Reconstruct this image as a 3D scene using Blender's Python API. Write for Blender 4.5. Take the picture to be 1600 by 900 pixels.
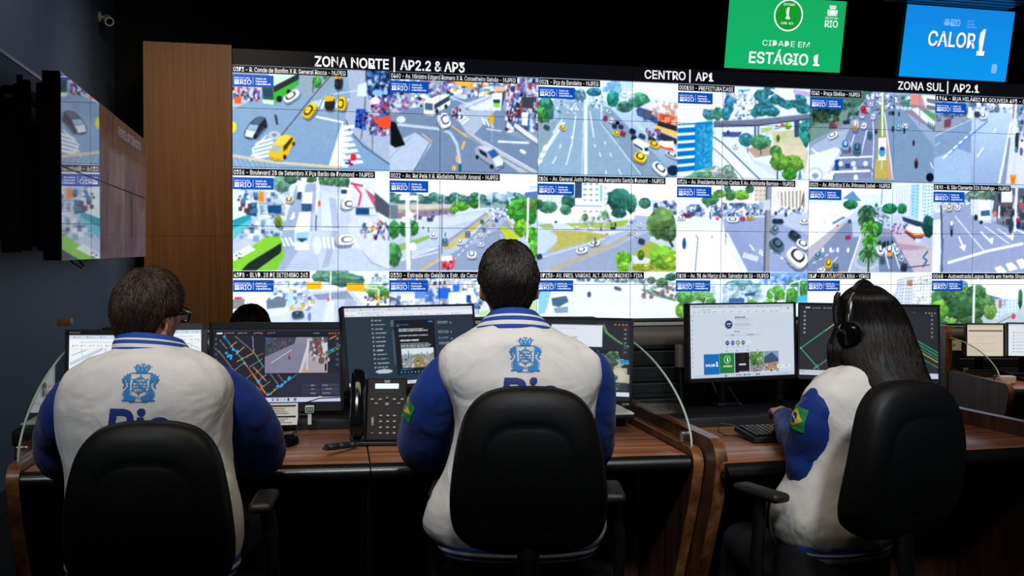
import bpy, bmesh, math, random
import numpy as np
from mathutils import Vector, Matrix, noise
from mathutils.bvhtree import BVHTree

for _o in list(bpy.data.objects):
    bpy.data.objects.remove(_o, do_unlink=True)
SC = bpy.context.scene
COL = SC.collection
PI = math.pi
rng = random.Random(7)
R = math.radians

# ------------------------------------------------------------------ camera
FPX, PITCH, ROLL, CAMZ = 1664.7, 0.0336, 0.0066, 1.36
cd = bpy.data.cameras.new('camera')
cam = bpy.data.objects.new('camera', cd)
COL.objects.link(cam)
cd.sensor_width = 36.0
cd.lens = 36.0 * FPX / 1600.0
cam.location = (0, 0, CAMZ)
cam.rotation_euler = (Matrix.Rotation(PI / 2 - PITCH, 3, 'X') @ Matrix.Rotation(ROLL, 3, 'Z')).to_euler()
SC.camera = cam

# ------------------------------------------------------------------ world, lamps, exposure
SC.view_settings.view_transform = 'Standard'
SC.view_settings.look = 'None'
SC.view_settings.exposure = 0.0
SC.view_settings.gamma = 1.0
SC.view_settings.use_curve_mapping = False
w = bpy.data.worlds.new('world')
SC.world = w
w.use_nodes = True
w.node_tree.nodes['Background'].inputs[0].default_value = (0.35, 0.5, 0.8, 1)
w.node_tree.nodes['Background'].inputs[1].default_value = 0.0


def area(name, loc, target, size, size_y, power, color, spread=180):
    ld = bpy.data.lights.new(name, 'AREA')
    ld.shape = 'RECTANGLE'
    ld.size, ld.size_y = size, size_y
    ld.energy = power
    ld.color = color
    ld.spread = R(spread)
    o = bpy.data.objects.new(name, ld)
    COL.objects.link(o)
    o.location = loc
    o.rotation_euler = (Vector(target) - Vector(loc)).to_track_quat('-Z', 'Y').to_euler()
    return o


def spot(name, loc, target, power, color, size, blend=1.0, radius=.25):
    ld = bpy.data.lights.new(name, 'SPOT')
    ld.energy = power
    ld.color = color
    ld.spot_size = R(size)
    ld.spot_blend = blend
    ld.shadow_soft_size = radius
    o = bpy.data.objects.new(name, ld)
    COL.objects.link(o)
    o.location = loc
    o.rotation_euler = (Vector(target) - Vector(loc)).to_track_quat('-Z', 'Y').to_euler()
    return o


area('ceiling_light_warm', (0.1, 2.15, 2.95), (0.1, 2.75, 0.6), 3.4, 0.4, 14, (1.0, 0.84, 0.66), 130)
for _x, _t in ((-1.3, -.85), (0.1, .05), (1.3, .95)):
    spot('ceiling_spot', (_x, -.2, 3.9), (_t, 2.72, 1.44), 440, (0.87, 0.93, 1.0), 25)
area('ceiling_light_far', (3.0, 5.6, 4.1), (3.1, 6.6, 0.6), 1.6, 0.4, 26, (1.0, 0.82, 0.62), 90)
area('ceiling_light_wood', (-2.1, 8.3, 4.1), (-3.0, 10.2, 1.7), 0.8, 0.3, 9, (1.0, 0.8, 0.6), 90)
area('ceiling_light_wall', (-1.9, 4.8, 4.2), (-3.7, 6.4, 3.75), 2.2, 0.4, 20, (1.0, 0.90, 0.80), 75)

# ------------------------------------------------------------------ geometry of the room
YAW = 0.2127
E1 = Vector((math.cos(YAW), math.sin(YAW), 0))
E2 = Vector((-math.sin(YAW), math.cos(YAW), 0))
W0 = Vector((-2.7292, 10.4029, 3.3188))      # top left corner of the video wall
PW, PH = 1.018, 0.5727                        # one display of the video wall
S_LEFT, T_BACK, S_RIGHT, T_REAR, Z_CEIL = -1.276, 1.35, 11.0, -13.2, 4.28


def room(s, t, z):
    p = W0 + E1 * s + E2 * t
    return Vector((p.x, p.y, z))


def at(px, py, depth):
    """the point at distance `depth` (world Y) seen at photo position px, py"""
    a, b = px - 800, py - 450
    c, s = math.cos(ROLL), math.sin(ROLL)
    X, Y = c * a + s * b, -s * a + c * b
    cp, sp = math.cos(PITCH), math.sin(PITCH)
    v = Vector((X / FPX, cp - Y / FPX * sp, -sp - Y / FPX * cp))
    return Vector((0, 0, CAMZ)) + v * (depth / v.y)


def on_z(px, py, z):
    p = at(px, py, 1.0)
    return Vector((0, 0, CAMZ)) + (p - Vector((0, 0, CAMZ))) * ((z - CAMZ) / (p.z - CAMZ))


# ------------------------------------------------------------------ object helpers
def link(name, me, m=None, parent=None):
    o = bpy.data.objects.new(name, me)
    COL.objects.link(o)
    if m is not None:
        for x in (m if isinstance(m, (list, tuple)) else [m]):
            me.materials.append(x)
    if parent is not None:
        o.parent = parent
    return o


def tag(o, label=None, cat=None, group=None, kind=None):
    if label: o['label'] = label
    if cat: o['category'] = cat
    if group: o['group'] = group
    if kind: o['kind'] = kind
    return o


def thing(name, label, cat, loc=(0, 0, 0), rotz=0.0, group=None):
    o = bpy.data.objects.new(name, None)
    COL.objects.link(o)
    o.empty_display_size = 0.1
    o.location = loc
    o.rotation_euler = (0, 0, rotz)
    return tag(o, label, cat, group)


def kids(o):
    return [c for c in bpy.data.objects if c.parent is o]


def copy_tree(o, parent=None):
    c = o.copy()
    COL.objects.link(c)
    c.parent = parent
    for ch in kids(o):
        copy_tree(ch, c)
    return c


def smooth(me, angle=40):
    me.polygons.foreach_set('use_smooth', [True] * len(me.polygons))
    try:
        me.set_sharp_from_angle(angle=R(angle))
    except Exception:
        pass


class MB:
    """collects shapes and links them as ONE mesh"""

    def __init__(s):
        s.bm = bmesh.new()

    def _idx(s, faces, mi):
        for f in faces: f.material_index = mi

    def box(s, c, size, rot=None, bevel=0.0, seg=2, mi=0, taper=None):
        r = bmesh.ops.create_cube(s.bm, size=1.0)
        vs = r['verts']
        for v in vs:
            v.co = Vector((v.co.x * size[0], v.co.y * size[1], v.co.z * size[2]))
            if taper and v.co.z > 0:
                v.co.x *= taper; v.co.y *= taper
        fs = list({f for v in vs for f in v.link_faces})
        s._idx(fs, mi)
        if bevel > 0:
            es = list({e for v in vs for e in v.link_edges})
            rb = bmesh.ops.bevel(s.bm, geom=es, offset=bevel, segments=seg, affect='EDGES', profile=0.5)
            vs = list({v for f in rb['faces'] for v in f.verts} | {v for v in vs if v.is_valid})
            s._idx(rb['faces'], mi)
        M = Matrix.Translation(Vector(c)) @ (rot.to_4x4() if rot is not None else Matrix())
        for v in vs: v.co = M @ v.co
        return vs

    def tube(s, pts, rad, n=10, mi=0, caps=True, flat=1.0, closed=False):
        """round tube along pts; rad number or list"""
        pts = [Vector(p) for p in pts]
        L = len(pts)
        rads = rad if isinstance(rad, (list, tuple)) else [rad] * L
        rings = []
        up = None
        for i, p in enumerate(pts):
            if closed:
                d = pts[(i + 1) % L] - pts[i - 1]
            else:
                d = pts[min(i + 1, L - 1)] - pts[max(i - 1, 0)]
            d.normalize()
            if up is None:
                up = Vector((0, 0, 1)) if abs(d.z) < 0.9 else Vector((0, 1, 0))
            x = d.cross(up).normalized()
            u = x.cross(d).normalized()
            up = u
            rings.append([s.bm.verts.new(p + (x * math.cos(2 * PI * k / n) + u * (math.sin(2 * PI * k / n) * flat)) * rads[i]) for k in range(n)])
        fs = []
        for i in range(L if closed else L - 1):
            a, b = rings[i], rings[(i + 1) % L]
            for k in range(n):
                fs.append(s.bm.faces.new((a[k], a[(k + 1) % n], b[(k + 1) % n], b[k])))
        if caps and not closed:
            fs.append(s.bm.faces.new(list(reversed(rings[0]))))
            fs.append(s.bm.faces.new(rings[-1]))
        s._idx(fs, mi)
        return rings

    def lathe(s, prof, c=(0, 0, 0), n=24, mi=0, M=None):
        c = Vector(c)
        rings = []
        for r, z in prof:
            rings.append([s.bm.verts.new((r * math.cos(2 * PI * k / n), r * math.sin(2 * PI * k / n), z)) for k in range(n)])
        fs = []
        for a, b in zip(rings, rings[1:]):
            for k in range(n):
                fs.append(s.bm.faces.new((a[k], a[(k + 1) % n], b[(k + 1) % n], b[k])))
        fs.append(s.bm.faces.new(list(reversed(rings[0]))))
        fs.append(s.bm.faces.new(rings[-1]))
        s._idx(fs, mi)
        for rg in rings:
            for v in rg:
                v.co = (M @ v.co if M is not None else v.co) + c

    def prism(s, pts, dvec, mi=0, mi_side=None):
        """extrude a planar outline pts (3-D) along dvec"""
        dvec = Vector(dvec)
        a = [s.bm.verts.new(Vector(p)) for p in pts]
        b = [s.bm.verts.new(Vector(p) + dvec) for p in pts]
        n = len(a)
        fs = [s.bm.faces.new(list(reversed(a))), s.bm.faces.new(b)]
        s._idx(fs, mi)
        sd = [s.bm.faces.new((a[k], a[(k + 1) % n], b[(k + 1) % n], b[k])) for k in range(n)]
        s._idx(sd, mi if mi_side is None else mi_side)
        return a + b

    def loft(s, rings, mi=0, caps=(True, True), closed=True):
        rv = [[s.bm.verts.new(p) for p in r] for r in rings]
        fs = []
        for a, b in zip(rv, rv[1:]):
            n = len(a)
            for k in range(n if closed else n - 1):
                fs.append(s.bm.faces.new((a[k], a[(k + 1) % n], b[(k + 1) % n], b[k])))
        if caps[0]: fs.append(s.bm.faces.new(list(reversed(rv[0]))))
        if caps[1]: fs.append(s.bm.faces.new(rv[-1]))
        s._idx(fs, mi)
        return rv

    def build(s, name, m, parent=None, sm=True, angle=40, mod=None):
        bmesh.ops.recalc_face_normals(s.bm, faces=s.bm.faces)
        me = bpy.data.meshes.new(name)
        s.bm.to_mesh(me)
        s.bm.free()
        if sm: smooth(me, angle)
        return link(name, me, m, parent)


def evaluated(o):
    dg = bpy.context.evaluated_depsgraph_get()
    return bpy.data.meshes.new_from_object(o.evaluated_get(dg))


def bake(o):
    """apply the modifiers of a mesh object"""
    me = evaluated(o)
    old = o.data
    o.modifiers.clear()
    o.data = me
    bpy.data.meshes.remove(old)
    return o


# ------------------------------------------------------------------ materials
def srgb(c):
    if isinstance(c, int): c = ((c >> 16) & 255, (c >> 8) & 255, c & 255)
    return tuple((v / 255 / 12.92 if v / 255 <= 0.04045 else ((v / 255 + 0.055) / 1.055) ** 2.4) for v in c)


MATS = {}


def M_(name, c, rough=0.6, metal=0.0, spec=0.5, emit=None, estr=1.0, noise_amt=0.0, nscale=40.0, bump=0.0, bscale=200.0, coat=0.0,
       stretch=(1, 1, 1), trans=0.0, alpha=None, sheen=0.0):
    """procedural Principled material; base colour varies with noise"""
    m = bpy.data.materials.new(name)
    m.use_nodes = True
    nt = m.node_tree
    b = nt.nodes['Principled BSDF']
    b.inputs['Roughness'].default_value = rough
    b.inputs['Metallic'].default_value = metal
    b.inputs['Specular IOR Level'].default_value = spec
    b.inputs['Coat Weight'].default_value = coat
    b.inputs['Transmission Weight'].default_value = trans
    b.inputs['Sheen Weight'].default_value = sheen
    col = srgb(c)
    b.inputs['Base Color'].default_value = (*col, 1)
    if emit is not None:
        b.inputs['Emission Color'].default_value = (*srgb(emit), 1)
        b.inputs['Emission Strength'].default_value = estr
    if noise_amt or bump:
        tc = nt.nodes.new('ShaderNodeTexCoord')
        mp = nt.nodes.new('ShaderNodeMapping')
        mp.inputs['Scale'].default_value = stretch
        nt.links.new(tc.outputs['Object'], mp.inputs['Vector'])
    if noise_amt:
        nz = nt.nodes.new('ShaderNodeTexNoise')
        nz.inputs['Scale'].default_value = nscale
        nz.inputs['Detail'].default_value = 5
        nt.links.new(mp.outputs[0], nz.inputs['Vector'])
        rp = nt.nodes.new('ShaderNodeValToRGB')
        rp.color_ramp.elements[0].position = 0.3
        rp.color_ramp.elements[1].position = 0.7
        rp.color_ramp.elements[0].color = (*[v * (1 - noise_amt) for v in col], 1)
        rp.color_ramp.elements[1].color = (*[min(1, v * (1 + noise_amt)) for v in col], 1)
        nt.links.new(nz.outputs['Fac'], rp.inputs[0])
        nt.links.new(rp.outputs[0], b.inputs['Base Color'])
    if bump:
        nb = nt.nodes.new('ShaderNodeTexNoise')
        nb.inputs['Scale'].default_value = bscale
        nb.inputs['Detail'].default_value = 3
        nt.links.new(mp.outputs[0], nb.inputs['Vector'])
        bp = nt.nodes.new('ShaderNodeBump')
        bp.inputs['Strength'].default_value = bump
        bp.inputs['Distance'].default_value = 0.01
        nt.links.new(nb.outputs['Fac'], bp.inputs['Height'])
        nt.links.new(bp.outputs[0], b.inputs['Normal'])
    MATS[name] = m
    return m


def wood(name, dark, mid, light, grain='Z', scale=1.0, rough=0.35, coat=0.2):
    """streaky veneer: bands of colour across the grain, long along it"""
    m = bpy.data.materials.new(name)
    m.use_nodes = True
    nt = m.node_tree
    b = nt.nodes['Principled BSDF']
    tc = nt.nodes.new('ShaderNodeTexCoord')
    mp = nt.nodes.new('ShaderNodeMapping')
    lo, hi = 0.6 * scale, 24.0 * scale
    mp.inputs['Scale'].default_value = {'X': (lo, hi, hi), 'Y': (hi, lo, hi), 'Z': (hi, hi, lo)}[grain]
    nt.links.new(tc.outputs['Object'], mp.inputs['Vector'])
    n1 = nt.nodes.new('ShaderNodeTexNoise')
    n1.inputs['Scale'].default_value = 1.0
    n1.inputs['Detail'].default_value = 8
    n1.inputs['Roughness'].default_value = 0.62
    n1.inputs['Distortion'].default_value = 0.3
    nt.links.new(mp.outputs[0], n1.inputs['Vector'])
    rp = nt.nodes.new('ShaderNodeValToRGB')
    cr = rp.color_ramp
    cr.elements[0].position, cr.elements[1].position = 0.30, 0.72
    cr.elements[0].color = (*srgb(dark), 1)
    cr.elements[1].color = (*srgb(light), 1)
    e = cr.elements.new(0.52)
    e.color = (*srgb(mid), 1)
    nt.links.new(n1.outputs['Fac'], rp.inputs[0])
    nt.links.new(rp.outputs[0], b.inputs['Base Color'])
    b.inputs['Roughness'].default_value = rough
    b.inputs['Coat Weight'].default_value = coat
    b.inputs['Coat Roughness'].default_value = 0.2
    MATS[name] = m
    return m


def picture_mat(name, rough, coat=0.0, strength=1.0, spec=0.4):
    """a lit display: what it shows comes from the mesh's own colour attribute"""
    m = bpy.data.materials.new(name)
    m.use_nodes = True
    nt = m.node_tree
    b = nt.nodes['Principled BSDF']
    b.inputs['Base Color'].default_value = (0.008, 0.008, 0.01, 1)
    b.inputs['Roughness'].default_value = rough
    b.inputs['Specular IOR Level'].default_value = spec
    b.inputs['Coat Weight'].default_value = coat
    b.inputs['Coat Roughness'].default_value = 0.03
    a = nt.nodes.new('ShaderNodeAttribute')
    a.attribute_name = 'Col'
    nt.links.new(a.outputs['Color'], b.inputs['Emission Color'])
    b.inputs['Emission Strength'].default_value = strength
    m.cycles.emission_sampling = 'NONE'
    MATS[name] = m
    return m


BLACK = M_('black_plastic', 0x131417, 0.45, bump=0.05, bscale=600)
BLACKGLOSS = M_('gloss_black_plastic', 0x0b0b0c, 0.12, noise_amt=0.05)
DARKMETAL = M_('dark_metal', 0x1a1b1e, 0.4, metal=0.6, noise_amt=0.1)
SILVER = M_('silver_metal', 0x9a9a98, 0.32, metal=0.8, noise_amt=0.06)
GREYPLASTIC = M_('grey_plastic', 0x4a4c50, 0.45, noise_amt=0.05)
WHITEPLASTIC = M_('white_plastic', 0xc9c7c2, 0.4, noise_amt=0.04)
PAPER = M_('paper', 0xd8d5cc, 0.8, noise_amt=0.04)
INK = M_('ink', 0x26272a, 0.8, noise_amt=0.05)
PIC_WALL = picture_mat('wall_display_picture', 0.45, 0.0, 1.12, 0.25)
PIC_GLOSS = picture_mat('side_display_picture', 0.02, 0.0, 1.0, 0.65)
PIC_MON = picture_mat('monitor_picture', 0.35, 0.0, 1.0, 0.3)
TXT_WHITE = M_('lit_white_text', 0xffffff, 0.5, emit=0xf2f4f6, estr=1.0)
TXT_WHITE.cycles.emission_sampling = 'NONE'
BLUE_LIT = M_('lit_blue_badge', 0x0b4bb0, 0.5, emit=0x0c50b8, estr=1.0)
BLUE_LIT.cycles.emission_sampling = 'NONE'
STRIP_LIT = M_('caption_strip', 0x060708, 0.5, emit=0x0c0f12, estr=1.0)
STRIP_LIT.cycles.emission_sampling = 'NONE'
FONT_CACHE = {}
try:
    import os
    FONT = bpy.data.fonts.load(os.path.join(bpy.utils.system_resource('DATAFILES'), 'fonts', 'Inter.woff2'))
except Exception:
    FONT = None


def cap_height():
    if 'cap' not in FONT_CACHE:
        cu = bpy.data.curves.new('t', 'FONT'); cu.body = 'H'; cu.size = 1.0
        if FONT is not None: cu.font = FONT
        o = bpy.data.objects.new('t', cu); COL.objects.link(o)
        me = evaluated(o)
        FONT_CACHE['cap'] = max(p.co.y for p in me.vertices)
        bpy.data.objects.remove(o, do_unlink=True); bpy.data.meshes.remove(me); bpy.data.curves.remove(cu)
    return FONT_CACHE['cap']


def text_geo(s, bold=0.0, res=2, shear=0.0):
    """outline of a line of text: points with cap height 1 and faces"""
    k = (s, bold, res, shear)
    if k not in FONT_CACHE:
        cu = bpy.data.curves.new('t', 'FONT')
        cu.body = s
        cu.size = 1.0
        if FONT is not None: cu.font = FONT
        cu.resolution_u = res
        cu.offset = bold * cap_height() * 2.1
        cu.shear = shear
        o = bpy.data.objects.new('t', cu)
        COL.objects.link(o)
        me = evaluated(o)
        v = [(p.co.x / cap_height(), p.co.y / cap_height()) for p in me.vertices]
        f = [tuple(p.vertices) for p in me.polygons]
        bpy.data.objects.remove(o, do_unlink=True)
        bpy.data.meshes.remove(me)
        bpy.data.curves.remove(cu)
        x0 = min(p[0] for p in v)
        v = [(x - x0, y) for x, y in v]
        FONT_CACHE[k] = (v, f, max(p[0] for p in v))
    return FONT_CACHE[k]


def put_text(bm, s, fn, x, y, h, w=None, bold=0.0, align='L', res=2, mi=0, shear=0.0):
    """adds text to bmesh bm; fn(x,y)->3-D; x,y the baseline start; h cap height; w the width it is fitted to"""
    v, f, wid = text_geo(s, bold, res, shear)
    sx = (w / wid) if w else h
    off = {'L': 0, 'C': -wid * sx / 2, 'R': -wid * sx}[align]
    vs = [bm.verts.new(fn(x + off + a * sx, y + b * h)) for a, b in v]
    for q in f:
        try:
            bm.faces.new([vs[i] for i in q]).material_index = mi
        except ValueError:
            pass


def flat_mesh(name, bm, m, parent):
    me = bpy.data.meshes.new(name)
    bm.to_mesh(me)
    bm.free()
    return link(name, me, m, parent)


# ------------------------------------------------------------------ pictures shown on displays
def rgb(c):
    if isinstance(c, int): return np.array(((c >> 16) & 255, (c >> 8) & 255, c & 255), float) / 255
    return np.array(c, float) / 255


class Pic:
    def __init__(s, w, h, bg=0x000000):
        s.w, s.h = w, h
        s.a = np.empty((h, w, 3))
        s.a[:] = rgb(bg)
        s.T = lambda x, y: (x, y)
        s.clip = (0, 0, w, h)
        s.r = np.random.RandomState(5)

    def _box(s, P):
        x0 = max(int(math.floor(P[:, 0].min())), s.clip[0]); x1 = min(int(math.ceil(P[:, 0].max())) + 1, s.clip[2])
        y0 = max(int(math.floor(P[:, 1].min())), s.clip[1]); y1 = min(int(math.ceil(P[:, 1].max())) + 1, s.clip[3])
        return x0, y0, x1, y1

    def mask(s, pts, raw=False):
        P = np.array([(p if raw else s.T(*p)) for p in pts], float)
        x0, y0, x1, y1 = s._box(P)
        if x1 <= x0 or y1 <= y0: return None
        X, Y = np.meshgrid(np.arange(x0, x1) + .5, np.arange(y0, y1) + .5)
        m = np.zeros(X.shape, bool)
        n = len(P)
        for i in range(n):
            (ax, ay), (bx, by) = P[i], P[(i + 1) % n]
            if ay == by: continue
            c = ((ay > Y) != (by > Y)) & (X < (bx - ax) * (Y - ay) / (by - ay) + ax)
            m ^= c
        return x0, y0, x1, y1, m

    def poly(s, pts, c, al=1.0, nz=0.0, raw=False):
        q = s.mask(pts, raw)
        if q is None: return
        x0, y0, x1, y1, m = q
        col = rgb(c)
        reg = s.a[y0:y1, x0:x1]
        v = np.broadcast_to(col, reg.shape)
        if nz:
            v = np.clip(v * (1 + nz * s.r.randn(*m.shape)[..., None]), 0, 1)
        reg[m] = reg[m] * (1 - al) + v[m] * al

    def rect(s, x0, y0, x1, y1, c, al=1.0, nz=0.0):
        s.poly([(x0, y0), (x1, y0), (x1, y1), (x0, y1)], c, al, nz)

    def grad(s, pts, c0, c1, horiz=False):
        """vertical blend from c0 (top) to c1"""
        q = s.mask(pts)
        if q is None: return
        x0, y0, x1, y1, m = q
        n = (x1 - x0) if horiz else (y1 - y0)
        t = np.linspace(0, 1, n)
        t = t[None, :, None] if horiz else t[:, None, None]
        v = np.broadcast_to(rgb(c0) * (1 - t) + rgb(c1) * t, m.shape + (3,))
        s.a[y0:y1, x0:x1][m] = v[m]

    def line(s, pts, w, c, al=1.0):
        for (ax, ay), (bx, by) in zip(pts, pts[1:]):
            dx, dy = bx - ax, by - ay
            L = math.hypot(dx, dy) or 1
            nx, ny = -dy / L * w / 2, dx / L * w / 2
            s.poly([(ax + nx, ay + ny), (bx + nx, by + ny), (bx - nx, by - ny), (ax - nx, ay - ny)], c, al)

    def dash(s, p, q, w, c, n, duty=0.5, taper=1.0):
        for i in range(n):
            a, b = i / n, (i + duty) / n
            s.line([(p[0] + (q[0] - p[0]) * a, p[1] + (q[1] - p[1]) * a), (p[0] + (q[0] - p[0]) * b, p[1] + (q[1] - p[1]) * b)], w * (1 + (taper - 1) * a), c)

    def ell(s, x, y, rx, ry, c, al=1.0, nz=0.0, rot=0.0, n=18):
        ca, sa = math.cos(rot), math.sin(rot)
        s.poly([(x + rx * math.cos(t) * ca - ry * math.sin(t) * sa, y + rx * math.cos(t) * sa + ry * math.sin(t) * ca)
                for t in [2 * PI * k / n for k in range(n)]], c, al, nz)

    def specks(s, x0, y0, x1, y1, n, cols, sz=6, al=0.9, tall=1.0):
        for _ in range(n):
            x, y = s.r.uniform(x0, x1), s.r.uniform(y0, y1)
            k = sz * s.r.uniform(.5, 1.3)
            s.rect(x, y, x + k, y + k * tall, cols[s.r.randint(len(cols))], al)

    def tree(s, x, y, rx, ry, c, n=26):
        c = rgb(c) * 255
        s.ell(x, y, rx * .92, ry * .92, c * .72)
        for _ in range(n):
            t, q = s.r.uniform(0, 2 * PI), math.sqrt(s.r.uniform(0, 1))
            f = .75 + .5 * s.r.rand() - .25 * math.sin(t) * q
            s.ell(x + rx * .85 * q * math.cos(t), y + ry * .85 * q * math.sin(t), rx * s.r.uniform(.14, .3), ry * s.r.uniform(.14, .28),
                  np.clip(c * f, 0, 255), .85, n=8)

    def car(s, x, y, w, h, c, rot=0.0, glass=0x2c3a4a, shade=0x3c4a58):
        """a car seen from above at a slant; w along its length, rot its heading in the picture"""
        ca, sa = math.cos(rot), math.sin(rot)

        def q(cx, cy, a, b, e=3.0, n=20):
            out = []
            for k in range(n):
                t = 2 * PI * k / n
                u = cx + a * math.copysign(abs(math.cos(t)) ** (2 / e), math.cos(t))
                v = cy + b * math.copysign(abs(math.sin(t)) ** (2 / e), math.sin(t))
                out.append((x + u * w * ca - v * h * sa, y + u * w * sa + v * h * ca))
            return out
        d = rgb(c) * 255
        s.poly([(px + w * .03, py + h * .16) for px, py in q(0, .06, .54, .48)], shade, .55)
        s.poly(q(0, .06, .5, .42), d * .72)
        s.poly(q(0, -.06, .5, .40), d)
        s.poly(q(-.03, -.12, .34, .30, 2.6), np.array(rgb(glass) * 255) * .55 + d * .12)
        s.poly(q(-.03, -.17, .22, .22, 2.6), np.minimum(d * 1.1, 255))
        s.poly(q(.38, -.06, .06, .26, 2.4), np.minimum(d * 1.15, 255), .6)

    def blur(s, k=1):
        a = s.a
        for _ in range(k):
            p = np.pad(a, ((1, 1), (1, 1), (0, 0)), mode='edge')
            a = (p[:-2, 1:-1] + p[2:, 1:-1] + p[1:-1, :-2] + p[1:-1, 2:] + 2 * p[1:-1, 1:-1]) / 6
        s.a = a

    def mottled(s, x0, y0, x1, y1, amt, cell=6):
        """soft blotches over a region (raw canvas pixels)"""
        h, w = y1 - y0, x1 - x0
        g = s.r.randn(h // cell + 3, w // cell + 3)
        yy, xx = np.arange(h) / cell, np.arange(w) / cell
        yi, xi = yy.astype(int), xx.astype(int)
        fy, fx = (yy - yi)[:, None], (xx - xi)[None]
        v = (g[yi][:, xi] * (1 - fy) + g[yi + 1][:, xi] * fy) * (1 - fx) + (g[yi][:, xi + 1] * (1 - fy) + g[yi + 1][:, xi + 1] * fy) * fx
        s.a[y0:y1, x0:x1] = np.clip(s.a[y0:y1, x0:x1] * (1 + amt * v[..., None]), 0, 1)


def screen_mesh(name, wd, hg, img, nx, ny, m, parent, y=0.0):
    """flat display surface in local XZ, centred on x, bottom at 0, facing -Y; colours from img (rows from the top)"""
    H, Wd = img.shape[:2]
    gx, gz = np.linspace(-wd / 2, wd / 2, nx + 1), np.linspace(hg, 0, ny + 1)
    X, Z = np.meshgrid(gx, gz)
    co = np.stack([X, np.full_like(X, y), Z], -1).reshape(-1, 3)
    u = np.linspace(0, Wd - 1, nx + 1); v = np.linspace(0, H - 1, ny + 1)
    ui, vi = np.minimum(u.astype(int), Wd - 2), np.minimum(v.astype(int), H - 2)
    fu, fv = (u - ui)[None, :, None], (v - vi)[:, None, None]
    c = (img[vi][:, ui] * (1 - fu) + img[vi][:, ui + 1] * fu) * (1 - fv) + (img[vi + 1][:, ui] * (1 - fu) + img[vi + 1][:, ui + 1] * fu) * fv
    c = np.clip(c, 0, 1)
    c = np.where(c <= 0.04045, c / 12.92, ((c + 0.055) / 1.055) ** 2.4).reshape(-1, 3)
    idx = np.arange((nx + 1) * (ny + 1)).reshape(ny + 1, nx + 1)
    q = np.stack([idx[1:, :-1], idx[1:, 1:], idx[:-1, 1:], idx[:-1, :-1]], -1).reshape(-1)
    nf = nx * ny
    me = bpy.data.meshes.new(name)
    me.vertices.add(len(co)); me.vertices.foreach_set('co', co.ravel())
    me.loops.add(nf * 4); me.loops.foreach_set('vertex_index', q.astype(np.int32))
    me.polygons.add(nf); me.polygons.foreach_set('loop_start', np.arange(0, nf * 4, 4, dtype=np.int32))
    at_ = me.attributes.new('Col', 'FLOAT_COLOR', 'POINT')
    at_.data.foreach_set('color', np.concatenate([c, np.ones((len(c), 1))], 1).ravel().astype(np.float32))
    me.update(calc_edges=True)
    return link(name, me, m, parent)

# ------------------------------------------------------------------ setting
CARPET = M_('carpet', 0x17191c, 0.95, noise_amt=0.35, nscale=120, bump=0.2, bscale=400)
WALLBLUE = M_('blue_grey_wall', 0x5a6b85, 0.65, noise_amt=0.05, nscale=14, bump=0.08, bscale=300)
WALLBLACK = M_('black_wall', 0x050608, 0.9, noise_amt=0.1)
CEIL = M_('dark_ceiling', 0x0c0f14, 0.9, noise_amt=0.1)
OAK = wood('oak_cladding', 0x855a33, 0x96683f, 0xa57748, 'Z', 1.6, 0.5, 0.05)


def slab(name, pts, thick, m, kind='structure'):
    mb = MB()
    mb.prism(pts, thick)
    o = mb.build(name, m, None, sm=False)
    return tag(o, kind=kind)


slab('floor', [room(S_LEFT - .2, T_REAR - .2, 0), room(S_RIGHT + .2, T_REAR - .2, 0), room(S_RIGHT + .2, T_BACK + .2, 0), room(S_LEFT - .2, T_BACK + .2, 0)], (0, 0, -.2), CARPET)
slab('ceiling', [room(S_LEFT - .2, T_REAR - .2, Z_CEIL), room(S_RIGHT + .2, T_REAR - .2, Z_CEIL), room(S_RIGHT + .2, T_BACK + .2, Z_CEIL), room(S_LEFT - .2, T_BACK + .2, Z_CEIL)], (0, 0, .2), CEIL)
slab('wall_left', [room(S_LEFT, T_REAR, 0), room(S_LEFT, T_BACK, 0), room(S_LEFT, T_BACK, Z_CEIL), room(S_LEFT, T_REAR, Z_CEIL)], E1 * -.2, WALLBLUE)
slab('wall_back', [room(S_LEFT, T_BACK, 0), room(S_RIGHT, T_BACK, 0), room(S_RIGHT, T_BACK, Z_CEIL), room(S_LEFT, T_BACK, Z_CEIL)], E2 * .2, WALLBLACK)
slab('wall_right', [room(S_RIGHT, T_REAR, 0), room(S_RIGHT, T_BACK, 0), room(S_RIGHT, T_BACK, Z_CEIL), room(S_RIGHT, T_REAR, Z_CEIL)], E1 * .2, WALLBLACK)
slab('wall_rear', [room(S_LEFT, T_REAR, 0), room(S_RIGHT, T_REAR, 0), room(S_RIGHT, T_REAR, Z_CEIL), room(S_LEFT, T_REAR, Z_CEIL)], E2 * -.2, WALLBLACK)
# oak cladding that ends the display wall on the left, and the black carcass the displays are fixed to
mb = MB()
Z_TOP = W0.z
for z0_, z1_ in ((0, 1.495), (1.4975, Z_TOP + .03)):
    mb.prism([room(-.822, 0, z0_), room(-.006, 0, z0_), room(-.006, 0, z1_), room(-.822, 0, z1_)], E2 * .9)
o = mb.build('trim_1', OAK, None, sm=False)
tag(o, kind='structure')
mb = MB()
mb.prism([room(0.0, .13, 0), room(9 * PW + .05, .13, 0), room(9 * PW + .05, .13, Z_TOP + .01), room(0.0, .13, Z_TOP + .01)], E2 * .6)
mb.prism([room(0.0, .02, 0), room(9 * PW + .05, .02, 0), room(9 * PW + .05, .02, Z_TOP - 5 * PH - .004), room(0.0, .02, Z_TOP - 5 * PH - .004)], E2 * .1)
tag(mb.build('wall_inner', WALLBLACK, None, sm=False), kind='structure')
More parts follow.
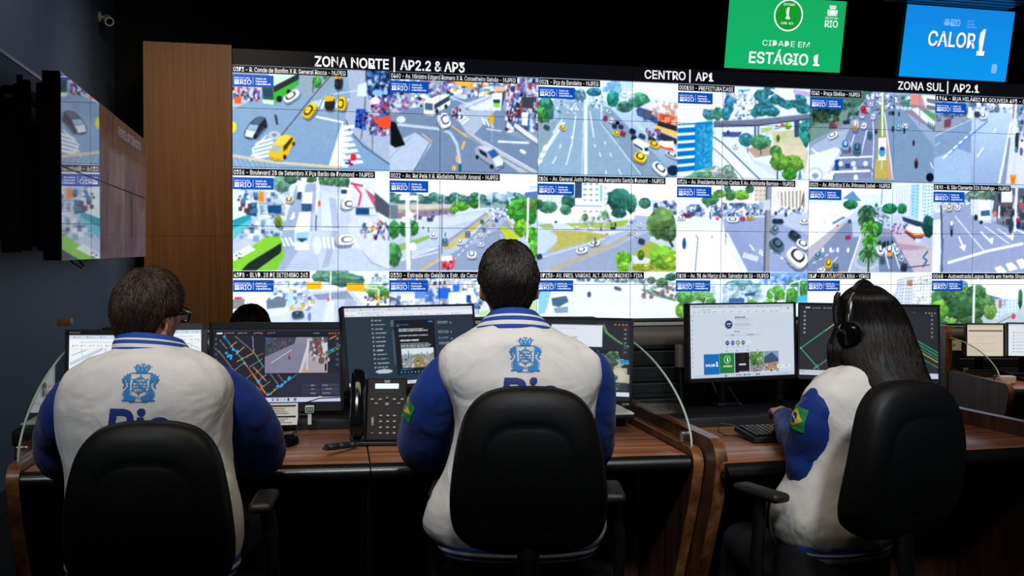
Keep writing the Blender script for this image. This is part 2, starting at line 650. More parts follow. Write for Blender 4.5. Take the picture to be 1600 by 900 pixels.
# the lower part of the left wall stands proud and is capped by a pale metal ledge
S_LOW, Z_LOW = -.95, 2.37
mb = MB()
mb.prism([room(S_LEFT + .002, T_REAR + .01, 0), room(S_LOW, T_REAR + .01, 0), room(S_LOW, T_REAR + .01, Z_LOW), room(S_LEFT + .002, T_REAR + .01, Z_LOW)], E2 * (T_BACK - T_REAR - .02))
tag(mb.build('wall_left_lower', WALLBLUE, None, sm=False), kind='structure')
mb = MB()
mb.prism([room(S_LOW - .06, T_REAR + .02, Z_LOW), room(S_LOW + .012, T_REAR + .02, Z_LOW), room(S_LOW + .012, T_REAR + .02, Z_LOW + .018), room(S_LOW - .06, T_REAR + .02, Z_LOW + .018)], E2 * (T_BACK - T_REAR - .04))
tag(mb.build('trim_2', SILVER, None, sm=False), kind='structure')
mb = MB()
mb.prism([room(S_LOW, T_REAR, 0), room(S_LOW, T_BACK, 0), room(S_LOW, T_BACK, .1), room(S_LOW, T_REAR, .1)], E1 * .015)
tag(mb.build('baseboard_left', BLACK, None, sm=False), kind='structure')

# ------------------------------------------------------------------ what the video wall shows
NX, NY, SS = 144, 81, 2
KX, KY = NX * SS, NY * SS
wall_pic = Pic(9 * KX, 5 * KY, 0x141418)
UE = [0, 1.5, 3, 4.5, 6, 7.5, 9]
VE = [0.28, 2.02, 3.77, 5.52]


def feed(r, c, x0, x1, tl, tr, bl, br):
    """draw in the coordinates of a still of the feed whose edges lie at x0, x1, and whose top/bottom run tl-tr, bl-br"""
    U0, U1, V0, V1 = UE[c], UE[c + 1], VE[r], VE[r + 1]

    def T(x, y):
        u = (x - x0) / (x1 - x0)
        a, b = tl + (tr - tl) * u, bl + (br - bl) * u
        v = (y - a) / (b - a)
        return (U0 + (U1 - U0) * u) * KX, (V0 + (V1 - V0) * v) * KY
    wall_pic.T = T
    wall_pic.clip = (int(U0 * KX), int(V0 * KY), int(U1 * KX), min(int(V1 * KY), 5 * KY))
    return wall_pic


CROWD = [0x2b3350, 0xb8432f, 0xe8e6e6, 0x4468b8, 0x1b1c22, 0xd9b7a6, 0x7d5aa0, 0xc8d4e6, 0x24467a, 0x8b3b4c]
PALE = [0xe9eef4, 0xc9d6e4, 0x9fb0c4, 0xffffff, 0x6f86a4, 0x4a5c78]


def roadbase(p, x0, y0, x1, y1, c0, c1):
    p.grad([(x0 - 9, y0 - 20), (x1 + 9, y0 - 20), (x1 + 9, y1 + 60), (x0 - 9, y1 + 60)], c0, c1)


def zebra(p, a, b, dx, dy, n, duty, c=0xf4f7fa):
    """n bars between a and b, each reaching dx,dy"""
    for i in range(n):
        s, e = i / n, (i + duty) / n
        P = lambda t: (a[0] + (b[0] - a[0]) * t, a[1] + (b[1] - a[1]) * t)
        (x, y), (X, Y) = P(s), P(e)
        p.poly([(x, y), (X, Y), (X + dx, Y + dy), (x + dx, y + dy)], c)


def block(p, pts, c, rows, cols, wc, al=.75):
    """facade quad (tl,tr,br,bl) with a grid of windows"""
    p.poly(pts, c)
    tl, tr, br, bl = [np.array(q, float) for q in pts]
    P = lambda u, v: tuple((tl * (1 - u) + tr * u) * (1 - v) + (bl * (1 - u) + br * u) * v)
    for i in range(rows):
        for j in range(cols):
            u0, u1, v0, v1 = (j + .22) / cols, (j + .8) / cols, (i + .25) / rows, (i + .7) / rows
            p.poly([P(u0, v0), P(u1, v0), P(u1, v1), P(u0, v1)], wc, al)


# -- top row, first feed: green bus and yellow taxis at a crossing
p = feed(0, 0, 15, 1108, 100, 133, 822, 838)
roadbase(p, 0, 100, 1108, 840, 0x8fa6b8, 0x7f9fbb)
p.poly([(0, 240), (220, 240), (215, 310), (0, 420)], 0xb9c3cf)
p.specks(15, 240, 190, 330, 90, CROWD, 16, tall=1.6)
p.rect(30, 320, 75, 372, 0xf0622c)
p.poly([(480, 130), (800, 130), (560, 320), (500, 300)], 0x93a5ad)
p.poly([(600, 310), (700, 160), (760, 150), (350, 590), (320, 590)], 0x8fa0aa)
p.line([(705, 150), (560, 320), (350, 590)], 7, 0x3d4a58)
p.poly([(800, 100), (1110, 100), (1110, 780), (1000, 700), (830, 560), (790, 450), (830, 330)], 0xa9b4c4)
p.poly([(930, 100), (1110, 100), (1110, 330), (960, 330)], 0x24406a)
p.specks(940, 110, 1100, 320, 90, [0x16305a, 0x3f6cae, 0x88a8d0, 0x101a30, 0xd9e6f2], 26, .7)
p.specks(960, 290, 1105, 560, 170, CROWD, 22, tall=1.3)
p.poly([(990, 480), (1105, 440), (1108, 540), (1050, 530)], 0xf4512e)
p.poly([(870, 400), (940, 400), (935, 540), (860, 530)], 0x2545a8)
p.specks(860, 400, 940, 530, 40, [0x1c2b66, 0x7b58b8, 0x3f78d8, 0x0e1430], 18)
p.ell(1022, 285, 40, 24, 0x8fb6dd); p.ell(1005, 340, 36, 26, 0xf2d7da)
p.line([(940, 100), (930, 400), (905, 610)], 8, 0x56606e); p.line([(985, 560), (985, 700)], 6, 0x60707c)
p.poly([(880, 230), (940, 210), (940, 310), (875, 310)], 0xd8e0e8)
p.line([(800, 480), (830, 560), (920, 660), (1108, 790)], 6, 0x3a4550)
zebra(p, (770, 515), (680, 800), 90, 0, 7, .5); 
for i in range(7): p.poly([(770 - i * 13, 530 + i * 42), (800 + i * 18, 520 + i * 40), (815 + i * 18, 540 + i * 40), (762 - i * 13, 556 + i * 42)], 0xf3f6fa)
p.line([(775, 500), (680, 810)], 9, 0xeef3f8)
for i in range(5): p.poly([(180 + i * 14 - i * 24, 640 + i * 28), (300 - i * 6, 600 + i * 30), (300 - i * 6, 618 + i * 30), (165 + i * 10 - i * 20, 660 + i * 28)], 0xeef2f6)
p.line([(250, 590), (150, 690), (170, 740), (260, 735)], 8, 0xeef2f6)
p.poly([(590, 450), (780, 488), (778, 500), (585, 462)], 0xf3f6fa)
zebra(p, (560, 350), (640, 330), -28, 60, 4, .5); zebra(p, (620, 400), (820, 385), 20, -60, 6, .45)
p.line([(690, 300), (880, 270)], 5, 0xdfe8ee); p.line([(700, 296), (700, 330)], 5, 0x4a555c)
p.line([(15, 735), (300, 780), (760, 812)], 18, 0xd9c79a)
for i in range(9): p.line([(20 + i * 34, 745), (60 + i * 34, 820)], 4, 0xc9cbb2)
p.poly([(285, 245), (470, 150), (470, 230), (300, 375)], 0x3fae3a)
p.poly([(285, 210), (410, 150), (472, 150), (470, 195), (300, 290)], 0x23302f)
p.poly([(260, 150), (420, 128), (475, 150), (290, 250)], 0xcfe3d2)
p.poly([(215, 245), (290, 250), (300, 375), (225, 360)], 0x2e5d46); p.poly([(222, 262), (286, 266), (288, 325), (226, 318)], 0x28465a)
p.poly([(216, 338), (300, 345), (298, 376), (224, 366)], 0xcfeecb)
p.ell(335, 335, 20, 24, 0x1a2220); p.ell(400, 285, 15, 18, 0x1a2220)
p.car(420, 315, 120, 66, 0xf4f6f8, -.62); p.car(545, 415, 120, 78, 0xf2c22e, -.9)
p.car(745, 220, 90, 60, 0x2a313a, -1.5); p.car(682, 362, 100, 74, 0x2c2c1c, -1.55); p.poly([(645, 310), (715, 310), (710, 345), (650, 350)], 0xe9b925)
p.car(770, 362, 100, 70, 0xf3bd28, -1.45); p.rect(715, 155, 765, 190, 0xd9a62c)
p.poly([(100, 612), (140, 628), (190, 620), (255, 540), (258, 505), (130, 590)], 0x4a6478, .7)
p.poly([(94, 598), (98, 562), (128, 512), (172, 468), (205, 458), (238, 466), (250, 496), (246, 530), (182, 606), (132, 620), (104, 612)], 0x2c3a4a)
p.poly([(174, 470), (206, 461), (236, 470), (196, 516), (138, 510)], 0x51677c); p.poly([(132, 514), (194, 520), (176, 560), (112, 548)], 0x9ab4c4); p.poly([(110, 550), (174, 562), (152, 612), (98, 598)], 0xd9e4ec); p.poly([(200, 520), (240, 474), (247, 498), (190, 566), (182, 562)], 0x18222e); p.ell(170, 600, 13, 18, 0x141c26); p.ell(240, 525, 11, 16, 0x141c26); p.line([(100, 602), (150, 614)], 7, 0x39485a)
p.poly([(262, 745), (300, 775), (352, 776), (445, 650), (446, 620), (380, 700)], 0x55708a, .7)
p.poly([(260, 728), (264, 700), (284, 668), (326, 612), (352, 590), (384, 584), (424, 594), (440, 616), (438, 640), (386, 738), (350, 768), (300, 764), (268, 748)], 0xefb922)
p.poly([(350, 592), (384, 586), (422, 596), (370, 660), (288, 656), (326, 614)], 0xf8cf4a); p.poly([(286, 662), (352, 668), (334, 712), (276, 702)], 0x9ab8b4); p.poly([(362, 668), (418, 602), (430, 612), (386, 690), (364, 706)], 0x3a3a22); p.poly([(264, 706), (334, 718), (350, 766), (300, 762), (266, 744)], 0xf0bc2e); p.line([(266, 742), (345, 762)], 7, 0xc08a1a); p.ell(372, 742, 12, 18, 0x2a2418); p.ell(432, 650, 9, 15, 0x2a2418); p.line([(364, 710), (432, 620)], 4, 0xb88a16)
p.ell(20, 535, 22, 40, 0xdfe03a)
p.tree(595, 215, 34, 44, 0x4f9a48); p.tree(650, 170, 18, 28, 0x6c9a5a); p.line([(572, 180), (566, 290)], 6, 0x3a4a44)
p.poly([(300, 440), (318, 450), (328, 515), (312, 515)], 0x303a44)
p.ell(300, 590, 40, 30, 0xbcc6c6); p.ell(300, 588, 18, 13, 0x7a8a90)
p.ell(790, 790, 32, 24, 0xe6eaf0); p.ell(850, 740, 22, 26, 0xe0283a); p.line([(790, 780), (850, 790)], 14, 0x2b3a80); p.line([(820, 760), (835, 800)], 16, 0x9a2a3c)

# -- top row, second feed: white buses and a silver car at a wide junction
p = feed(0, 1, 20, 1095, 133, 162, 838, 855)
roadbase(p, 20, 130, 1095, 850, 0x7f92a8, 0x8b9aae)
p.rect(0, 120, 1100, 400, 0x93a2b4)
p.specks(20, 175, 460, 400, 260, PALE + CROWD, 24, .85)
p.specks(450, 165, 860, 300, 200, PALE + [0xe6a23a, 0x3a5a9a, 0x6a4a4a], 26, .85)
p.specks(850, 160, 1095, 520, 260, PALE + CROWD, 24, .85, 1.5)
p.poly([(20, 440), (140, 400), (470, 330), (760, 290), (860, 420), (850, 560), (1095, 640), (1095, 850), (20, 850)], 0x7688a0)
p.poly([(20, 180), (60, 240), (20, 350)], 0x1e4a9a)
p.rect(490, 175, 595, 228, 0xf0b24a); p.rect(780, 228, 850, 262, 0xf2b880)
p.poly([(520, 360), (760, 280), (780, 400), (600, 600), (470, 420)], 0xaebac8)
zebra(p, (520, 410), (600, 470), -50, 40, 4, .5); zebra(p, (675, 450), (760, 480), 25, 50, 3, .5); zebra(p, (150, 400), (240, 360), 30, -25, 5, .5)
p.line([(480, 320), (700, 400)], 6, 0xdde5ee); p.line([(560, 370), (740, 290)], 8, 0xdde5ee); p.line([(560, 390), (720, 400)], 6, 0x4a5a70)
p.poly([(580, 390), (760, 310), (780, 400), (640, 400)], 0xdfe6ee)
p.poly([(20, 650), (200, 560), (320, 640), (190, 838), (20, 838)], 0xb7c3d0)
p.line([(305, 635), (190, 838)], 7, 0x5d6c7c); p.line([(20, 745), (170, 590)], 5, 0x8f9cab)
p.poly([(540, 560), (600, 560), (1090, 840), (960, 840)], 0xb4bcc0)
p.line([(560, 560), (700, 660), (1050, 845)], 8, 0x727a80); p.line([(700, 620), (1090, 835)], 6, 0xdfe6ec)
p.line([(75, 505), (380, 535), (450, 560), (500, 640), (522, 760), (524, 838)], 20, 0xb8ccd4); p.line([(524, 780), (524, 838)], 22, 0x2d5a66)
p.line([(460, 510), (575, 590)], 10, 0xe8b65c); p.line([(555, 620), (535, 680)], 16, 0xe8b65c); p.ell(505, 745, 13, 28, 0xe2b070); p.ell(480, 810, 16, 18, 0xe0b06a); p.line([(250, 570), (320, 625)], 10, 0xd8b888)
p.poly([(260, 340), (330, 350), (330, 440), (262, 430)], 0xe9ecdf); p.poly([(268, 350), (326, 356), (326, 405), (270, 400)], 0x4c6676)
p.poly([(330, 350), (445, 285), (452, 360), (335, 435)], 0xe6ead8); p.poly([(335, 362), (445, 297), (447, 330), (336, 398)], 0x33465a)
p.poly([(262, 338), (360, 300), (445, 282), (335, 350)], 0xfdfdf4)
p.ell(355, 410, 13, 20, 0x2a3038); p.ell(420, 375, 12, 17, 0x2a3038)
p.poly([(755, 280), (830, 270), (820, 400), (760, 395)], 0xeef4ee); p.poly([(762, 320), (815, 320), (812, 350), (764, 350)], 0x31443c); p.poly([(764, 345), (815, 345), (812, 378), (766, 376)], 0x7ad05a)
p.poly([(830, 270), (855, 250), (850, 310), (822, 395)], 0x40506a)
p.poly([(680, 240), (760, 220), (770, 260), (690, 275)], 0xcfe6dc); p.rect(690, 245, 740, 265, 0x7a9a92)
p.car(405, 475, 104, 96, 0xf8f9fa, 1.2, 0x5a7aa0)
p.poly([(640, 720), (730, 800), (790, 835), (848, 812), (846, 770), (700, 740)], 0x4c5a6e, .7)
p.poly([(630, 690), (632, 666), (662, 650), (735, 654), (775, 670), (812, 706), (840, 748), (838, 800), (784, 826), (722, 794), (650, 738)], 0x9aa3b0)
p.poly([(652, 660), (690, 652), (734, 657), (768, 672), (722, 694), (664, 668)], 0xc8ced8); p.poly([(724, 694), (772, 674), (808, 714), (758, 742)], 0x2c5c9c); p.poly([(658, 672), (716, 704), (722, 738), (670, 704)], 0x1e2636); p.poly([(758, 746), (810, 718), (838, 758), (834, 790), (790, 800)], 0xd3dae2); p.poly([(650, 736), (722, 792), (786, 826), (786, 812), (726, 770), (645, 716)], 0x6d7684); p.line([(792, 806), (836, 794)], 8, 0x3a424e); p.ell(648, 732, 12, 16, 0x1c222c); p.ell(755, 800, 14, 18, 0x1c222c); p.ell(800, 780, 9, 6, 0xf2f6fa); p.ell(832, 770, 6, 8, 0xf2f6fa)
p.poly([(25, 480), (60, 490), (130, 650), (60, 670), (28, 650)], 0x15181c); p.poly([(20, 440), (30, 480), (25, 530), (15, 530)], 0xf24a2a)
p.rect(737, 432, 768, 492, 0xf0a51e); p.line([(752, 492), (755, 630)], 6, 0x9aa6b2); p.line([(745, 380), (750, 432)], 5, 0x9aa6b2)
p.line([(715, 530), (825, 545)], 8, 0xdbe3ea); p.line([(800, 620), (1030, 628)], 14, 0xe6edf3); p.ell(985, 690, 26, 12, 0xf2f6fa, rot=.5); p.ell(885, 548, 18, 8, 0xe8eef4)
p.poly([(850, 430), (1095, 600), (1095, 640), (850, 470)], 0xd5dde6); p.line([(855, 470), (1000, 580), (1095, 640)], 8, 0x59646e)
p.rect(975, 410, 1025, 500, 0xf6fafc); p.line([(1030, 420), (1022, 540)], 16, 0x2f6a9a); p.poly([(970, 300), (1060, 300), (1060, 385), (970, 375)], 0x43424c)
p.specks(455, 375, 525, 440, 24, CROWD, 14, tall=2); p.specks(860, 300, 960, 480, 50, [0x22242c, 0x5a3040, 0xdfe6ee, 0x3a5a8a], 14, tall=2.2)
p.ell(100, 470, 32, 24, 0xd8dde4); p.ell(262, 305, 28, 14, 0xeceaf0); p.ell(520, 265, 24, 14, 0xf0ead2); p.ell(488, 278, 18, 12, 0xf4e4dc)

# -- top row, third feed: wide avenue with a kerb lane of cars at the right
p = feed(0, 2, 38, 1020, 168, 196, 858, 884)
roadbase(p, 38, 168, 1020, 880, 0xc6dcea, 0x86a2b4)
p.rect(30, 160, 1020, 330, 0xdcecf8)
block(p, [(590, 180), (700, 185), (700, 260), (590, 250)], 0xc8e0f0, 4, 7, 0x9cc0dc)
block(p, [(700, 185), (1020, 200), (1020, 310), (700, 280)], 0xf1ece6, 6, 18, 0xb9c4cf)
p.specks(480, 180, 590, 250, 30, [0x8ab8da, 0xbcdcf0, 0x6aa4c8], 30)
p.poly([(150, 310), (360, 310), (360, 350), (200, 520), (40, 800), (40, 560)], 0xa4bccb)
p.poly([(40, 480), (120, 480), (190, 460), (40, 790)], 0x8aa0a8)
p.poly([(200, 340), (370, 330), (340, 858), (60, 858)], 0x8eaabc); p.poly([(380, 360), (470, 360), (720, 870), (390, 858)], 0x8ca6b6)
p.poly([(470, 360), (540, 380), (1010, 870), (730, 870)], 0x8298aa)
p.poly([(200, 480), (230, 480), (100, 690), (40, 800), (40, 740)], 0xd3e0e6)
p.line([(380, 210), (365, 360), (370, 858)], 22, 0xe4eff6); p.line([(395, 400), (425, 590)], 8, 0xe4eff6); p.line([(350, 480), (345, 858)], 8, 0xb8ccd8)
for a, b in [((205, 460), (140, 560)), ((270, 640), (235, 790)), ((165, 730), (140, 780)), ((275, 580), (268, 600)), ((300, 420), (270, 660)), ((195, 640), (190, 670)), ((465, 700), (475, 730)), ((540, 700), (550, 730)), ((600, 820), (620, 858)), ((500, 620), (506, 640)), ((430, 640), (436, 660)), ((510, 830), (515, 855))]:
    p.line([a, b], 7, 0xf2f7fa)
p.line([(470, 480), (560, 600), (760, 858)], 16, 0xb4c4cc); p.line([(478, 480), (565, 590), (770, 858)], 5, 0x64767e)
p.poly([(700, 480), (720, 470), (900, 640), (1020, 660), (1020, 720), (820, 600)], 0xc4ccd0)
p.tree(90, 390, 62, 100, 0x3f7d6a, 40); p.tree(60, 430, 36, 60, 0x47903e); p.tree(260, 280, 60, 44, 0x3e7c88); p.tree(330, 290, 40, 50, 0x6b8f9c)
p.tree(425, 265, 60, 34, 0x3a8496); p.tree(555, 310, 46, 64, 0x2f8a7a, 36); p.tree(640, 370, 60, 44, 0x4a7d6c); p.tree(740, 320, 80, 60, 0x479070, 40); p.tree(660, 290, 60, 24, 0xd8e4e6)
p.line([(480, 180), (475, 460)], 8, 0xe9f3fa); p.line([(140, 400), (135, 470)], 6, 0x47626a)
p.poly([(720, 390), (740, 370), (880, 370), (870, 490), (730, 430)], 0x3b5486); p.specks(730, 385, 870, 470, 30, [0x2e437a, 0x4b669a, 0x60565a], 26, .6)
p.poly([(740, 370), (880, 300), (1020, 350), (1020, 420), (880, 410)], 0xd6d9d6); p.specks(830, 320, 1015, 410, 40, [0xbfb9b0, 0x9aa0a0, 0xeeeeea, 0xc88c6c], 28, .8)
p.poly([(885, 410), (1015, 440), (1015, 500), (880, 480)], 0xd8603a); p.specks(890, 425, 1010, 490, 8, [0xf0a080, 0xf6c8a0, 0xb04020], 40, .8)
p.poly([(880, 470), (1015, 505), (1015, 545), (870, 510)], 0x322c30); p.poly([(850, 495), (1015, 545), (1015, 590), (855, 530)], 0xe6bd64)
p.poly([(870, 540), (1015, 600), (1015, 640), (870, 600)], 0x3a3540); p.poly([(885, 615), (990, 615), (1000, 680), (890, 655)], 0xf4f6fa); p.poly([(885, 640), (930, 660), (990, 665), (990, 690), (900, 665)], 0xe64a2c)
p.specks(790, 520, 880, 590, 40, CROWD, 16, tall=1.4); p.line([(810, 480), (800, 600)], 6, 0xb8c4c8)
p.specks(390, 290, 480, 380, 60, PALE + [0x8aa0b8], 12); p.specks(160, 320, 360, 400, 50, PALE, 12)
for x, y, w, h, c in [(207, 522, 50, 36, 0xeac648), (98, 520, 44, 36, 0x3f5a4a), (240, 415, 26, 18, 0xf0f4f8), (290, 422, 26, 18, 0xf0f4f8), (185, 408, 28, 12, 0x4e8aa0), (583, 562, 44, 42, 0xeecb2a), (629, 562, 42, 38, 0xb43248), (570, 508, 36, 34, 0x2c3448), (615, 512, 36, 34, 0x3b3a4c), (590, 484, 28, 24, 0x334), (505, 450, 30, 40, 0xa03c64), (545, 465, 34, 44, 0xe8ecf2), (697, 545, 46, 40, 0x22304a), (765, 580, 50, 36, 0x3a4a6a), (835, 600, 60, 36, 0x39424a), (706, 592, 36, 40, 0x222c3a)]:
    p.car(x, y, w, h, c, .5)
p.car(850, 640, 80, 52, 0xe8c02e, .4); p.car(752, 735, 90, 78, 0xf0cc2c, .45)
p.poly([(700, 610), (730, 595), (815, 640), (812, 715), (775, 705), (705, 650)], 0xfafcfd); p.poly([(705, 628), (770, 670), (770, 690), (708, 650)], 0x3b4a56); p.poly([(780, 665), (812, 660), (810, 690), (784, 690)], 0x31404e)
p.car(895, 820, 130, 72, 0xfbfcfd, .72); p.car(980, 718, 100, 44, 0xc8ccd4, .45); p.ell(990, 830, 44, 38, 0x1c2c44); p.car(515, 400, 60, 26, 0xbfe0d8, .6)
for i in range(5): p.ell(52 + i * 10, 760 - i * 24, 24, 16, [0xf0f4f6, 0xb9c8c8][i % 2], rot=-.9)

# -- top row, fourth feed: blue office block, flyover and trees
p = feed(0, 3, 30, 1010, 112, 148, 835, 859)
roadbase(p, 30, 112, 1010, 860, 0xd5e3ef, 0xd9e4ee)
block(p, [(30, 165), (375, 170), (375, 390), (30, 400)], 0xf6f4f0, 9, 12, 0xb4b6b8)
p.poly([(375, 170), (560, 150), (480, 380), (375, 390)], 0x6f9fb8); p.tree(420, 260, 60, 80, 0x3f7f9a, 40); p.tree(490, 220, 40, 70, 0x3d7d86); p.tree(450, 190, 50, 40, 0xdde6ec); p.tree(380, 340, 34, 60, 0x3d8898)
p.poly([(510, 170), (630, 150), (560, 390), (400, 390), (440, 300)], 0xe2e9f2); p.specks(430, 180, 620, 380, 120, PALE, 18, .8)
for x, y, rx, ry in [(640, 200, 60, 50), (700, 160, 50, 40), (760, 230, 60, 44), (830, 270, 60, 40), (640, 310, 64, 56), (720, 320, 70, 44), (920, 240, 70, 60), (960, 300, 60, 44), (600, 330, 40, 40), (690, 260, 60, 40)]: p.tree(x, y, rx, ry, 0x3b8086, 26)
p.poly([(700, 150), (880, 150), (900, 230), (820, 230)], 0xe6ebf0); p.poly([(880, 150), (1010, 170), (1010, 210), (880, 180)], 0xb9a9c9); p.poly([(720, 260), (800, 290), (890, 330), (820, 350)], 0xe2eaf0)
p.tree(950, 520, 66, 110, 0x2f7d72, 50); p.tree(985, 420, 40, 60, 0x3d8d8a)
p.poly([(720, 480), (900, 460), (1000, 640), (980, 800), (760, 640)], 0xc9c2a0); p.poly([(640, 450), (730, 440), (720, 480), (640, 490)], 0xa9c27a); p.poly([(730, 520), (830, 480), (840, 520), (740, 550)], 0xb4c27c)
p.poly([(540, 610), (720, 560), (720, 660), (600, 680)], 0xb89a86); p.poly([(720, 560), (990, 600), (980, 700), (800, 680)], 0xd8c8a8)
p.poly([(700, 470), (800, 420), (820, 430), (710, 500), (650, 520)], 0xc6ccd0)
p.poly([(280, 450), (490, 440), (490, 540), (620, 760), (800, 850), (540, 850), (285, 530)], 0xd9e1e8); p.poly([(285, 520), (620, 850), (480, 850), (290, 640)], 0xe3e8ea)
p.line([(285, 515), (360, 570), (640, 850)], 9, 0x4a5560); p.line([(285, 600), (380, 690), (520, 850)], 7, 0x5a656c); p.line([(480, 520), (600, 720), (790, 840)], 5, 0xa8b4bc)
p.poly([(560, 680), (720, 740), (820, 840), (700, 800)], 0xc9d6e0)
p.poly([(290, 400), (600, 385), (1010, 340), (1010, 375), (760, 405), (600, 430), (290, 440)], 0x6f7486); p.line([(290, 440), (600, 432), (1010, 378)], 10, 0x39415e); p.line([(290, 398), (600, 383), (1010, 338)], 5, 0xaab0b6)
p.rect(590, 430, 606, 520, 0x5a6478); p.rect(615, 430, 630, 520, 0x667086); p.poly([(890, 400), (930, 390), (925, 520), (895, 520)], 0x3e4f6c); p.poly([(355, 480), (500, 480), (480, 520), (360, 520)], 0x4a5690)
p.tree(530, 540, 56, 56, 0x3b7f86, 36); p.tree(640, 560, 80, 60, 0x4c8a62, 46); p.tree(845, 435, 30, 28, 0x7fb040); p.tree(770, 530, 14, 32, 0x52703c); p.tree(755, 630, 48, 50, 0x4d8a48, 30); p.tree(780, 710, 70, 70, 0x5c8a3c, 46); p.tree(880, 730, 90, 74, 0x62953c, 56); p.tree(860, 810, 60, 50, 0x3f8a34, 34)
p.line([(640, 600), (645, 660)], 6, 0x2a3a34); p.line([(770, 780), (770, 850)], 8, 0x333c3a); p.line([(545, 580), (545, 640)], 5, 0x3a4a4a)
p.poly([(30, 400), (200, 320), (285, 390), (280, 415), (30, 420)], 0xe6ecf2); p.poly([(30, 320), (200, 315), (285, 388), (30, 400)], 0xffffff)
p.poly([(30, 420), (165, 415), (160, 790), (30, 810)], 0x0d72b4); p.poly([(160, 410), (283, 395), (283, 750), (160, 785)], 0x2188b8); p.specks(165, 420, 275, 740, 150, [0x2f9ac0, 0x1a6fa0, 0x58b0c8], 16, .6, 1.4)
for i in range(7): p.poly([(30, 432 + i * 60), (155, 425 + i * 59), (155, 444 + i * 59), (30, 452 + i * 60)], 0xf4f9fc)
p.tree(265, 350, 54, 44, 0x4a9080, 30); p.tree(320, 340, 40, 56, 0x4a8f78, 30); p.tree(230, 340, 24, 40, 0x4a8a96)
p.poly([(150, 800), (300, 740), (460, 800), (480, 850), (40, 850)], 0x7c9a80); p.tree(210, 810, 80, 34, 0x6fa07a, 30); p.tree(330, 790, 60, 40, 0xb8b6b4, 24); p.tree(400, 790, 50, 60, 0x86a090, 24)
p.car(455, 590, 40, 44, 0xf2f6f8, 1.4); p.ell(398, 485, 10, 18, 0x2a3a6a); p.ell(400, 532, 14, 14, 0xe8f0f4); p.car(780, 430, 80, 30, 0xe0e4e8, -.3); p.rect(800, 415, 815, 440, 0xd04a4a); p.poly([(940, 750), (955, 840), (925, 850)], 0x4a76b0)

# -- top row, fifth feed: expressway seen along its length
p = feed(0, 4, 40, 975, 122, 162, 812, 843)
roadbase(p, 40, 122, 975, 850, 0x9fb0c4, 0x8296b2)
p.poly([(40, 150), (500, 140), (330, 330), (40, 520)], 0x4c7064); p.specks(45, 200, 420, 420, 220, [0x36584e, 0x5c8272, 0x2a4640, 0x6a8c84], 26, .7); p.poly([(45, 410), (330, 270), (300, 380), (45, 520)], 0x748e86)
p.specks(50, 220, 240, 360, 100, [0x1d3630, 0x2c4a3c, 0x4a5a34, 0x141f20], 30, .8)
p.poly([(40, 530), (300, 380), (460, 300), (400, 380), (40, 600)], 0x8f96a8)
p.poly([(40, 560), (240, 440), (340, 420), (150, 805), (40, 805)], 0xa3b2c6); p.poly([(40, 620), (230, 560), (270, 580), (150, 805), (40, 805)], 0xdfe5ee)
p.ell(85, 770, 60, 60, 0xb6c4d2); p.ell(85, 770, 46, 46, 0xe2e8ee); p.ell(85, 775, 24, 22, 0x8898ae)
p.poly([(470, 170), (560, 160), (520, 800), (180, 800), (330, 420)], 0x7c86a4); p.poly([(580, 170), (650, 170), (970, 560), (975, 820), (670, 820)], 0x7a92aa)
p.poly([(560, 140), (585, 140), (640, 812), (520, 812), (540, 500)], 0x88985a); p.poly([(600, 400), (660, 810), (630, 810), (590, 500)], 0xc99a86); p.poly([(530, 650), (620, 650), (625, 800), (522, 800)], 0xb9a85a)
p.line([(590, 300), (665, 812)], 8, 0xe3eaf0); p.line([(572, 140), (578, 480)], 12, 0xe6eef4); p.poly([(548, 490), (606, 490), (606, 660), (550, 660)], 0xf2f6fa); p.ell(578, 600, 26, 36, 0x4f9ac4, nz=.2); p.ell(578, 572, 20, 14, 0x2a3a66); p.line([(578, 660), (578, 730)], 8, 0xd3dae4)
p.line([(500, 300), (515, 520), (505, 800)], 6, 0xeaf0f6); p.line([(460, 430), (420, 620)], 8, 0xdfe7f0); p.line([(370, 460), (330, 600)], 8, 0xdfe7f0); p.line([(55, 570), (115, 620)], 12, 0xf6f8fc); p.line([(290, 560), (160, 800)], 7, 0xe6ecf4)
p.line([(250, 640), (505, 632)], 12, 0xf4f7fb); p.line([(195, 748), (490, 740)], 16, 0xf4f7fb); p.line([(260, 715), (490, 712), (512, 740), (515, 800)], 8, 0x56626e)
p.poly([(170, 760), (225, 755), (215, 805), (150, 805)], 0xf4f6fa); p.rect(228, 655, 258, 735, 0x23457c); p.rect(305, 685, 340, 720, 0x29477c)
for x in (270, 365, 455): p.ell(x, 685, 18, 20, 0xeef2f8, .8)
p.ell(375, 720, 16, 14, 0xeef2f8, .8); p.ell(385, 790, 16, 22, 0xe8ecf2); p.rect(215, 770, 224, 805, 0x2a5a8a)
p.specks(430, 150, 560, 290, 80, PALE + [0x5a6888, 0x8a3a4a], 18, .85); p.specks(590, 150, 680, 260, 50, PALE + [0x4a5a80], 18, .85)
for x, y, w, h, c in [(375, 395, 44, 96, 0xdfe4ea), (372, 410, 42, 40, 0xd8b06a), (437, 398, 40, 56, 0xf4f6f8), (424, 318, 32, 50, 0xf0f2f6), (434, 275, 38, 60, 0xd02a4a), (505, 328, 30, 52, 0xeef2f6), (385, 305, 26, 28, 0x39445a), (485, 235, 40, 40, 0xd0d8e2), (530, 250, 28, 50, 0x8fa8c8), (485, 470, 38, 60, 0x3f6a78), (305, 545, 66, 92, 0x86aed0), (392, 570, 60, 90, 0x4a6e84), (697, 408, 40, 50, 0x8cbccc), (748, 400, 40, 48, 0xe6ecee), (652, 302, 26, 32, 0x222a3a), (600, 262, 22, 30, 0xc0d8d0)]:
    p.car(x, y, w, h, c, 0.05)
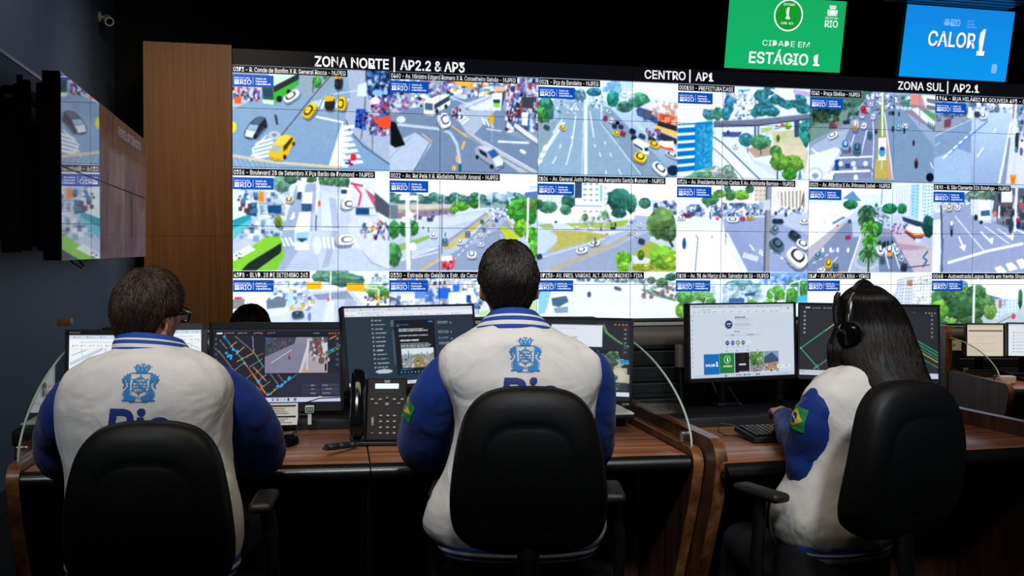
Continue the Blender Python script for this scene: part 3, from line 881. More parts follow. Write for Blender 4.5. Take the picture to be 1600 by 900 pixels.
p.poly([(280, 360), (330, 355), (335, 385), (285, 390)], 0x2e3a48); p.car(210, 470, 74, 46, 0xf0f4f6, -.5); p.rect(180, 380, 240, 420, 0x5a4a58); p.rect(222, 375, 245, 395, 0xc84a5a)
p.ell(815, 532, 10, 24, 0x4a2a3a); p.ell(838, 690, 15, 38, 0x232a3c); p.ell(838, 660, 10, 14, 0x8a4a3a); p.ell(945, 795, 30, 34, 0x141a24); p.ell(742, 436, 8, 26, 0x2a3440); p.ell(335, 580, 10, 30, 0x6a4a5a); p.ell(655, 425, 10, 24, 0x2a3440); p.ell(530, 445, 10, 20, 0x22303c); p.ell(700, 310, 7, 18, 0x30384a); p.ell(628, 305, 7, 18, 0x3a3a52)
p.poly([(680, 180), (780, 160), (975, 330), (975, 450), (700, 260)], 0x94828c); p.poly([(690, 165), (790, 160), (800, 260), (740, 270)], 0x6f96a0); p.specks(700, 170, 790, 270, 40, [0x4c7a74, 0xc8dde0, 0x38605c], 20)
p.poly([(780, 160), (870, 165), (880, 245), (790, 240)], 0xd98a78); p.poly([(870, 165), (975, 175), (975, 300), (905, 260)], 0xe9e6d2)
for y in (190, 240): p.poly([(905, y), (975, y + 12), (975, y + 46), (912, y + 30)], 0x6f7484)
p.poly([(880, 280), (975, 310), (975, 360), (890, 320)], 0x5d9a58); p.poly([(790, 270), (840, 260), (975, 370), (975, 420), (900, 370)], 0xdfe4e6)
for i in range(4): p.line([(925 + i * 15, 370 + i * 8), (925 + i * 15, 410 + i * 10)], 8, 0x2f6a70)
p.line([(855, 140), (858, 400)], 7, 0x8a8a98); p.line([(945, 680), (968, 730)], 8, 0xdfe7ee)

# -- top row, sixth feed: empty street with an orange bin on the pavement
p = feed(0, 5, 138, 1005, 130, 185, 840, 865)
roadbase(p, 138, 130, 1005, 870, 0x8fa6bc, 0x9fb4cc)
p.rect(130, 140, 420, 330, 0x7a98b4); p.specks(138, 180, 420, 400, 160, [0x4e6f90, 0x8fb0cc, 0x39506a, 0x6a6a7a, 0xb8ccdc], 34, .7)
p.poly([(140, 350), (420, 290), (230, 420), (140, 450)], 0x9098a4); p.poly([(205, 330), (255, 325), (250, 390), (205, 395)], 0x7a4a50)
p.poly([(138, 460), (420, 320), (560, 250), (700, 260), (690, 400), (610, 845), (138, 845)], 0x8099b4)
p.grad([(400, 260), (720, 200), (690, 440), (640, 845), (400, 845)], 0xc2d6e6, 0x92a6c4)
p.poly([(138, 640), (300, 560), (400, 600), (400, 845), (138, 845)], 0x9fb8d0)
p.specks(420, 180, 720, 260, 80, PALE + [0x5a7090], 24, .8); p.rect(600, 200, 710, 240, 0xe6f2fa)
p.line([(140, 460), (440, 310)], 6, 0xc8d4de); p.line([(240, 610), (520, 345)], 10, 0x5a8ad8)
for i in range(6): p.poly([(190 + i * 38, 640 - i * 40), (225 + i * 36, 605 - i * 36), (235 + i * 36, 612 - i * 36), (205 + i * 38, 645 - i * 40)], 0xf2f6fa)
p.line([(445, 630), (492, 555)], 10, 0xf2f6fa); p.line([(560, 440), (580, 405)], 8, 0xeaf1f7); p.line([(140, 540), (180, 510)], 6, 0xc2d0de)
p.poly([(700, 340), (760, 320), (1005, 500), (1005, 865), (640, 845)], 0xd3d6dc); p.line([(690, 360), (610, 842)], 16, 0xe4ecf2); p.poly([(672, 480), (690, 480), (660, 845), (630, 845)], 0x8a93a6)
p.poly([(735, 200), (1005, 210), (1005, 420), (740, 400)], 0x6f87a2); p.specks(735, 200, 1000, 480, 170, [0x3c5068, 0x9ab0c8, 0x2a3448, 0x5a5a70, 0xc4d2de], 26, .75, 1.6)
p.line([(725, 190), (712, 460)], 16, 0xd9e2ea); p.line([(730, 500), (720, 770)], 8, 0xc6ccd4); p.poly([(702, 200), (712, 200), (706, 330), (700, 330)], 0xb86a6a)
for x, y, c in [(735, 540, 0x39424c), (775, 550, 0xe0cfc4), (735, 500, 0x2a3440)]: p.ell(x, y, 14, 60, c)
p.ell(775, 540, 16, 34, 0xf0e6e0); p.ell(770, 590, 12, 34, 0x6a5a78); p.ell(775, 505, 9, 10, 0x584038); p.ell(730, 575, 10, 26, 0x3a8a7a)
p.poly([(692, 780), (735, 775), (728, 845), (698, 845)], 0xf07a1c); p.rect(690, 772, 738, 790, 0xf89a3a)
p.car(485, 305, 56, 60, 0xf6f8fa, -.1); p.car(585, 250, 34, 40, 0x7a8ca2, .0); p.car(440, 290, 40, 50, 0x3c4a5c, -.1); p.car(540, 245, 44, 40, 0xdde6ee, -.2); p.rect(375, 235, 402, 300, 0xe8f2fa); p.ell(388, 300, 20, 26, 0xdfe6ee)

# -- middle row, first feed: white buses and a lime green bus
p = feed(1, 0, 15, 880, 8, 22, 584, 588)
roadbase(p, 15, 8, 880, 590, 0xdfe6ee, 0xb6c0d2)
p.rect(10, 40, 890, 130, 0xdde8f2); p.poly([(15, 130), (160, 120), (300, 200), (300, 330), (15, 440)], 0xb9c8d4); p.specks(20, 120, 300, 400, 120, PALE + [0x6a90b0, 0x2e4c6a], 26, .7)
p.tree(280, 90, 50, 60, 0x6f9a86, 36); p.tree(330, 70, 40, 30, 0x4c7a5a); p.tree(430, 64, 70, 24, 0x547d5a, 30); p.tree(530, 80, 50, 40, 0x5f8a62, 30); p.tree(610, 80, 50, 50, 0x5a8262, 30)
p.poly([(360, 100), (480, 90), (450, 350), (300, 580), (230, 580), (290, 340)], 0x9fadc0); p.poly([(490, 100), (600, 110), (690, 350), (860, 580), (480, 580)], 0xc2ccda); p.grad([(500, 130), (600, 150), (600, 330), (500, 330)], 0xcdd6e2, 0xdde4ec)
p.poly([(540, 170), (580, 180), (600, 330), (540, 560), (500, 570), (560, 350)], 0x9aa4b8, .6)
p.poly([(700, 260), (880, 330), (880, 588), (720, 480), (640, 340)], 0xd3d8e0)
p.poly([(15, 290), (110, 270), (120, 300), (20, 410)], 0x2f9aa0); p.poly([(15, 350), (120, 290), (122, 310), (20, 410)], 0x67bcc0); p.poly([(80, 210), (145, 200), (145, 280), (90, 270)], 0x24506a); p.poly([(15, 130), (80, 130), (90, 270), (15, 300)], 0xd8e6ea); p.specks(20, 140, 140, 240, 30, [0x5a3a34, 0xe8ecee, 0x3f7aa0], 22)
p.poly([(205, 215), (280, 215), (278, 262), (205, 260)], 0x1d4d78); p.line([(155, 205), (300, 212)], 6, 0x8a94a4); p.line([(155, 210), (165, 390)], 12, 0xd7d9c2); p.line([(160, 265), (295, 268)], 5, 0x7a8494); p.line([(295, 212), (290, 340)], 4, 0x8a94a4)
p.rect(158, 140, 184, 196, 0xf08a1c); p.line([(165, 50), (172, 140)], 7, 0xc8ccd0)
p.tree(262, 310, 24, 40, 0x6f8a30, 20); p.car(322, 186, 44, 40, 0xd8cfa0, .0); p.line([(350, 255), (330, 295)], 10, 0xf4f7fa); p.ell(340, 285, 16, 8, 0xf4f7fa, rot=-.6)
p.poly([(385, 60), (420, 60), (415, 100), (385, 100)], 0xeef0f2); p.poly([(365, 100), (410, 95), (405, 150), (365, 180)], 0xe6ecf0); p.poly([(368, 140), (392, 140), (385, 185), (362, 180)], 0x34495c)
p.poly([(400, 145), (450, 140), (447, 205), (390, 205)], 0xf6f8f8); p.poly([(388, 205), (446, 205), (444, 250), (390, 250)], 0x3a5878)
p.poly([(378, 255), (440, 252), (435, 355), (352, 360)], 0xfcfcfa); p.poly([(352, 360), (435, 355), (432, 430), (350, 430)], 0xdfe9ea); p.poly([(358, 368), (430, 364), (426, 420), (356, 420)], 0x9fc6da); p.poly([(360, 400), (424, 402), (390, 425)], 0x2f4a5a); p.poly([(348, 430), (432, 430), (428, 465), (355, 468)], 0xf2f4ee)
p.line([(478, 50), (470, 270), (468, 350)], 9, 0xe9edf0); p.poly([(445, 260), (500, 240), (500, 380), (450, 385)], 0xc6ccd4, .7); p.line([(470, 270), (468, 360)], 6, 0x3a4a60); p.ell(487, 205, 7, 18, 0xe2502a)
p.ell(475, 440, 32, 60, 0xc3ccd4); p.ell(475, 440, 24, 50, 0xdbe1e6)
zebra(p, (270, 400), (340, 395), 22, 46, 3, .5); p.line([(285, 350), (360, 348)], 7, 0xf0f4f8); zebra(p, (505, 392), (600, 395), 8, 66, 4, .5); zebra(p, (650, 400), (700, 410), 20, 50, 2, .5); p.line([(500, 350), (600, 352)], 7, 0xeef2f6)
p.poly([(605, 110), (660, 115), (665, 180), (605, 175)], 0xf2f4f4); p.rect(608, 125, 640, 150, 0x2d4868); p.car(642, 208, 54, 76, 0xf8f9fa, 1.5); p.car(628, 410, 56, 110, 0xf8f9fb, 1.5, 0x8fa8be)
p.poly([(660, 90), (760, 85), (800, 200), (800, 290), (690, 200)], 0xd9dde2); p.line([(675, 90), (720, 150), (705, 220)], 12, 0xe04a5e); p.line([(660, 90), (730, 105)], 12, 0xe0364e); p.poly([(740, 120), (795, 160), (800, 230), (770, 180)], 0xc05a70)
p.poly([(690, 225), (765, 228), (765, 268), (690, 266)], 0x1d4d78); p.line([(655, 225), (815, 230)], 5, 0x8a94a4); p.line([(690, 270), (815, 272)], 4, 0x8a94a4); p.line([(812, 220), (790, 480)], 11, 0xd9dad0)
p.poly([(795, 140), (880, 210), (880, 370), (800, 240)], 0x50565f); p.poly([(810, 250), (880, 290), (880, 330), (830, 310)], 0xdfe6ea); p.poly([(800, 50), (880, 90), (880, 200), (800, 140)], 0xf2f4f6)
p.specks(700, 290, 880, 400, 70, CROWD + PALE, 14, .8, 1.6); p.rect(775, 335, 795, 355, 0xf0a41e); p.line([(725, 470), (780, 540), (880, 580)], 4, 0x8a94a8)
p.poly([(15, 520), (190, 395), (270, 390), (290, 430), (60, 583), (15, 583)], 0x86c93a); p.poly([(20, 490), (100, 440), (140, 465), (20, 530)], 0xe3efe0); p.poly([(60, 583), (100, 540), (280, 425), (280, 480), (140, 583)], 0x22332a); p.poly([(140, 583), (270, 490), (290, 440), (295, 500), (250, 583)], 0x7cc436); p.specks(30, 480, 90, 510, 6, [0x28323a], 8)

# -- middle row, second feed: dual carriageway with trees
p = feed(1, 1, 15, 985, 25, 44, 668, 678)
roadbase(p, 15, 25, 985, 680, 0xf4f8fc, 0xa3b0c4)
p.rect(0, 30, 1000, 190, 0xf2f7fb)
p.rect(10, 195, 1000, 260, 0x88a7a0)
for i in range(22): p.tree(30 + i * 45, 190 + (i % 3) * 12, 40, 34, [0x55897c, 0x6b9a86, 0x4a7a78][i % 3], 14)
p.specks(640, 150, 860, 190, 24, [0xa9c2d6, 0xc6d6e4, 0x8fb0c8], 26, .8, 1.4)
p.rect(20, 235, 430, 275, 0xc9c3b2); p.rect(15, 268, 440, 300, 0xb2a38e); p.poly([(70, 300), (430, 262), (430, 300), (70, 330)], 0x8d7d8e); p.line([(15, 300), (430, 262)], 10, 0xa08c72); p.specks(80, 275, 430, 320, 50, [0x4b4a66, 0x9a5a72, 0x7488a8, 0xd8d4cc], 18, .8)
p.poly([(20, 240), (70, 240), (70, 330), (20, 330)], 0x6f7a86)
p.poly([(80, 400), (210, 350), (640, 270), (700, 262), (350, 520), (60, 610), (80, 520)], 0xbcc7d4); p.poly([(200, 350), (640, 285), (600, 330), (220, 420)], 0xccd5de)
p.poly([(60, 500), (270, 435), (275, 455), (60, 550)], 0x8eb060); p.poly([(60, 610), (340, 500), (350, 580), (220, 665), (15, 665)], 0x9fa9ba); p.line([(90, 600), (330, 515)], 7, 0xe6edf2); p.line([(160, 585), (330, 545)], 6, 0xeef3f6); p.line([(120, 560), (330, 515)], 5, 0xe0e8ee)
p.poly([(360, 530), (500, 440), (680, 290), (680, 275), (560, 350), (380, 470)], 0xb8b39c); p.poly([(360, 530), (520, 410), (690, 280), (680, 300), (500, 460), (400, 530)], 0xc8b95a); p.line([(360, 500), (560, 360), (650, 290)], 16, 0x8f9cae)
p.poly([(690, 290), (790, 240), (780, 320), (860, 480), (870, 665), (240, 665), (480, 520)], 0x8f9cb2); p.poly([(700, 290), (780, 250), (790, 330), (720, 400), (520, 520)], 0xa6b1c4)
p.line([(220, 665), (345, 585)], 10, 0xe2b25a); p.dash((430, 600), (590, 430), 8, 0xdfe6ee, 6); p.line([(740, 430), (780, 520), (800, 600)], 5, 0xdde4ec); p.poly([(730, 380), (780, 385), (860, 440), (860, 480), (780, 470)], 0xb9c83e); p.poly([(780, 330), (850, 390), (800, 370)], 0xc3b45a)
p.tree(850, 265, 80, 80, 0x4d9a3c, 60); p.tree(910, 310, 80, 70, 0x3f8f3a, 50); p.tree(940, 230, 60, 70, 0x58813f, 40); p.tree(880, 390, 60, 60, 0x6fae36, 40); p.tree(950, 440, 50, 60, 0x55a636, 40); p.tree(960, 540, 30, 70, 0x62ac3a, 30)
p.tree(475, 250, 60, 34, 0x5a9a34, 30); p.tree(565, 230, 34, 36, 0x3f7f38, 22); p.tree(430, 270, 30, 26, 0x6aa03a); p.tree(45, 400, 40, 62, 0x3f8a48, 36); p.tree(110, 390, 34, 60, 0x3c7f3e, 30); p.tree(165, 390, 40, 56, 0x3f8a3c, 36); p.tree(40, 560, 56, 80, 0x4b8a52, 44)
p.line([(130, 150), (132, 400), (140, 660)], 30, 0xdfe6ea); p.line([(145, 160), (155, 660)], 6, 0x98a4ae); p.ell(150, 305, 20, 20, 0xf2f4f4); p.ell(110, 335, 20, 20, 0xe6eaec); p.ell(168, 510, 20, 28, 0xf4f6f8); p.rect(80, 180, 200, 210, 0xf0f4f6)
p.line([(195, 180), (195, 340)], 10, 0xe6ecf0); p.line([(595, 170), (595, 270)], 8, 0xe9eef2); p.line([(925, 130), (918, 480)], 14, 0xeef2f4); p.rect(930, 115, 985, 140, 0xc4d2e0); p.poly([(900, 160), (985, 150), (985, 200), (900, 190)], 0x5a7aa8)
p.line([(365, 180), (365, 250)], 6, 0xdfe8ee); p.line([(450, 170), (450, 240)], 5, 0xdfe8ee); p.line([(800, 190), (800, 240)], 5, 0xe6eef2); p.line([(680, 180), (680, 250)], 4, 0xe0e8ee)
for x, y, w, h, c in [(550, 565, 60, 54, 0xf8f8f4), (610, 497, 42, 36, 0xeceef0), (473, 480, 42, 44, 0xf0f2f4), (522, 428, 36, 44, 0x7c8c9c), (598, 437, 36, 32, 0xf0eedc), (663, 420, 30, 24, 0xf2f4f4), (630, 400, 28, 30, 0x7a9a98), (650, 370, 22, 20, 0xd8d29a), (692, 370, 22, 20, 0xcfc07a), (616, 348, 24, 30, 0x6a7a52), (685, 330, 24, 22, 0xe8ecf0), (712, 340, 22, 26, 0x4a5a7a), (300, 438, 44, 38, 0xf4f6f6), (374, 478, 40, 50, 0x6f8896), (275, 335, 40, 24, 0x49586a), (700, 310, 22, 22, 0xdfe6ea), (660, 330, 18, 18, 0xf0f0f0)]:
    p.car(x, y, w, h, c, 0)
p.specks(640, 260, 780, 330, 70, PALE, 12, .85)
p.poly([(355, 575), (425, 570), (440, 600), (430, 660), (350, 655)], 0xd8505a); p.poly([(350, 575), (420, 568), (425, 600), (352, 605)], 0xeff0f2); p.specks(355, 600, 425, 650, 16, [0xa8323c, 0xe89aa0, 0x4a3a44], 16)
p.line([(265, 385), (265, 415)], 8, 0x39424c); p.line([(232, 380), (232, 400)], 7, 0x6a4a58); p.line([(375, 420), (375, 445)], 7, 0x39424c); p.line([(352, 180), (352, 560)], 7, 0x56707c)

# -- middle row, third feed: roundabout with a white office block
p = feed(1, 2, 20, 850, 40, 60, 622, 618)
roadbase(p, 20, 40, 850, 620, 0xe6eff8, 0xb4bed0)
p.rect(10, 60, 860, 300, 0xf4f8fb); p.rect(10, 140, 240, 230, 0xe3e6ea); block(p, [(20, 150), (235, 150), (235, 215), (20, 215)], 0xdfe0e2, 4, 9, 0xb8bec8); p.rect(238, 80, 280, 180, 0x3c4d6a)
block(p, [(280, 80), (385, 80), (385, 275), (280, 275)], 0xf8f9fa, 6, 3, 0x6f88a8); p.rect(385, 100, 400, 275, 0x8fc0d4); block(p, [(400, 70), (440, 70), (440, 270), (400, 270)], 0xeef2f6, 6, 1, 0xaabccc); p.poly([(232, 195), (400, 200), (400, 255), (232, 250)], 0xf2f4f6); p.line([(235, 225), (400, 228)], 8, 0x8fa2b6)
p.rect(240, 250, 256, 330, 0xe4eaee); p.rect(440, 110, 560, 140, 0xeaf0f4)
p.tree(80, 235, 60, 40, 0x4d8a6a, 36); p.tree(200, 200, 44, 50, 0x3f7260, 30); p.tree(185, 250, 36, 34, 0x54906a, 26); p.tree(30, 215, 26, 30, 0x3a6a58); p.tree(500, 190, 74, 74, 0x33685a, 60); p.tree(570, 210, 40, 60, 0x3f7a66, 40); p.tree(500, 270, 50, 30, 0x3a6a5c, 24); p.tree(300, 295, 20, 26, 0x5a8a4a); p.tree(418, 280, 24, 26, 0x5f904a)
p.tree(655, 210, 40, 36, 0x4a7a6c, 30); p.poly([(690, 190), (850, 200), (850, 270), (700, 240)], 0xc9d0da); p.specks(700, 190, 845, 260, 40, [0x3f5aa8, 0x8f9cb4, 0xe8ecf0, 0x2f3d58], 24, .8)
p.poly([(20, 310), (120, 260), (260, 330), (60, 330)], 0xe6ecf2); p.poly([(180, 330), (400, 325), (560, 310), (520, 350), (400, 360), (240, 360)], 0xa9b85c); p.poly([(400, 345), (470, 320), (560, 315), (540, 345), (430, 362)], 0x98b84a); p.specks(260, 275, 450, 330, 50, [0x8aa05a, 0x9aa4ae, 0xc8ccd0, 0x5a6a5a], 18, .7)
p.poly([(20, 340), (100, 330), (120, 360), (60, 365)], 0x9fb06a)
p.poly([(20, 370), (110, 372), (240, 370), (400, 365), (560, 350), (600, 280), (700, 290), (690, 420), (560, 500), (60, 620), (20, 620)], 0xaab5c8)
p.poly([(100, 370), (330, 382), (440, 396), (300, 440), (80, 510), (140, 440), (130, 395)], 0xb8b060); p.specks(120, 385, 400, 470, 60, [0xc8b860, 0xa8ac50, 0x98a858], 24, .5)
p.poly([(20, 365), (90, 375), (138, 410), (130, 445), (60, 510), (20, 515)], 0xc2d0e0); p.poly([(240, 368), (400, 380), (560, 370), (440, 400)], 0xd6dde8)
p.poly([(20, 540), (200, 480), (440, 410), (460, 420), (300, 500), (60, 620), (20, 620)], 0xa2aec2); p.poly([(60, 610), (300, 510), (450, 450), (600, 370), (610, 378), (470, 470), (130, 620)], 0xb0ab98); p.poly([(130, 620), (480, 470), (680, 380), (690, 430), (520, 620)], 0x98a3b8); p.line([(20, 545), (420, 420)], 5, 0xdfe6ee)
p.poly([(590, 510), (690, 435), (800, 480), (850, 500), (850, 620), (580, 620)], 0xa3b04c); p.poly([(580, 520), (700, 540), (680, 570), (590, 570)], 0xd3d8dc)
p.tree(760, 330, 90, 100, 0x5f7f4c, 90); p.tree(800, 390, 56, 50, 0x4d6c48, 34); p.tree(530, 540, 52, 48, 0x6aa83a, 50); p.tree(530, 595, 40, 40, 0x7cc03e, 36); p.tree(770, 530, 86, 74, 0x77a83a, 80); p.tree(820, 560, 60, 50, 0x8aac3c, 40); p.tree(635, 520, 22, 34, 0x5a8038, 18); p.tree(650, 595, 70, 24, 0xa0a83c, 30); p.line([(790, 400), (830, 470)], 16, 0x3e4440)
for x, y, w, h, c, r_ in [(282, 492, 64, 42, 0xf2f4f6, -.2), (357, 450, 60, 36, 0xf6f8fa, -.2), (332, 364, 44, 20, 0xf2f4f6, 0), (252, 356, 36, 18, 0xf2f4f6, 0), (466, 358, 34, 16, 0x2f3d48, 0), (606, 396, 34, 30, 0xeef0f4, .4), (638, 436, 40, 36, 0x384858, .4), (567, 385, 26, 28, 0xc8d6de, 0), (628, 338, 28, 30, 0xf0f4f6, .4), (575, 320, 20, 18, 0x8a9aae, 0), (32, 530, 36, 32, 0x33405a, -.2), (128, 322, 18, 12, 0x5a6a7a, 0), (550, 338, 26, 16, 0xe8eef2, 0), (598, 305, 18, 16, 0xe8eef2, 0)]:
    p.car(x, y, w, h, c, r_)
p.line([(360, 415), (360, 470)], 6, 0x4a4a44); p.rect(420, 390, 438, 402, 0xe07a4a); p.line([(480, 325), (480, 350)], 9, 0x2a3440); p.line([(395, 355), (395, 375)], 8, 0x3a4450); p.line([(445, 240), (445, 290)], 4, 0xd8e0e6)

# -- middle row, fourth feed: plaza, avenue and a colonnaded building
p = feed(1, 3, 28, 885, 5, 28, 625, 629)
roadbase(p, 28, 5, 885, 630, 0xe8eef6, 0xdfe5ee)
p.rect(20, 40, 890, 170, 0xe9eff5); block(p, [(350, 30), (520, 30), (520, 110), (350, 110)], 0xe8ecf0, 4, 7, 0xc0c8d2); block(p, [(40, 130), (200, 140), (200, 195), (40, 190)], 0xeceff2, 2, 5, 0xc9d0d8)
p.tree(240, 150, 56, 40, 0x4f8a5a, 40); p.tree(300, 110, 40, 30, 0x6a9a4a, 26); p.tree(440, 120, 54, 36, 0x71a83e, 44); p.tree(370, 120, 36, 40, 0x4f8050, 26); p.tree(495, 80, 30, 30, 0x4b7a55, 20); p.tree(350, 70, 24, 34, 0x587f70)
block(p, [(525, 50), (605, 45), (605, 170), (525, 160)], 0xd9cdbe, 4, 3, 0xaa9f94); p.poly([(640, 60), (885, 40), (885, 235), (650, 200)], 0xe2ddd4); p.poly([(680, 100), (850, 92), (870, 215), (690, 190)], 0x98907f)
for i in range(8): p.poly([(684 + i * 25, 98 - i), (698 + i * 25, 97 - i), (704 + i * 24, 196 + i * 4), (690 + i * 24, 194 + i * 4)], 0xe9e3d6)
p.poly([(640, 62), (885, 42), (885, 70), (640, 95)], 0xefe9df); p.line([(850, 110), (840, 190)], 8, 0x4c4a44)
p.specks(40, 180, 320, 260, 150, PALE + [0x5a6a86, 0x7a3a4a, 0x2f4470], 20, .85); p.specks(310, 165, 600, 250, 190, [0x4a5c7c, 0xdfe6ee, 0x2c3a54, 0x8aa0bc, 0x6e86a4], 18, .85); p.specks(640, 200, 885, 250, 60, PALE + [0x39424e], 18, .8)
p.poly([(320, 260), (600, 250), (885, 260), (885, 630), (480, 630), (340, 380)], 0x98a3c2); p.poly([(340, 380), (420, 350), (620, 620), (480, 625)], 0x8f9abc); p.poly([(640, 240), (885, 250), (885, 380), (700, 310)], 0xb9c2d2)
p.poly([(28, 330), (320, 300), (340, 380), (480, 625), (28, 625)], 0xf2f4f8); p.poly([(28, 260), (300, 260), (310, 320), (28, 340)], 0xdfe5ee); p.poly([(340, 360), (360, 370), (490, 622), (440, 622)], 0xdde5ee); p.line([(150, 380), (165, 400), (150, 622)], 7, 0x6f8098); p.line([(315, 60), (318, 360)], 5, 0x8a9ab0)
p.line([(340, 370), (345, 450)], 6, 0x7a8aa4); p.line([(370, 480), (440, 600)], 4, 0xb8c4d2); p.line([(500, 445), (530, 485)], 9, 0xf2f5fa); zebra(p, (455, 530), (555, 560), 8, -34, 7, .6); zebra(p, (560, 505), (600, 530), 8, -30, 3, .6); p.dash((640, 480), (800, 600), 10, 0xf2f6fa, 5); zebra(p, (325, 262), (600, 252), 4, 14, 16, .5)
p.poly([(600, 45), (640, 45), (632, 625), (590, 625), (606, 300)], 0x8e9398); p.poly([(600, 45), (612, 45), (604, 625), (590, 625)], 0x5f666c); p.rect(580, 150, 632, 220, 0xc9ced2); p.rect(560, 165, 585, 215, 0xa9b2ba)
for x, y, w, h, c, r_ in [(388, 282, 76, 36, 0xf4f6fa, 0), (450, 274, 36, 30, 0xd2446a, 0), (500, 270, 52, 28, 0xe0b830, 0), (682, 292, 74, 36, 0x333d4a, 0), (662, 345, 50, 60, 0x7a8fa0, .7), (678, 445, 96, 84, 0x4d6570, .8), (795, 388, 86, 60, 0x36424f, .6), (812, 532, 150, 120, 0xf8f9fb, .75), (850, 445, 90, 60, 0xeef1f5, .5), (95, 252, 56, 30, 0x8a3a50, 0), (55, 270, 50, 30, 0xf0f2f6, 0), (860, 294, 60, 36, 0xeef2f4, 0), (292, 228, 36, 24, 0x5a8ac8, 0), (435, 240, 36, 26, 0xdfe6ea, 0)]:
    p.car(x, y, w, h, c, r_)
p.rect(278, 264, 298, 284, 0xe04a58); p.ell(78, 440, 13, 36, 0x2c4aa0); p.ell(78, 408, 7, 9, 0x2a3050); p.line([(255, 385), (255, 400)], 6, 0x8a4a4a); p.line([(240, 230), (245, 280)], 8, 0x3a4a7a); p.ell(735, 250, 10, 14, 0x39424e); p.ell(668, 240, 10, 14, 0x39424e)

# -- middle row, fifth feed: beach avenue with palms
p = feed(1, 4, 25, 918, 5, 37, 652, 643)
roadbase(p, 25, 5, 918, 650, 0xe2edf6, 0x8f9ab2)
p.rect(20, 40, 920, 180, 0xe9f2f9); p.poly([(265, 130), (335, 78), (370, 120), (400, 150), (265, 150)], 0x5f90b2); p.rect(25, 135, 300, 165, 0xd2e4f0)
p.poly([(25, 165), (300, 165), (370, 210), (260, 290), (25, 480)], 0xf2f0ee); p.specks(60, 220, 300, 380, 60, [0xc89a92, 0xb8a8a0, 0x8a9ab0, 0xe0c8c0], 8, .7)
p.poly([(190, 300), (270, 255), (290, 265), (200, 315)], 0x54769a, .8); p.poly([(25, 480), (300, 280), (340, 290), (60, 560), (25, 580)], 0xb6b0b8)
block(p, [(420, 110), (560, 100), (560, 200), (420, 200)], 0xdde8f0, 6, 8, 0xb4c8d8); block(p, [(545, 60), (640, 60), (640, 190), (545, 190)], 0xe3ebf2, 8, 5, 0xb8c8d6); block(p, [(640, 50), (760, 40), (750, 250), (640, 210)], 0xe6e8ec, 12, 6, 0x8a9cb4); block(p, [(755, 40), (850, 40), (840, 290), (750, 250)], 0xa6d0e2, 10, 3, 0x6aa4c4); block(p, [(850, 40), (918, 50), (918, 260), (840, 290)], 0xd6e6ee, 10, 3, 0x6c96b4); p.rect(815, 40, 835, 290, 0xf4f8fa)
p.poly([(690, 260), (840, 300), (838, 340), (700, 290)], 0x2e4258); p.line([(545, 60), (540, 180)], 6, 0x6f8496)
p.poly([(430, 200), (540, 190), (600, 260), (560, 330), (430, 330)], 0xa8b8c4); p.specks(440, 200, 600, 330, 110, PALE + [0x49586a, 0x6a8a7a], 16, .8)
p.poly([(290, 300), (420, 300), (400, 380), (310, 650), (25, 650), (25, 580)], 0x7f8ca6); p.poly([(330, 280), (420, 300), (400, 400), (340, 400)], 0xb8c2d0)
p.poly([(385, 400), (420, 390), (520, 640), (310, 650)], 0xaab4c0); p.line([(395, 395), (312, 650)], 9, 0xeef2f6); p.line([(512, 420), (530, 645)], 7, 0xe9eef2); p.ell(440, 570, 90, 60, 0xb8c0c8); p.ell(440, 570, 70, 40, 0x98a4b0)
p.poly([(515, 400), (630, 390), (790, 650), (530, 650)], 0x74829c); p.poly([(540, 340), (600, 340), (640, 400), (515, 400)], 0x8b96a8)
p.poly([(630, 390), (720, 380), (918, 470), (918, 650), (790, 650)], 0xc2b4bc); p.poly([(610, 330), (720, 320), (740, 370), (640, 390)], 0xc4b2c0); p.poly([(650, 440), (880, 470), (760, 490), (690, 490)], 0xb490a2); p.specks(610, 300, 760, 380, 60, CROWD, 12, .7)
p.line([(735, 610), (900, 590)], 7, 0x4a4a52); p.line([(740, 490), (918, 480)], 5, 0x98a0a8); p.line([(885, 495), (850, 540), (880, 560), (850, 605)], 12, 0x3a6a80)
p.tree(320, 175, 58, 34, 0x2f7d4a, 44); p.tree(600, 205, 60, 40, 0x2d7d54, 40); p.tree(690, 205, 36, 40, 0x2f7a52, 30); p.tree(505, 180, 14, 16, 0x4f9070); p.tree(885, 330, 50, 80, 0x1f4c44, 44); p.tree(500, 345, 56, 60, 0x2f6a4a, 44)
for cx, cy, rr, c in [(440, 230, 68, 0x3f6f54), (435, 280, 60, 0x3a6a4a), (460, 340, 66, 0x5aa046), (465, 430, 56, 0x4f9a3a), (455, 520, 70, 0x48804a)]:
    for k in range(18):
        t = 2 * PI * k / 18 + .1
        p.line([(cx, cy), (cx + rr * .6 * math.cos(t), cy - 18 + rr * .5 * math.sin(t)), (cx + rr * math.cos(t), cy + 14 + rr * .75 * math.sin(t))], 11, rgb(c) * 255 * (.7 + .5 * (k % 3) / 2))
    p.ell(cx, cy, rr * .4, rr * .4, rgb(c) * 255 * .7)
p.line([(455, 530), (455, 645)], 12, 0x3f4a40)
p.poly([(720, 350), (740, 330), (830, 335), (860, 385), (850, 400), (800, 430), (720, 375)], 0x4a4448); p.poly([(722, 350), (740, 320), (830, 330), (858, 380), (790, 385)], 0xf0e2d4); p.poly([(722, 350), (795, 388), (858, 382), (858, 395), (795, 402), (722, 364)], 0xe0582e); p.rect(790, 410, 830, 440, 0xc9d2da)
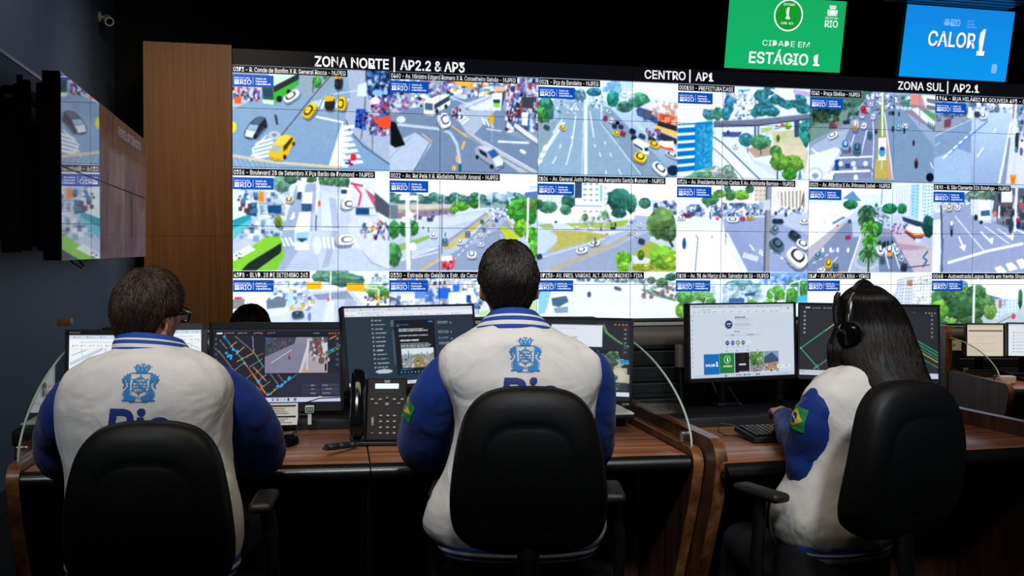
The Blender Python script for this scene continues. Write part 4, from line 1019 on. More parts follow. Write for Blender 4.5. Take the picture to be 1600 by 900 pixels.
for x, y, w, h, c, r_ in [(170, 590, 50, 74, 0xe9b62a, .25), (222, 612, 44, 60, 0x4a6e80, .1), (122, 635, 56, 40, 0xeef2f4, -.3), (100, 530, 56, 44, 0x6f9ab0, -.3), (306, 402, 40, 28, 0xd8285a, -.2), (262, 648, 34, 20, 0xe8b828, 0), (543, 490, 44, 84, 0xe6eaee, 0), (605, 490, 54, 90, 0xe9e6da, .1), (657, 495, 38, 56, 0xe0e6ec, .1), (692, 545, 38, 54, 0xb8c2cc, .2), (712, 608, 46, 60, 0x333b4a, .2), (556, 560, 36, 50, 0x4a6478, 0), (315, 290, 24, 26, 0x4a5a78, 0), (640, 460, 24, 36, 0xdfe6ec, .1)]:
    p.car(x, y, w, h, c, r_)
p.poly([(585, 505), (628, 505), (626, 530), (588, 530)], 0xe8a050); p.ell(228, 322, 8, 8, 0xe2583a)
for x in (130, 185, 235, 308): p.ell(x, 492, 9, 18, 0xeef3f8)
p.dash((60, 590), (235, 480), 7, 0xdfe6ee, 4); p.line([(205, 575), (235, 540)], 7, 0xdfe6ee); p.line([(560, 450), (605, 620)], 7, 0xeaeff4); p.line([(620, 450), (680, 615)], 7, 0xeaeff4); p.specks(515, 420, 620, 450, 16, [0x1d2630, 0x2a3444], 14, .9, 2)

# -- middle row, sixth feed: white lorry on a street with arrows
p = feed(1, 5, 95, 755, 30, 52, 535, 545)
roadbase(p, 95, 30, 755, 545, 0xc2cede, 0x8692ae)
p.rect(90, 60, 760, 180, 0xcdd8e4); p.tree(340, 100, 70, 40, 0x77927c, 40); p.tree(420, 90, 50, 40, 0x5f7f6c, 30); p.tree(300, 110, 40, 34, 0x6a8a80, 26); p.specks(100, 110, 300, 180, 80, PALE + [0x6a84a4], 16, .8)
p.poly([(440, 60), (755, 60), (755, 300), (560, 300), (420, 200)], 0x5a6070); p.specks(440, 60, 750, 290, 200, [0x39404e, 0x8a90a0, 0x2a2f3a, 0xc8ccd4, 0x6a5a5a], 26, .75, 1.5); p.poly([(470, 80), (530, 80), (530, 140), (470, 140)], 0xe4e8ec)
p.poly([(170, 160), (310, 150), (420, 240), (620, 330), (755, 380), (755, 545), (95, 545), (95, 300)], 0x949fba); p.poly([(95, 240), (140, 230), (150, 340), (150, 535), (95, 535)], 0xe0e7f0); p.poly([(420, 250), (560, 280), (755, 360), (620, 330)], 0x6a7488)
p.line([(138, 150), (142, 260), (150, 530)], 9, 0x3f4c60); p.line([(150, 340), (145, 535)], 12, 0x56718c)
p.line([(180, 480), (400, 415), (600, 375)], 15, 0xf2f5fa); p.line([(215, 215), (300, 320), (380, 415)], 6, 0xdfe6f0); p.line([(380, 275), (520, 375)], 6, 0xdfe6f0); p.line([(450, 290), (540, 350)], 6, 0xdfe6f0)
for ax, ay, bx, by in [(237, 330, 272, 410), (358, 305, 425, 372), (490, 315, 540, 352)]:
    p.line([(ax, ay), (ax + (bx - ax) * .7, ay + (by - ay) * .7)], 9, 0xf4f7fb)
    p.poly([(bx, by + 6), (bx - 30, by - 22), (bx + 6, by - 34)], 0xf4f7fb)
for i in range(4): p.poly([(440 + i * 60, 510 - i * 20), (475 + i * 60, 500 - i * 20), (510 + i * 64, 535 - i * 16), (460 + i * 64, 545 - i * 12)], 0xf4f7fb)
p.poly([(300, 120), (405, 128), (405, 180), (345, 240), (303, 205)], 0xf2f4f6); p.poly([(300, 120), (345, 125), (345, 240), (303, 205)], 0xd4dae2); p.poly([(345, 180), (410, 172), (416, 255), (352, 256)], 0xeef2f4); p.poly([(355, 188), (405, 182), (410, 215), (358, 218)], 0x3a6488); p.rect(352, 236, 416, 256, 0xc4ccd4); p.ell(330, 225, 11, 18, 0x2a3038); p.ell(360, 252, 10, 10, 0x2a3038)
p.car(182, 168, 30, 40, 0xe6dfb6, 0); p.car(228, 168, 30, 34, 0xf2f4f6, 0); p.car(205, 148, 20, 22, 0xf0f4f8, 0); p.car(155, 150, 20, 26, 0xeef2f6, 0); p.ell(197, 280, 10, 42, 0x6a7484); p.ell(197, 255, 8, 14, 0xe8e8ea); p.ell(198, 310, 7, 22, 0x2a3240)
p.rect(425, 190, 445, 222, 0xd07a5a); p.line([(555, 60), (550, 310)], 14, 0xdfe4ea); p.ell(525, 275, 12, 44, 0x39424c); p.ell(565, 245, 10, 18, 0xc8284a); p.ell(570, 270, 14, 24, 0x2a3a6a); p.specks(570, 140, 600, 180, 6, [0x3f6ad0, 0xd04a4a], 18); p.line([(460, 160), (458, 230)], 10, 0xdde4ea)
p.poly([(560, 290), (755, 370), (755, 400), (555, 300)], 0xd3d8e0)

# -- bottom row: the upper half of each feed shows above the consoles
p = feed(2, 0, 15, 880, 584, 588, 1160, 1160)
roadbase(p, 15, 584, 880, 1160, 0xe9f1f8, 0xc4ccd8)
p.rect(10, 660, 890, 800, 0xe8eff5); p.poly([(15, 670), (230, 620), (440, 615), (440, 700), (300, 830), (15, 870)], 0xdfe6ea); p.rect(80, 690, 195, 800, 0xf2f5f7); p.specks(200, 640, 420, 760, 110, PALE + [0x7a8fa6], 24, .75); p.poly([(195, 750), (300, 730), (300, 790), (200, 800)], 0x6f7c88)
p.tree(560, 610, 110, 40, 0x5c8a6e, 70); p.tree(640, 640, 110, 40, 0x54826a, 70); p.tree(500, 620, 60, 30, 0x6a9a7c, 30); p.tree(820, 700, 70, 60, 0x639a4c, 50); p.tree(780, 690, 50, 24, 0x86b056, 30); p.poly([(760, 590), (880, 600), (880, 690), (780, 650)], 0xe2eaee); p.specks(770, 590, 880, 660, 40, PALE, 22, .7)
p.poly([(440, 700), (660, 690), (780, 820), (880, 880), (880, 1160), (200, 1160), (330, 830)], 0xc6cfda); p.poly([(450, 720), (640, 700), (680, 745), (480, 750)], 0x7e88a2, .8); p.poly([(640, 720), (700, 770), (640, 880), (590, 880)], 0x9aa2b8, .6); p.poly([(530, 760), (570, 760), (570, 900), (505, 900)], 0xd9dfe4)
p.poly([(415, 650), (498, 650), (500, 690), (415, 690)], 0xf0b32a); p.poly([(640, 655), (740, 660), (738, 705), (640, 700)], 0xf0b02a); p.line([(552, 590), (546, 760)], 9, 0xe2e8ec); p.rect(531, 738, 543, 756, 0xe85a3a); p.line([(740, 680), (820, 690), (815, 790)], 9, 0xd6dce2); p.rect(812, 725, 828, 785, 0xf0a02a)
p.specks(320, 730, 440, 790, 60, PALE + [0xd8b04a], 20, .85); p.car(368, 832, 66, 46, 0x4d5a6e, -.1); p.car(633, 812, 56, 46, 0xd9e0e8, .1, 0x7a90a8); p.ell(433, 845, 9, 26, 0x6a7c98); p.specks(730, 720, 870, 800, 40, CROWD, 12, .7); p.rect(25, 730, 65, 745, 0xd8384a); p.poly([(15, 745), (80, 740), (80, 790), (15, 800)], 0x8a8c8a)
p.line([(575, 770), (590, 880)], 4, 0xa8b2be); p.line([(600, 760), (660, 880)], 4, 0xb8c0ca); p.poly([(320, 680), (345, 690), (340, 780), (310, 790)], 0xb8d8ec); p.rect(320, 687, 345, 700, 0xe8c04a)

p = feed(2, 1, 15, 985, 668, 678, 1320, 1320)
roadbase(p, 15, 668, 985, 1320, 0xeaf1f7, 0xc2cede)
p.rect(10, 700, 990, 1000, 0xd4dde6); p.specks(15, 700, 600, 900, 420, PALE + [0x3a6ab8, 0x8a98aa, 0x5a86c4, 0xb8927e], 34, .8); p.specks(260, 705, 600, 760, 80, [0xf0f2f4, 0xc8b8a8, 0xb8c4d0], 30); p.rect(330, 780, 410, 850, 0x2f66c4); p.rect(425, 760, 470, 810, 0x3a72cc); p.poly([(20, 760), (240, 790), (240, 830), (30, 830)], 0xc9d0d8); p.rect(90, 820, 180, 880, 0xe8ecf0); p.rect(180, 800, 250, 850, 0x6a92c4); p.poly([(400, 810), (560, 800), (600, 880), (390, 890)], 0xe6ecf2); p.rect(515, 830, 545, 880, 0x2a4a8a); p.poly([(15, 830), (80, 850), (80, 960), (15, 960)], 0x5a6878)
p.specks(15, 860, 600, 960, 160, PALE + [0x4a5a74], 26, .8); p.rect(300, 735, 320, 760, 0x3a4a5c); p.rect(335, 735, 350, 758, 0x3a4a5c); p.rect(365, 735, 378, 756, 0x3a4a5c); p.poly([(980, 860), (985, 980), (600, 980), (600, 940)], 0xb8d49a)

p = feed(2, 2, 20, 850, 622, 618, 1200, 1200)
roadbase(p, 20, 622, 850, 1200, 0xe6edf4, 0xd4dde8)
p.rect(10, 655, 860, 700, 0xdde6ec); p.specks(240, 650, 660, 695, 120, [0x5a6e6a, 0x8fa49c, 0x3f5260, 0xc8d2d8], 18, .8); p.poly([(20, 700), (250, 680), (640, 690), (850, 800), (850, 1200), (20, 1200)], 0xe2e8ee); p.poly([(30, 740), (110, 720), (70, 870), (30, 880)], 0x8fc4e4); p.poly([(20, 700), (60, 700), (30, 770), (20, 770)], 0x6a7a8a); p.poly([(640, 625), (820, 630), (840, 680), (650, 660)], 0xf6f8fa)
p.tree(765, 685, 40, 34, 0x5a8052, 30); p.tree(700, 670, 30, 24, 0x6f8c66, 20); p.tree(820, 650, 40, 26, 0x3f6a58); p.poly([(630, 725), (720, 730), (850, 790), (850, 800), (700, 760)], 0x5e7a52); p.specks(640, 690, 845, 770, 70, [0x5a6a72, 0x9aa4ac, 0x6a8a5a, 0x8a5a5a], 18, .75); p.line([(672, 650), (668, 720)], 6, 0xd8e0e4)
p.poly([(100, 770), (110, 735), (180, 725), (205, 765), (212, 850), (180, 870), (120, 866)], 0xe6ecee); p.poly([(105, 775), (190, 760), (208, 800), (150, 835), (112, 825)], 0x4a6a80); p.poly([(104, 745), (150, 730), (190, 740), (195, 765), (106, 780)], 0xf4f2ea); p.poly([(118, 840), (205, 830), (205, 868), (130, 872)], 0x8a98a6)
p.car(497, 720, 44, 22, 0x6a7a90, .3); p.ell(328, 758, 12, 18, 0x4f5a70); p.line([(245, 790), (275, 825)], 8, 0xf8fafc); p.line([(560, 640), (850, 690)], 4, 0x4a5a64); p.line([(250, 690), (220, 900)], 5, 0xcbd4de); p.line([(640, 690), (850, 860)], 4, 0xd0d8e0)

p = feed(2, 3, 28, 885, 625, 629, 1245, 1245)
roadbase(p, 28, 625, 885, 1245, 0xe4edf6, 0xc2d0d8)
p.rect(640, 630, 885, 710, 0x7aa0dc); p.specks(560, 640, 885, 700, 120, [0x5a86d0, 0x9abce8, 0xc8daf0, 0x4a70b0], 26, .6); p.poly([(28, 720), (280, 720), (280, 780), (28, 780)], 0x9ab8d0); block(p, [(60, 715), (280, 715), (280, 760), (60, 760)], 0xd0dce8, 2, 9, 0x86a4c2)
p.tree(440, 715, 110, 40, 0x6a9c98, 50); p.tree(520, 735, 60, 40, 0x5f9480, 30); p.specks(320, 700, 580, 830, 120, [0xdfe8ee, 0x9ab4c4, 0x7aa49a, 0xb8c8d8], 24, .7); p.poly([(470, 770), (540, 760), (540, 785), (470, 785)], 0x3a5a80); p.poly([(370, 800), (470, 800), (470, 830), (370, 830)], 0x44649a)
p.tree(90, 790, 70, 50, 0x5f9a58, 50); p.tree(190, 790, 80, 40, 0x6fa45c, 50); p.tree(80, 880, 60, 60, 0x7aa840, 40); p.tree(240, 820, 50, 34, 0x5a9052, 30); p.tree(690, 770, 80, 50, 0x5fa04c, 60); p.tree(800, 700, 60, 30, 0x6a9a7a, 36); p.tree(780, 790, 60, 60, 0x539048, 50); p.tree(860, 740, 40, 60, 0x4f8f50, 40); p.tree(520, 830, 34, 20, 0x74a83c); p.tree(640, 830, 50, 30, 0x7ab05c, 30)
p.line([(738, 840), (742, 740), (780, 700), (850, 680)], 8, 0xe6eef4); p.line([(735, 760), (720, 720), (690, 700)], 6, 0xe6eef4); p.line([(830, 690), (832, 840)], 7, 0xdde6ee); p.line([(660, 830), (662, 775), (635, 755)], 6, 0xe6eef4); p.line([(140, 830), (160, 815), (190, 822)], 6, 0xe0e8ee); p.line([(210, 840), (225, 800), (250, 795)], 5, 0xe0e8ee); p.poly([(820, 790), (885, 780), (885, 830), (820, 830)], 0x4ab4c8)

p = feed(2, 4, 25, 918, 652, 643, 1300, 1300)
roadbase(p, 25, 652, 918, 1300, 0xf6f9fb, 0xe2eaf0)
p.rect(20, 655, 920, 860, 0xf5f8fa); p.grad([(25, 745), (640, 745), (640, 900), (25, 900)], 0xf6f9fb, 0xe6edf2); block(p, [(665, 690), (785, 665), (785, 880), (640, 870)], 0xcfd4d8, 8, 6, 0x8f9aa4); block(p, [(780, 670), (918, 650), (918, 890), (775, 885)], 0xe4e6e6, 9, 6, 0x9aa4ac); p.poly([(735, 705), (775, 695), (775, 745), (740, 740)], 0xb87a60); p.poly([(640, 790), (665, 800), (665, 870), (625, 860)], 0xb8c8d4); p.line([(725, 700), (715, 880)], 5, 0xf2f4f4); p.specks(790, 680, 910, 870, 40, [0xd8a080, 0xffffff, 0x7a8a98], 12, .7)

p = feed(2, 5, 95, 755, 535, 545, 1040, 1040)
roadbase(p, 95, 535, 755, 1040, 0xe9f1f8, 0x9fb0a8)
p.rect(90, 560, 760, 720, 0xeaf2f8); p.poly([(250, 575), (290, 590), (300, 640), (250, 640)], 0x6f92b4); p.poly([(410, 665), (500, 690), (600, 700), (600, 720), (420, 740)], 0x5f84a4); block(p, [(440, 690), (500, 690), (500, 800), (440, 800)], 0xc4d2e0, 5, 3, 0x7a94b0); block(p, [(505, 695), (580, 690), (580, 760), (505, 770)], 0xcfe0ee, 4, 4, 0x8fb0cc); p.rect(468, 695, 484, 740, 0xc06a5a)
for x, y, rx, ry, c in [(150, 700, 70, 70, 0x4f8048), (200, 660, 60, 40, 0x456f4c), (270, 660, 60, 50, 0x587c50), (340, 650, 60, 46, 0x4a744c), (330, 740, 70, 80, 0x4f7848), (400, 720, 50, 60, 0x557f4a), (240, 740, 80, 70, 0x3f6a44), (130, 760, 60, 60, 0x5a9a3e), (140, 720, 40, 30, 0x74b046), (200, 830, 60, 40, 0x6a9a46), (420, 760, 40, 50, 0x6f9450), (300, 820, 80, 40, 0x44643f), (140, 840, 60, 40, 0x33523c), (590, 690, 14, 60, 0x3f6a4c)]:
    p.tree(x, y, rx, ry, c, 44)
p.poly([(380, 850), (440, 810), (560, 770), (600, 790), (600, 1040), (300, 1040)], 0xb8c0c4); p.line([(440, 840), (560, 780)], 4, 0x56626a); p.line([(330, 570), (328, 840)], 12, 0xdfe6ec); p.line([(465, 740), (463, 800)], 5, 0xe2e8ee); p.line([(490, 740), (490, 790)], 4, 0xe2e8ee); p.ell(553, 790, 12, 16, 0xc0505a); p.specks(200, 820, 300, 850, 16, [0xe6ecf0, 0x3a4a4a], 14)

wall_pic.blur(3)
for r_ in range(3):
    for c_ in range(6):
        wall_pic.mottled(int(UE[c_] * KX), int(VE[r_] * KY), int(UE[c_ + 1] * KX), min(int(VE[r_ + 1] * KY), 5 * KY), .012, 9)
wall_pic.a = wall_pic.a * (1 + .035 * np.random.RandomState(3).randn(*wall_pic.a.shape[:2])[..., None])
wall_pic.blur(1)
# the picture's own tone: cameras deliver bright, bluish stills
wall_pic.a = np.clip(((wall_pic.a - .5) * 1.12 + .52) * np.array([.97, 1.0, 1.06]), 0, 1)
# ------------------------------------------------------------------ the displays of the video wall
ORD = ['first', 'second', 'third', 'fourth', 'fifth', 'sixth', 'seventh', 'eighth', 'ninth']
ROWN = ['top', 'second', 'middle', 'fourth', 'bottom']
CAPTIONS = [
    ['0373 - R. Conde de Bonfim X R. General Rocca - MJPEG', '0460 - Av. Ministro Edgard Romero X R. Conselheiro Galvão - MJPEG', '0021 - Pça da Bandeira - MJPEG', '000150 - PREFEITURA CASS', '0045 - Praça Sibélius - MJPEG', '1964 - RUA HILÁRIO DE GOUVEIA 493 - COPACABANA'],
    ['0356 - Boulevard 28 de Setembro X Pça Barão de Drumond - MJPEG', '0022 - Av. Rei Pelé X R. Radialista Waldir Amaral - MJPEG', '0106 - Av. General Justo Próximo ao Aeroporto Santos Dumont - MJPEG', '0326 - Av. Presidente Antonio Carlos X Av. Almirante Barroso - MJPEG', '0025 - Av. Atlântica X Av. Princesa Isabel - MJPEG', '0190 - R. São Clemente 226 Botafogo - MJPEG'],
    ['4378 - BLVD. 28 DE SETEMBRO 263', '0330 - Estrada do Galeão x Estr. da Cacuia - MJPEG', '007238- AV. PRES. VARGAS, ALT. SAMBODROMO - FIXA', '0108 - Av. 31 de Março x Av. Salvador de Sá - MJPEG', '0147 - AV. ATLÂNTICA, 1866 - VERÃO', '0068 - Autoestrada Lagoa Barra em frente Shopping Fashion']]
CAPW = [[.725, .855, .435, .42, .40, .99], [.905, .74, .915, .895, .655, .645], [.485, .76, .765, .71, .50, .99]]
SHOWS = [
    ['a green bus at a crossing', 'a green bus and taxis crossing', 'buses at a wide junction', 'a wide avenue', 'an avenue and orange shopfront', 'a flyover among trees', 'an expressway', 'an expressway and a street', 'an empty street']]
verts_txt = {}


def flat_fn(bm_key, y):
    return lambda u, v: Vector((u * PW, y, -v * PH))


# all writing first in wall coordinates (x right, z down from the top left corner), then cut at the seams of the displays
LAYERS = []          # (part name, mesh, material, u0, u1, v0, v1)


def layer(nm, m):
    LAYERS.append((nm, bmesh.new(), m))
    return LAYERS[-1][1]


def quad(bm, u0, v0, u1, v1, y):
    bm.faces.new([bm.verts.new((u * PW, y, -v * PH)) for u, v in ((u0, v1), (u1, v1), (u1, v0), (u0, v0))])


def T3(u, v): return Vector((u * PW, -.004, v))


def wtext(s, u, v, h, w=None, bold=0.0, align='L', res=2, bm=None):
    """u, v in displays from the top left corner; h in displays; w in displays"""
    put_text(bm if bm is not None else layer('heading_lettering', TXT_WHITE), s, lambda a, b: Vector((a, -.004, b)), u * PW, -v * PH, h * PH, w * PW if w else None, bold, align, res)


def rio_logo(u, v, w, h):
    """white lettering of the city badge inside a rectangle"""
    wtext('PREFEITURA', u + w * .05, v + h * .34, h * .12, w * .38, .0, res=1, bm=logo)
    wtext('RIO', u + w * .19, v + h * .80, h * .38, w * .27, .008, res=2, bm=logo)
    # the little crest before the letters
    for k in range(3):
        quad(logo, u + w * (.055 + .04 * k), v + h * .5, u + w * (.08 + .04 * k), v + h * .8, -.004)
    quad(logo, u + w * .05, v + h * .72, u + w * .17, v + h * .8, -.004)
    quad(logo, u + w * .05, v + h * .42, u + w * .17, v + h * .48, -.004)
    quad(logo, u + w * .498, v + h * .18, u + w * .505, v + h * .82, -.004)
    for k, s in enumerate(['Centro de', 'Operações', 'e Resiliência']):
        wtext(s, u + w * .56, v + h * (.36 + .22 * k), h * .13, w * [.26, .28, .37][k], .02, res=1, bm=logo)


for r_ in range(3):
    for c_ in range(6):
        u0, v0 = UE[c_], VE[r_]
        wd = 1.5 * CAPW[r_][c_]
        quad(layer('caption_strip', STRIP_LIT), u0, v0 + .005, u0 + wd, v0 + .125, -.002)
        wtext(CAPTIONS[r_][c_], u0 + .012, v0 + .105, .075, wd - .03, .004, res=2, bm=layer('caption_lettering', TXT_WHITE))
        quad(layer('city_badge', BLUE_LIT), u0, v0 + .155, u0 + .385, v0 + .36, -.002)
        logo = layer('badge_lettering', TXT_WHITE)
        rio_logo(u0, v0 + .155, .385, .205)
wtext('ZONA NORTE', .775, .24, .165, .715, .019)
wtext('|', 1.535, .235, .15, None, .02)
wtext('AP2.2 & AP3', 1.60, .24, .165, .645, .019)
wtext('CENTRO', 4.13, .21, .15, .45, .014)
wtext('|', 4.62, .205, .14, None, .02)
wtext('AP1', 4.69, .21, .15, .20, .014)
wtext('ZONA SUL', 7.04, .21, .15, .56, .014)
wtext('|', 7.64, .205, .14, None, .02)
wtext('AP2.1', 7.71, .21, .15, .33, .014)


def cut(bm, x0, x1, z0, z1):
    """the part of a flat mesh inside a display; z0 < z1"""
    b = bm.copy()
    for co, no in (((x0, 0, 0), (-1, 0, 0)), ((x1, 0, 0), (1, 0, 0)), ((0, 0, z0), (0, 0, -1)), ((0, 0, z1), (0, 0, 1))):
        bmesh.ops.bisect_plane(b, geom=b.verts[:] + b.edges[:] + b.faces[:], dist=1e-6, plane_co=co, plane_no=no, clear_outer=True)
    return b


LAYERS = [(n_, b_, m_, min(v.co.x for v in b_.verts), max(v.co.x for v in b_.verts), min(v.co.z for v in b_.verts), max(v.co.z for v in b_.verts)) for n_, b_, m_ in LAYERS]
FEEDWORD = [
    ['a green bus and yellow taxis', 'white buses at a wide junction', 'a grey avenue beside shops', 'a blue office block and flyover', 'an expressway with a green median', 'an empty street and orange bin'],
    ['a lime green bus', 'a dual carriageway with trees', 'a grassy roundabout', 'a pale plaza and colonnade', 'a beach avenue with palms', 'a white lorry and road arrows'],
    ['yellow signs over a street', 'crowded blue and white roofs', 'a white coach on pale road', 'lamp posts above green trees', 'pale apartment blocks', 'dark green roadside trees']]
HEAD = {0: 'the ZONA NORTE heading', 1: 'the end of the ZONA NORTE heading', 4: 'the CENTRO heading', 7: 'the ZONA SUL heading'}
for i in range(5):
    for j in range(9):
        mb = MB()
        mb.box((PW / 2, .06, -PH / 2), (PW - .002, .1, PH - .002))
        mb.box((PW / 2, .005, -PH / 2), (PW - .0025, .012, PH - .0025))
        disp = mb.build('video_wall_display', BLACK, None, sm=False)
        disp.location = W0 + E1 * (PW * j) + Vector((0, 0, -PH * i))
        disp.rotation_euler = (0, 0, YAW)
        f0, f1 = int(j / 1.5 + 1e-6), int((j + .999) / 1.5)
        r0 = max(0, min(2, [0, 0, 1, 1, 2][i])) if i else 0
        words = FEEDWORD[r0][f0]
        pos = ORD[j] + ' from oak panel'
        lab = '%s row display, %s, showing %s' % (ROWN[i], pos, HEAD[j] if i == 0 and j in HEAD else words)
        tag(disp, lab, 'video display', 'displays of the big video wall')
        img = wall_pic.a[i * KY:(i + 1) * KY, j * KX:(j + 1) * KX]
        sc_ = screen_mesh('screen', PW - .0042, PH - .0042, img, NX, NY, PIC_WALL, disp, -.0015)
        sc_.location = (PW / 2, 0, -PH + .0021)
        x0, x1, z0, z1 = PW * j + .0035, PW * (j + 1) - .0035, -PH * (i + 1) + .0035, -PH * i - .0035
        for nm, src, mt, X0, X1, Z0, Z1 in LAYERS:
            if X1 < x0 or X0 > x1 or Z1 < z0 or Z0 > z1: continue
            b = cut(src, x0, x1, z0, z1)
            if len(b.faces):
                for v in b.verts: v.co -= Vector((PW * j, 0, -PH * i))
                flat_mesh(nm, b, mt, disp)
            else:
                b.free()
for b in LAYERS: b[1].free()

# ------------------------------------------------------------------ the bank of displays on the left wall
KB = .768
BW, BH = 1.1 * KB, .6187 * KB
B0 = Vector((-2.9415 * KB, 6.9769 * KB, CAMZ + 1.162 * KB))
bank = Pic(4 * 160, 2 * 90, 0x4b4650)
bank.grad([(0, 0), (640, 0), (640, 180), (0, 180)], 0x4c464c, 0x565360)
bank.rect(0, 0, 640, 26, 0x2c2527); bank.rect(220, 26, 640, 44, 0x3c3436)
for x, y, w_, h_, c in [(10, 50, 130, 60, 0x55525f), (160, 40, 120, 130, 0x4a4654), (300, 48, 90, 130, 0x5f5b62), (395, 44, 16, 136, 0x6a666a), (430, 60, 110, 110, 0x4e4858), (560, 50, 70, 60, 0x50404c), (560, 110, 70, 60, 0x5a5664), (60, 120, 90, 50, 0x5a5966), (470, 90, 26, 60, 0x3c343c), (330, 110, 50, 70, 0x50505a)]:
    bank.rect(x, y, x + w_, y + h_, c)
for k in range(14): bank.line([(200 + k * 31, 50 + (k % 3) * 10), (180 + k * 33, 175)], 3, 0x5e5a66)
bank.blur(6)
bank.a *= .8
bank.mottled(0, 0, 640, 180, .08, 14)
BANKTXT = bmesh.new()
put_text(BANKTXT, 'PAINEL DE TRÂNSITO', lambda a, b: Vector((a, -.003, b)), 2.45 * KB, -.16 * KB, .075 * KB, 1.5 * KB, .012)
BANKMAT = M_('dim_lit_text', 0x8a8080, 0.5, emit=0x5c5354, estr=1.0)
BANKMAT.cycles.emission_sampling = 'NONE'
for i in range(2):
    for j in range(4):
        mb = MB()
        mb.box((BW / 2, .05, -BH / 2), (BW - .003, .085, BH - .003))
        mb.box((BW / 2, .115, -BH / 2), (BW * .8, .05, BH * .8), bevel=.01)
        disp = mb.build('side_display', BLACKGLOSS, None, sm=False)
        disp.location = B0 + E2 * (BW * j) + Vector((0, 0, -BH * i))
        disp.rotation_euler = (0, 0, YAW + PI / 2)
        tag(disp, 'glossy left wall display, %s row, %s from near end%s' % (['upper', 'lower'][i], ORD[j], ', mirroring the green bus' if (i, j) == (1, 0) else (', mirroring a dark car' if (i, j) == (0, 0) else '')),
            'video display', 'displays on the left wall')
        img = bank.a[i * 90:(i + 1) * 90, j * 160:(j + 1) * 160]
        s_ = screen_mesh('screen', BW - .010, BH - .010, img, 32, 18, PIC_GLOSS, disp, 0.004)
        s_.location = (BW / 2, 0, -BH + .0035)
        b = cut(BANKTXT, BW * j + .005, BW * (j + 1) - .005, -BH * (i + 1) + .005, -BH * i - .005)
        if len(b.faces):
            for v in b.verts: v.co -= Vector((BW * j, 0, -BH * i))
            flat_mesh('lettering', b, BANKMAT, disp)
        else:
            b.free()
BANKTXT.free()
# steel frame that holds the bank off the wall, seen from its open near end
fr = thing('display_bracket', 'black steel wall bracket behind the left wall displays', 'bracket', B0, YAW + PI / 2)
LB = 4 * BW
for x in (.03, BW, 2 * BW, 3 * BW, LB - .04):
    mb = MB(); mb.box((x, .172, -BH), (.05, .036, 2 * BH - .1)); mb.build('upright', DARKMETAL, fr, sm=False)
for z in (-.10, -BH, -2 * BH + .10):
    mb = MB(); mb.box((LB / 2, .21, z), (LB - .05, .04, .06)); mb.build('cross_rail', DARKMETAL, fr, sm=False)
for x in (.12, LB / 2, LB - .2):
    for z in (-.10, -2 * BH + .10):
        mb = MB(); mb.box((x, .264, z), (.06, .066, .06)); mb.build('wall_standoff', DARKMETAL, fr, sm=False)
mb = MB()
mb.box((.03, .245, -.5), (.02, .09, .82)); mb.box((.03, .20, -.05), (.02, .03, .05))
mb.build('end_plate', BLACK, fr, sm=False)
mb = MB()
mb.box((.018, .25, -.13), (.004, .04, .02))
tag(mb.build('sticker', WHITEPLASTIC, fr, sm=False), 'small pale sticker')
mb = MB()
mb.tube([Vector((.80, .16, -2 * BH + .05)), Vector((.81, .1, -2 * BH - .02)), Vector((.86, .06, -2 * BH - .05)), Vector((.94, .06, -2 * BH - .045)), Vector((.98, .1, -2 * BH)), Vector((.99, .16, -2 * BH + .05))], .005, 8)
mb.build('cable', BLACK, fr)
# ------------------------------------------------------------------ two hanging screens
def hung_screen(name, label, c, yaw, tilt, wd, hg):
    root = thing(name, label, 'screen', c)
    root.rotation_euler = (tilt, 0, yaw)
    mb = MB()
    mb.box((0, .035, 0), (wd + .012, .06, hg + .012), bevel=.004)
    mb.build('casing', BLACK, root)
    mb = MB()
    mb.tube([(0, .08, .1), (0, .12, .12), (0, .30, .9)], .03, 12)
    mb.build('hanger', DARKMETAL, root)
    for x in (-wd * .3, wd * .3):
        mb = MB(); mb.box((x, .09, .0), (.05, .06, hg * .8)); mb.build('mounting_bar', DARKMETAL, root)
    return root


FLATMATS = {}


def lit(c):
    if c not in FLATMATS:
        m = M_('lit_%06x' % c, c, .5, emit=c, estr=1.0)
        m.cycles.emission_sampling = 'NONE'
        FLATMATS[c] = m
    return FLATMATS[c]


def city_crest_small(bm, fn, x, y, h):
    """tiny city crest: crown, shield with supporters"""
    def q(*pts): bm.faces.new([bm.verts.new(fn(x + a * h, y + b * h)) for a, b in pts])
    q((-.5, 0), (.5, 0), (.42, .12), (-.42, .12))
    q((-.34, .14), (.34, .14), (.3, .55), (-.3, .55))
    q((-.52, .15), (-.38, .15), (-.34, .5), (-.5, .6)); q((.38, .15), (.52, .15), (.5, .6), (.34, .5))
    q((-.3, .62), (.3, .62), (.34, .78), (-.34, .78))
    for k in range(4): q((-.34 + k * .18, .8), (-.22 + k * .18, .8), (-.2 + k * .18, .95), (-.36 + k * .18, .95))


gw, gh = 1.356, .761
g = hung_screen('stage_screen', 'hanging green screen reading CIDADE EM ESTÁGIO 1', Vector((2.94, 11.6, 2.372 + 1.36)), .207, .171, gw, gh)
im = Pic(96, 54, 0x12b268)
im.grad([(0, 0), (96, 0), (96, 54), (0, 54)], 0x18ad62, 0x12b46c)
screen_mesh('picture', gw, gh, im.a, 24, 14, PIC_MON, g, -.001).location = (0, 0, -gh / 2)
fn = lambda x, y: Vector((x, -.005, y))


def writing(name, parent, m, *items):
    b = bmesh.new()
    for it in items: put_text(b, it[0], it[-1] if callable(it[-1]) else fn, *[v for v in it[1:] if not callable(v)])
    return flat_mesh(name, b, m, parent)


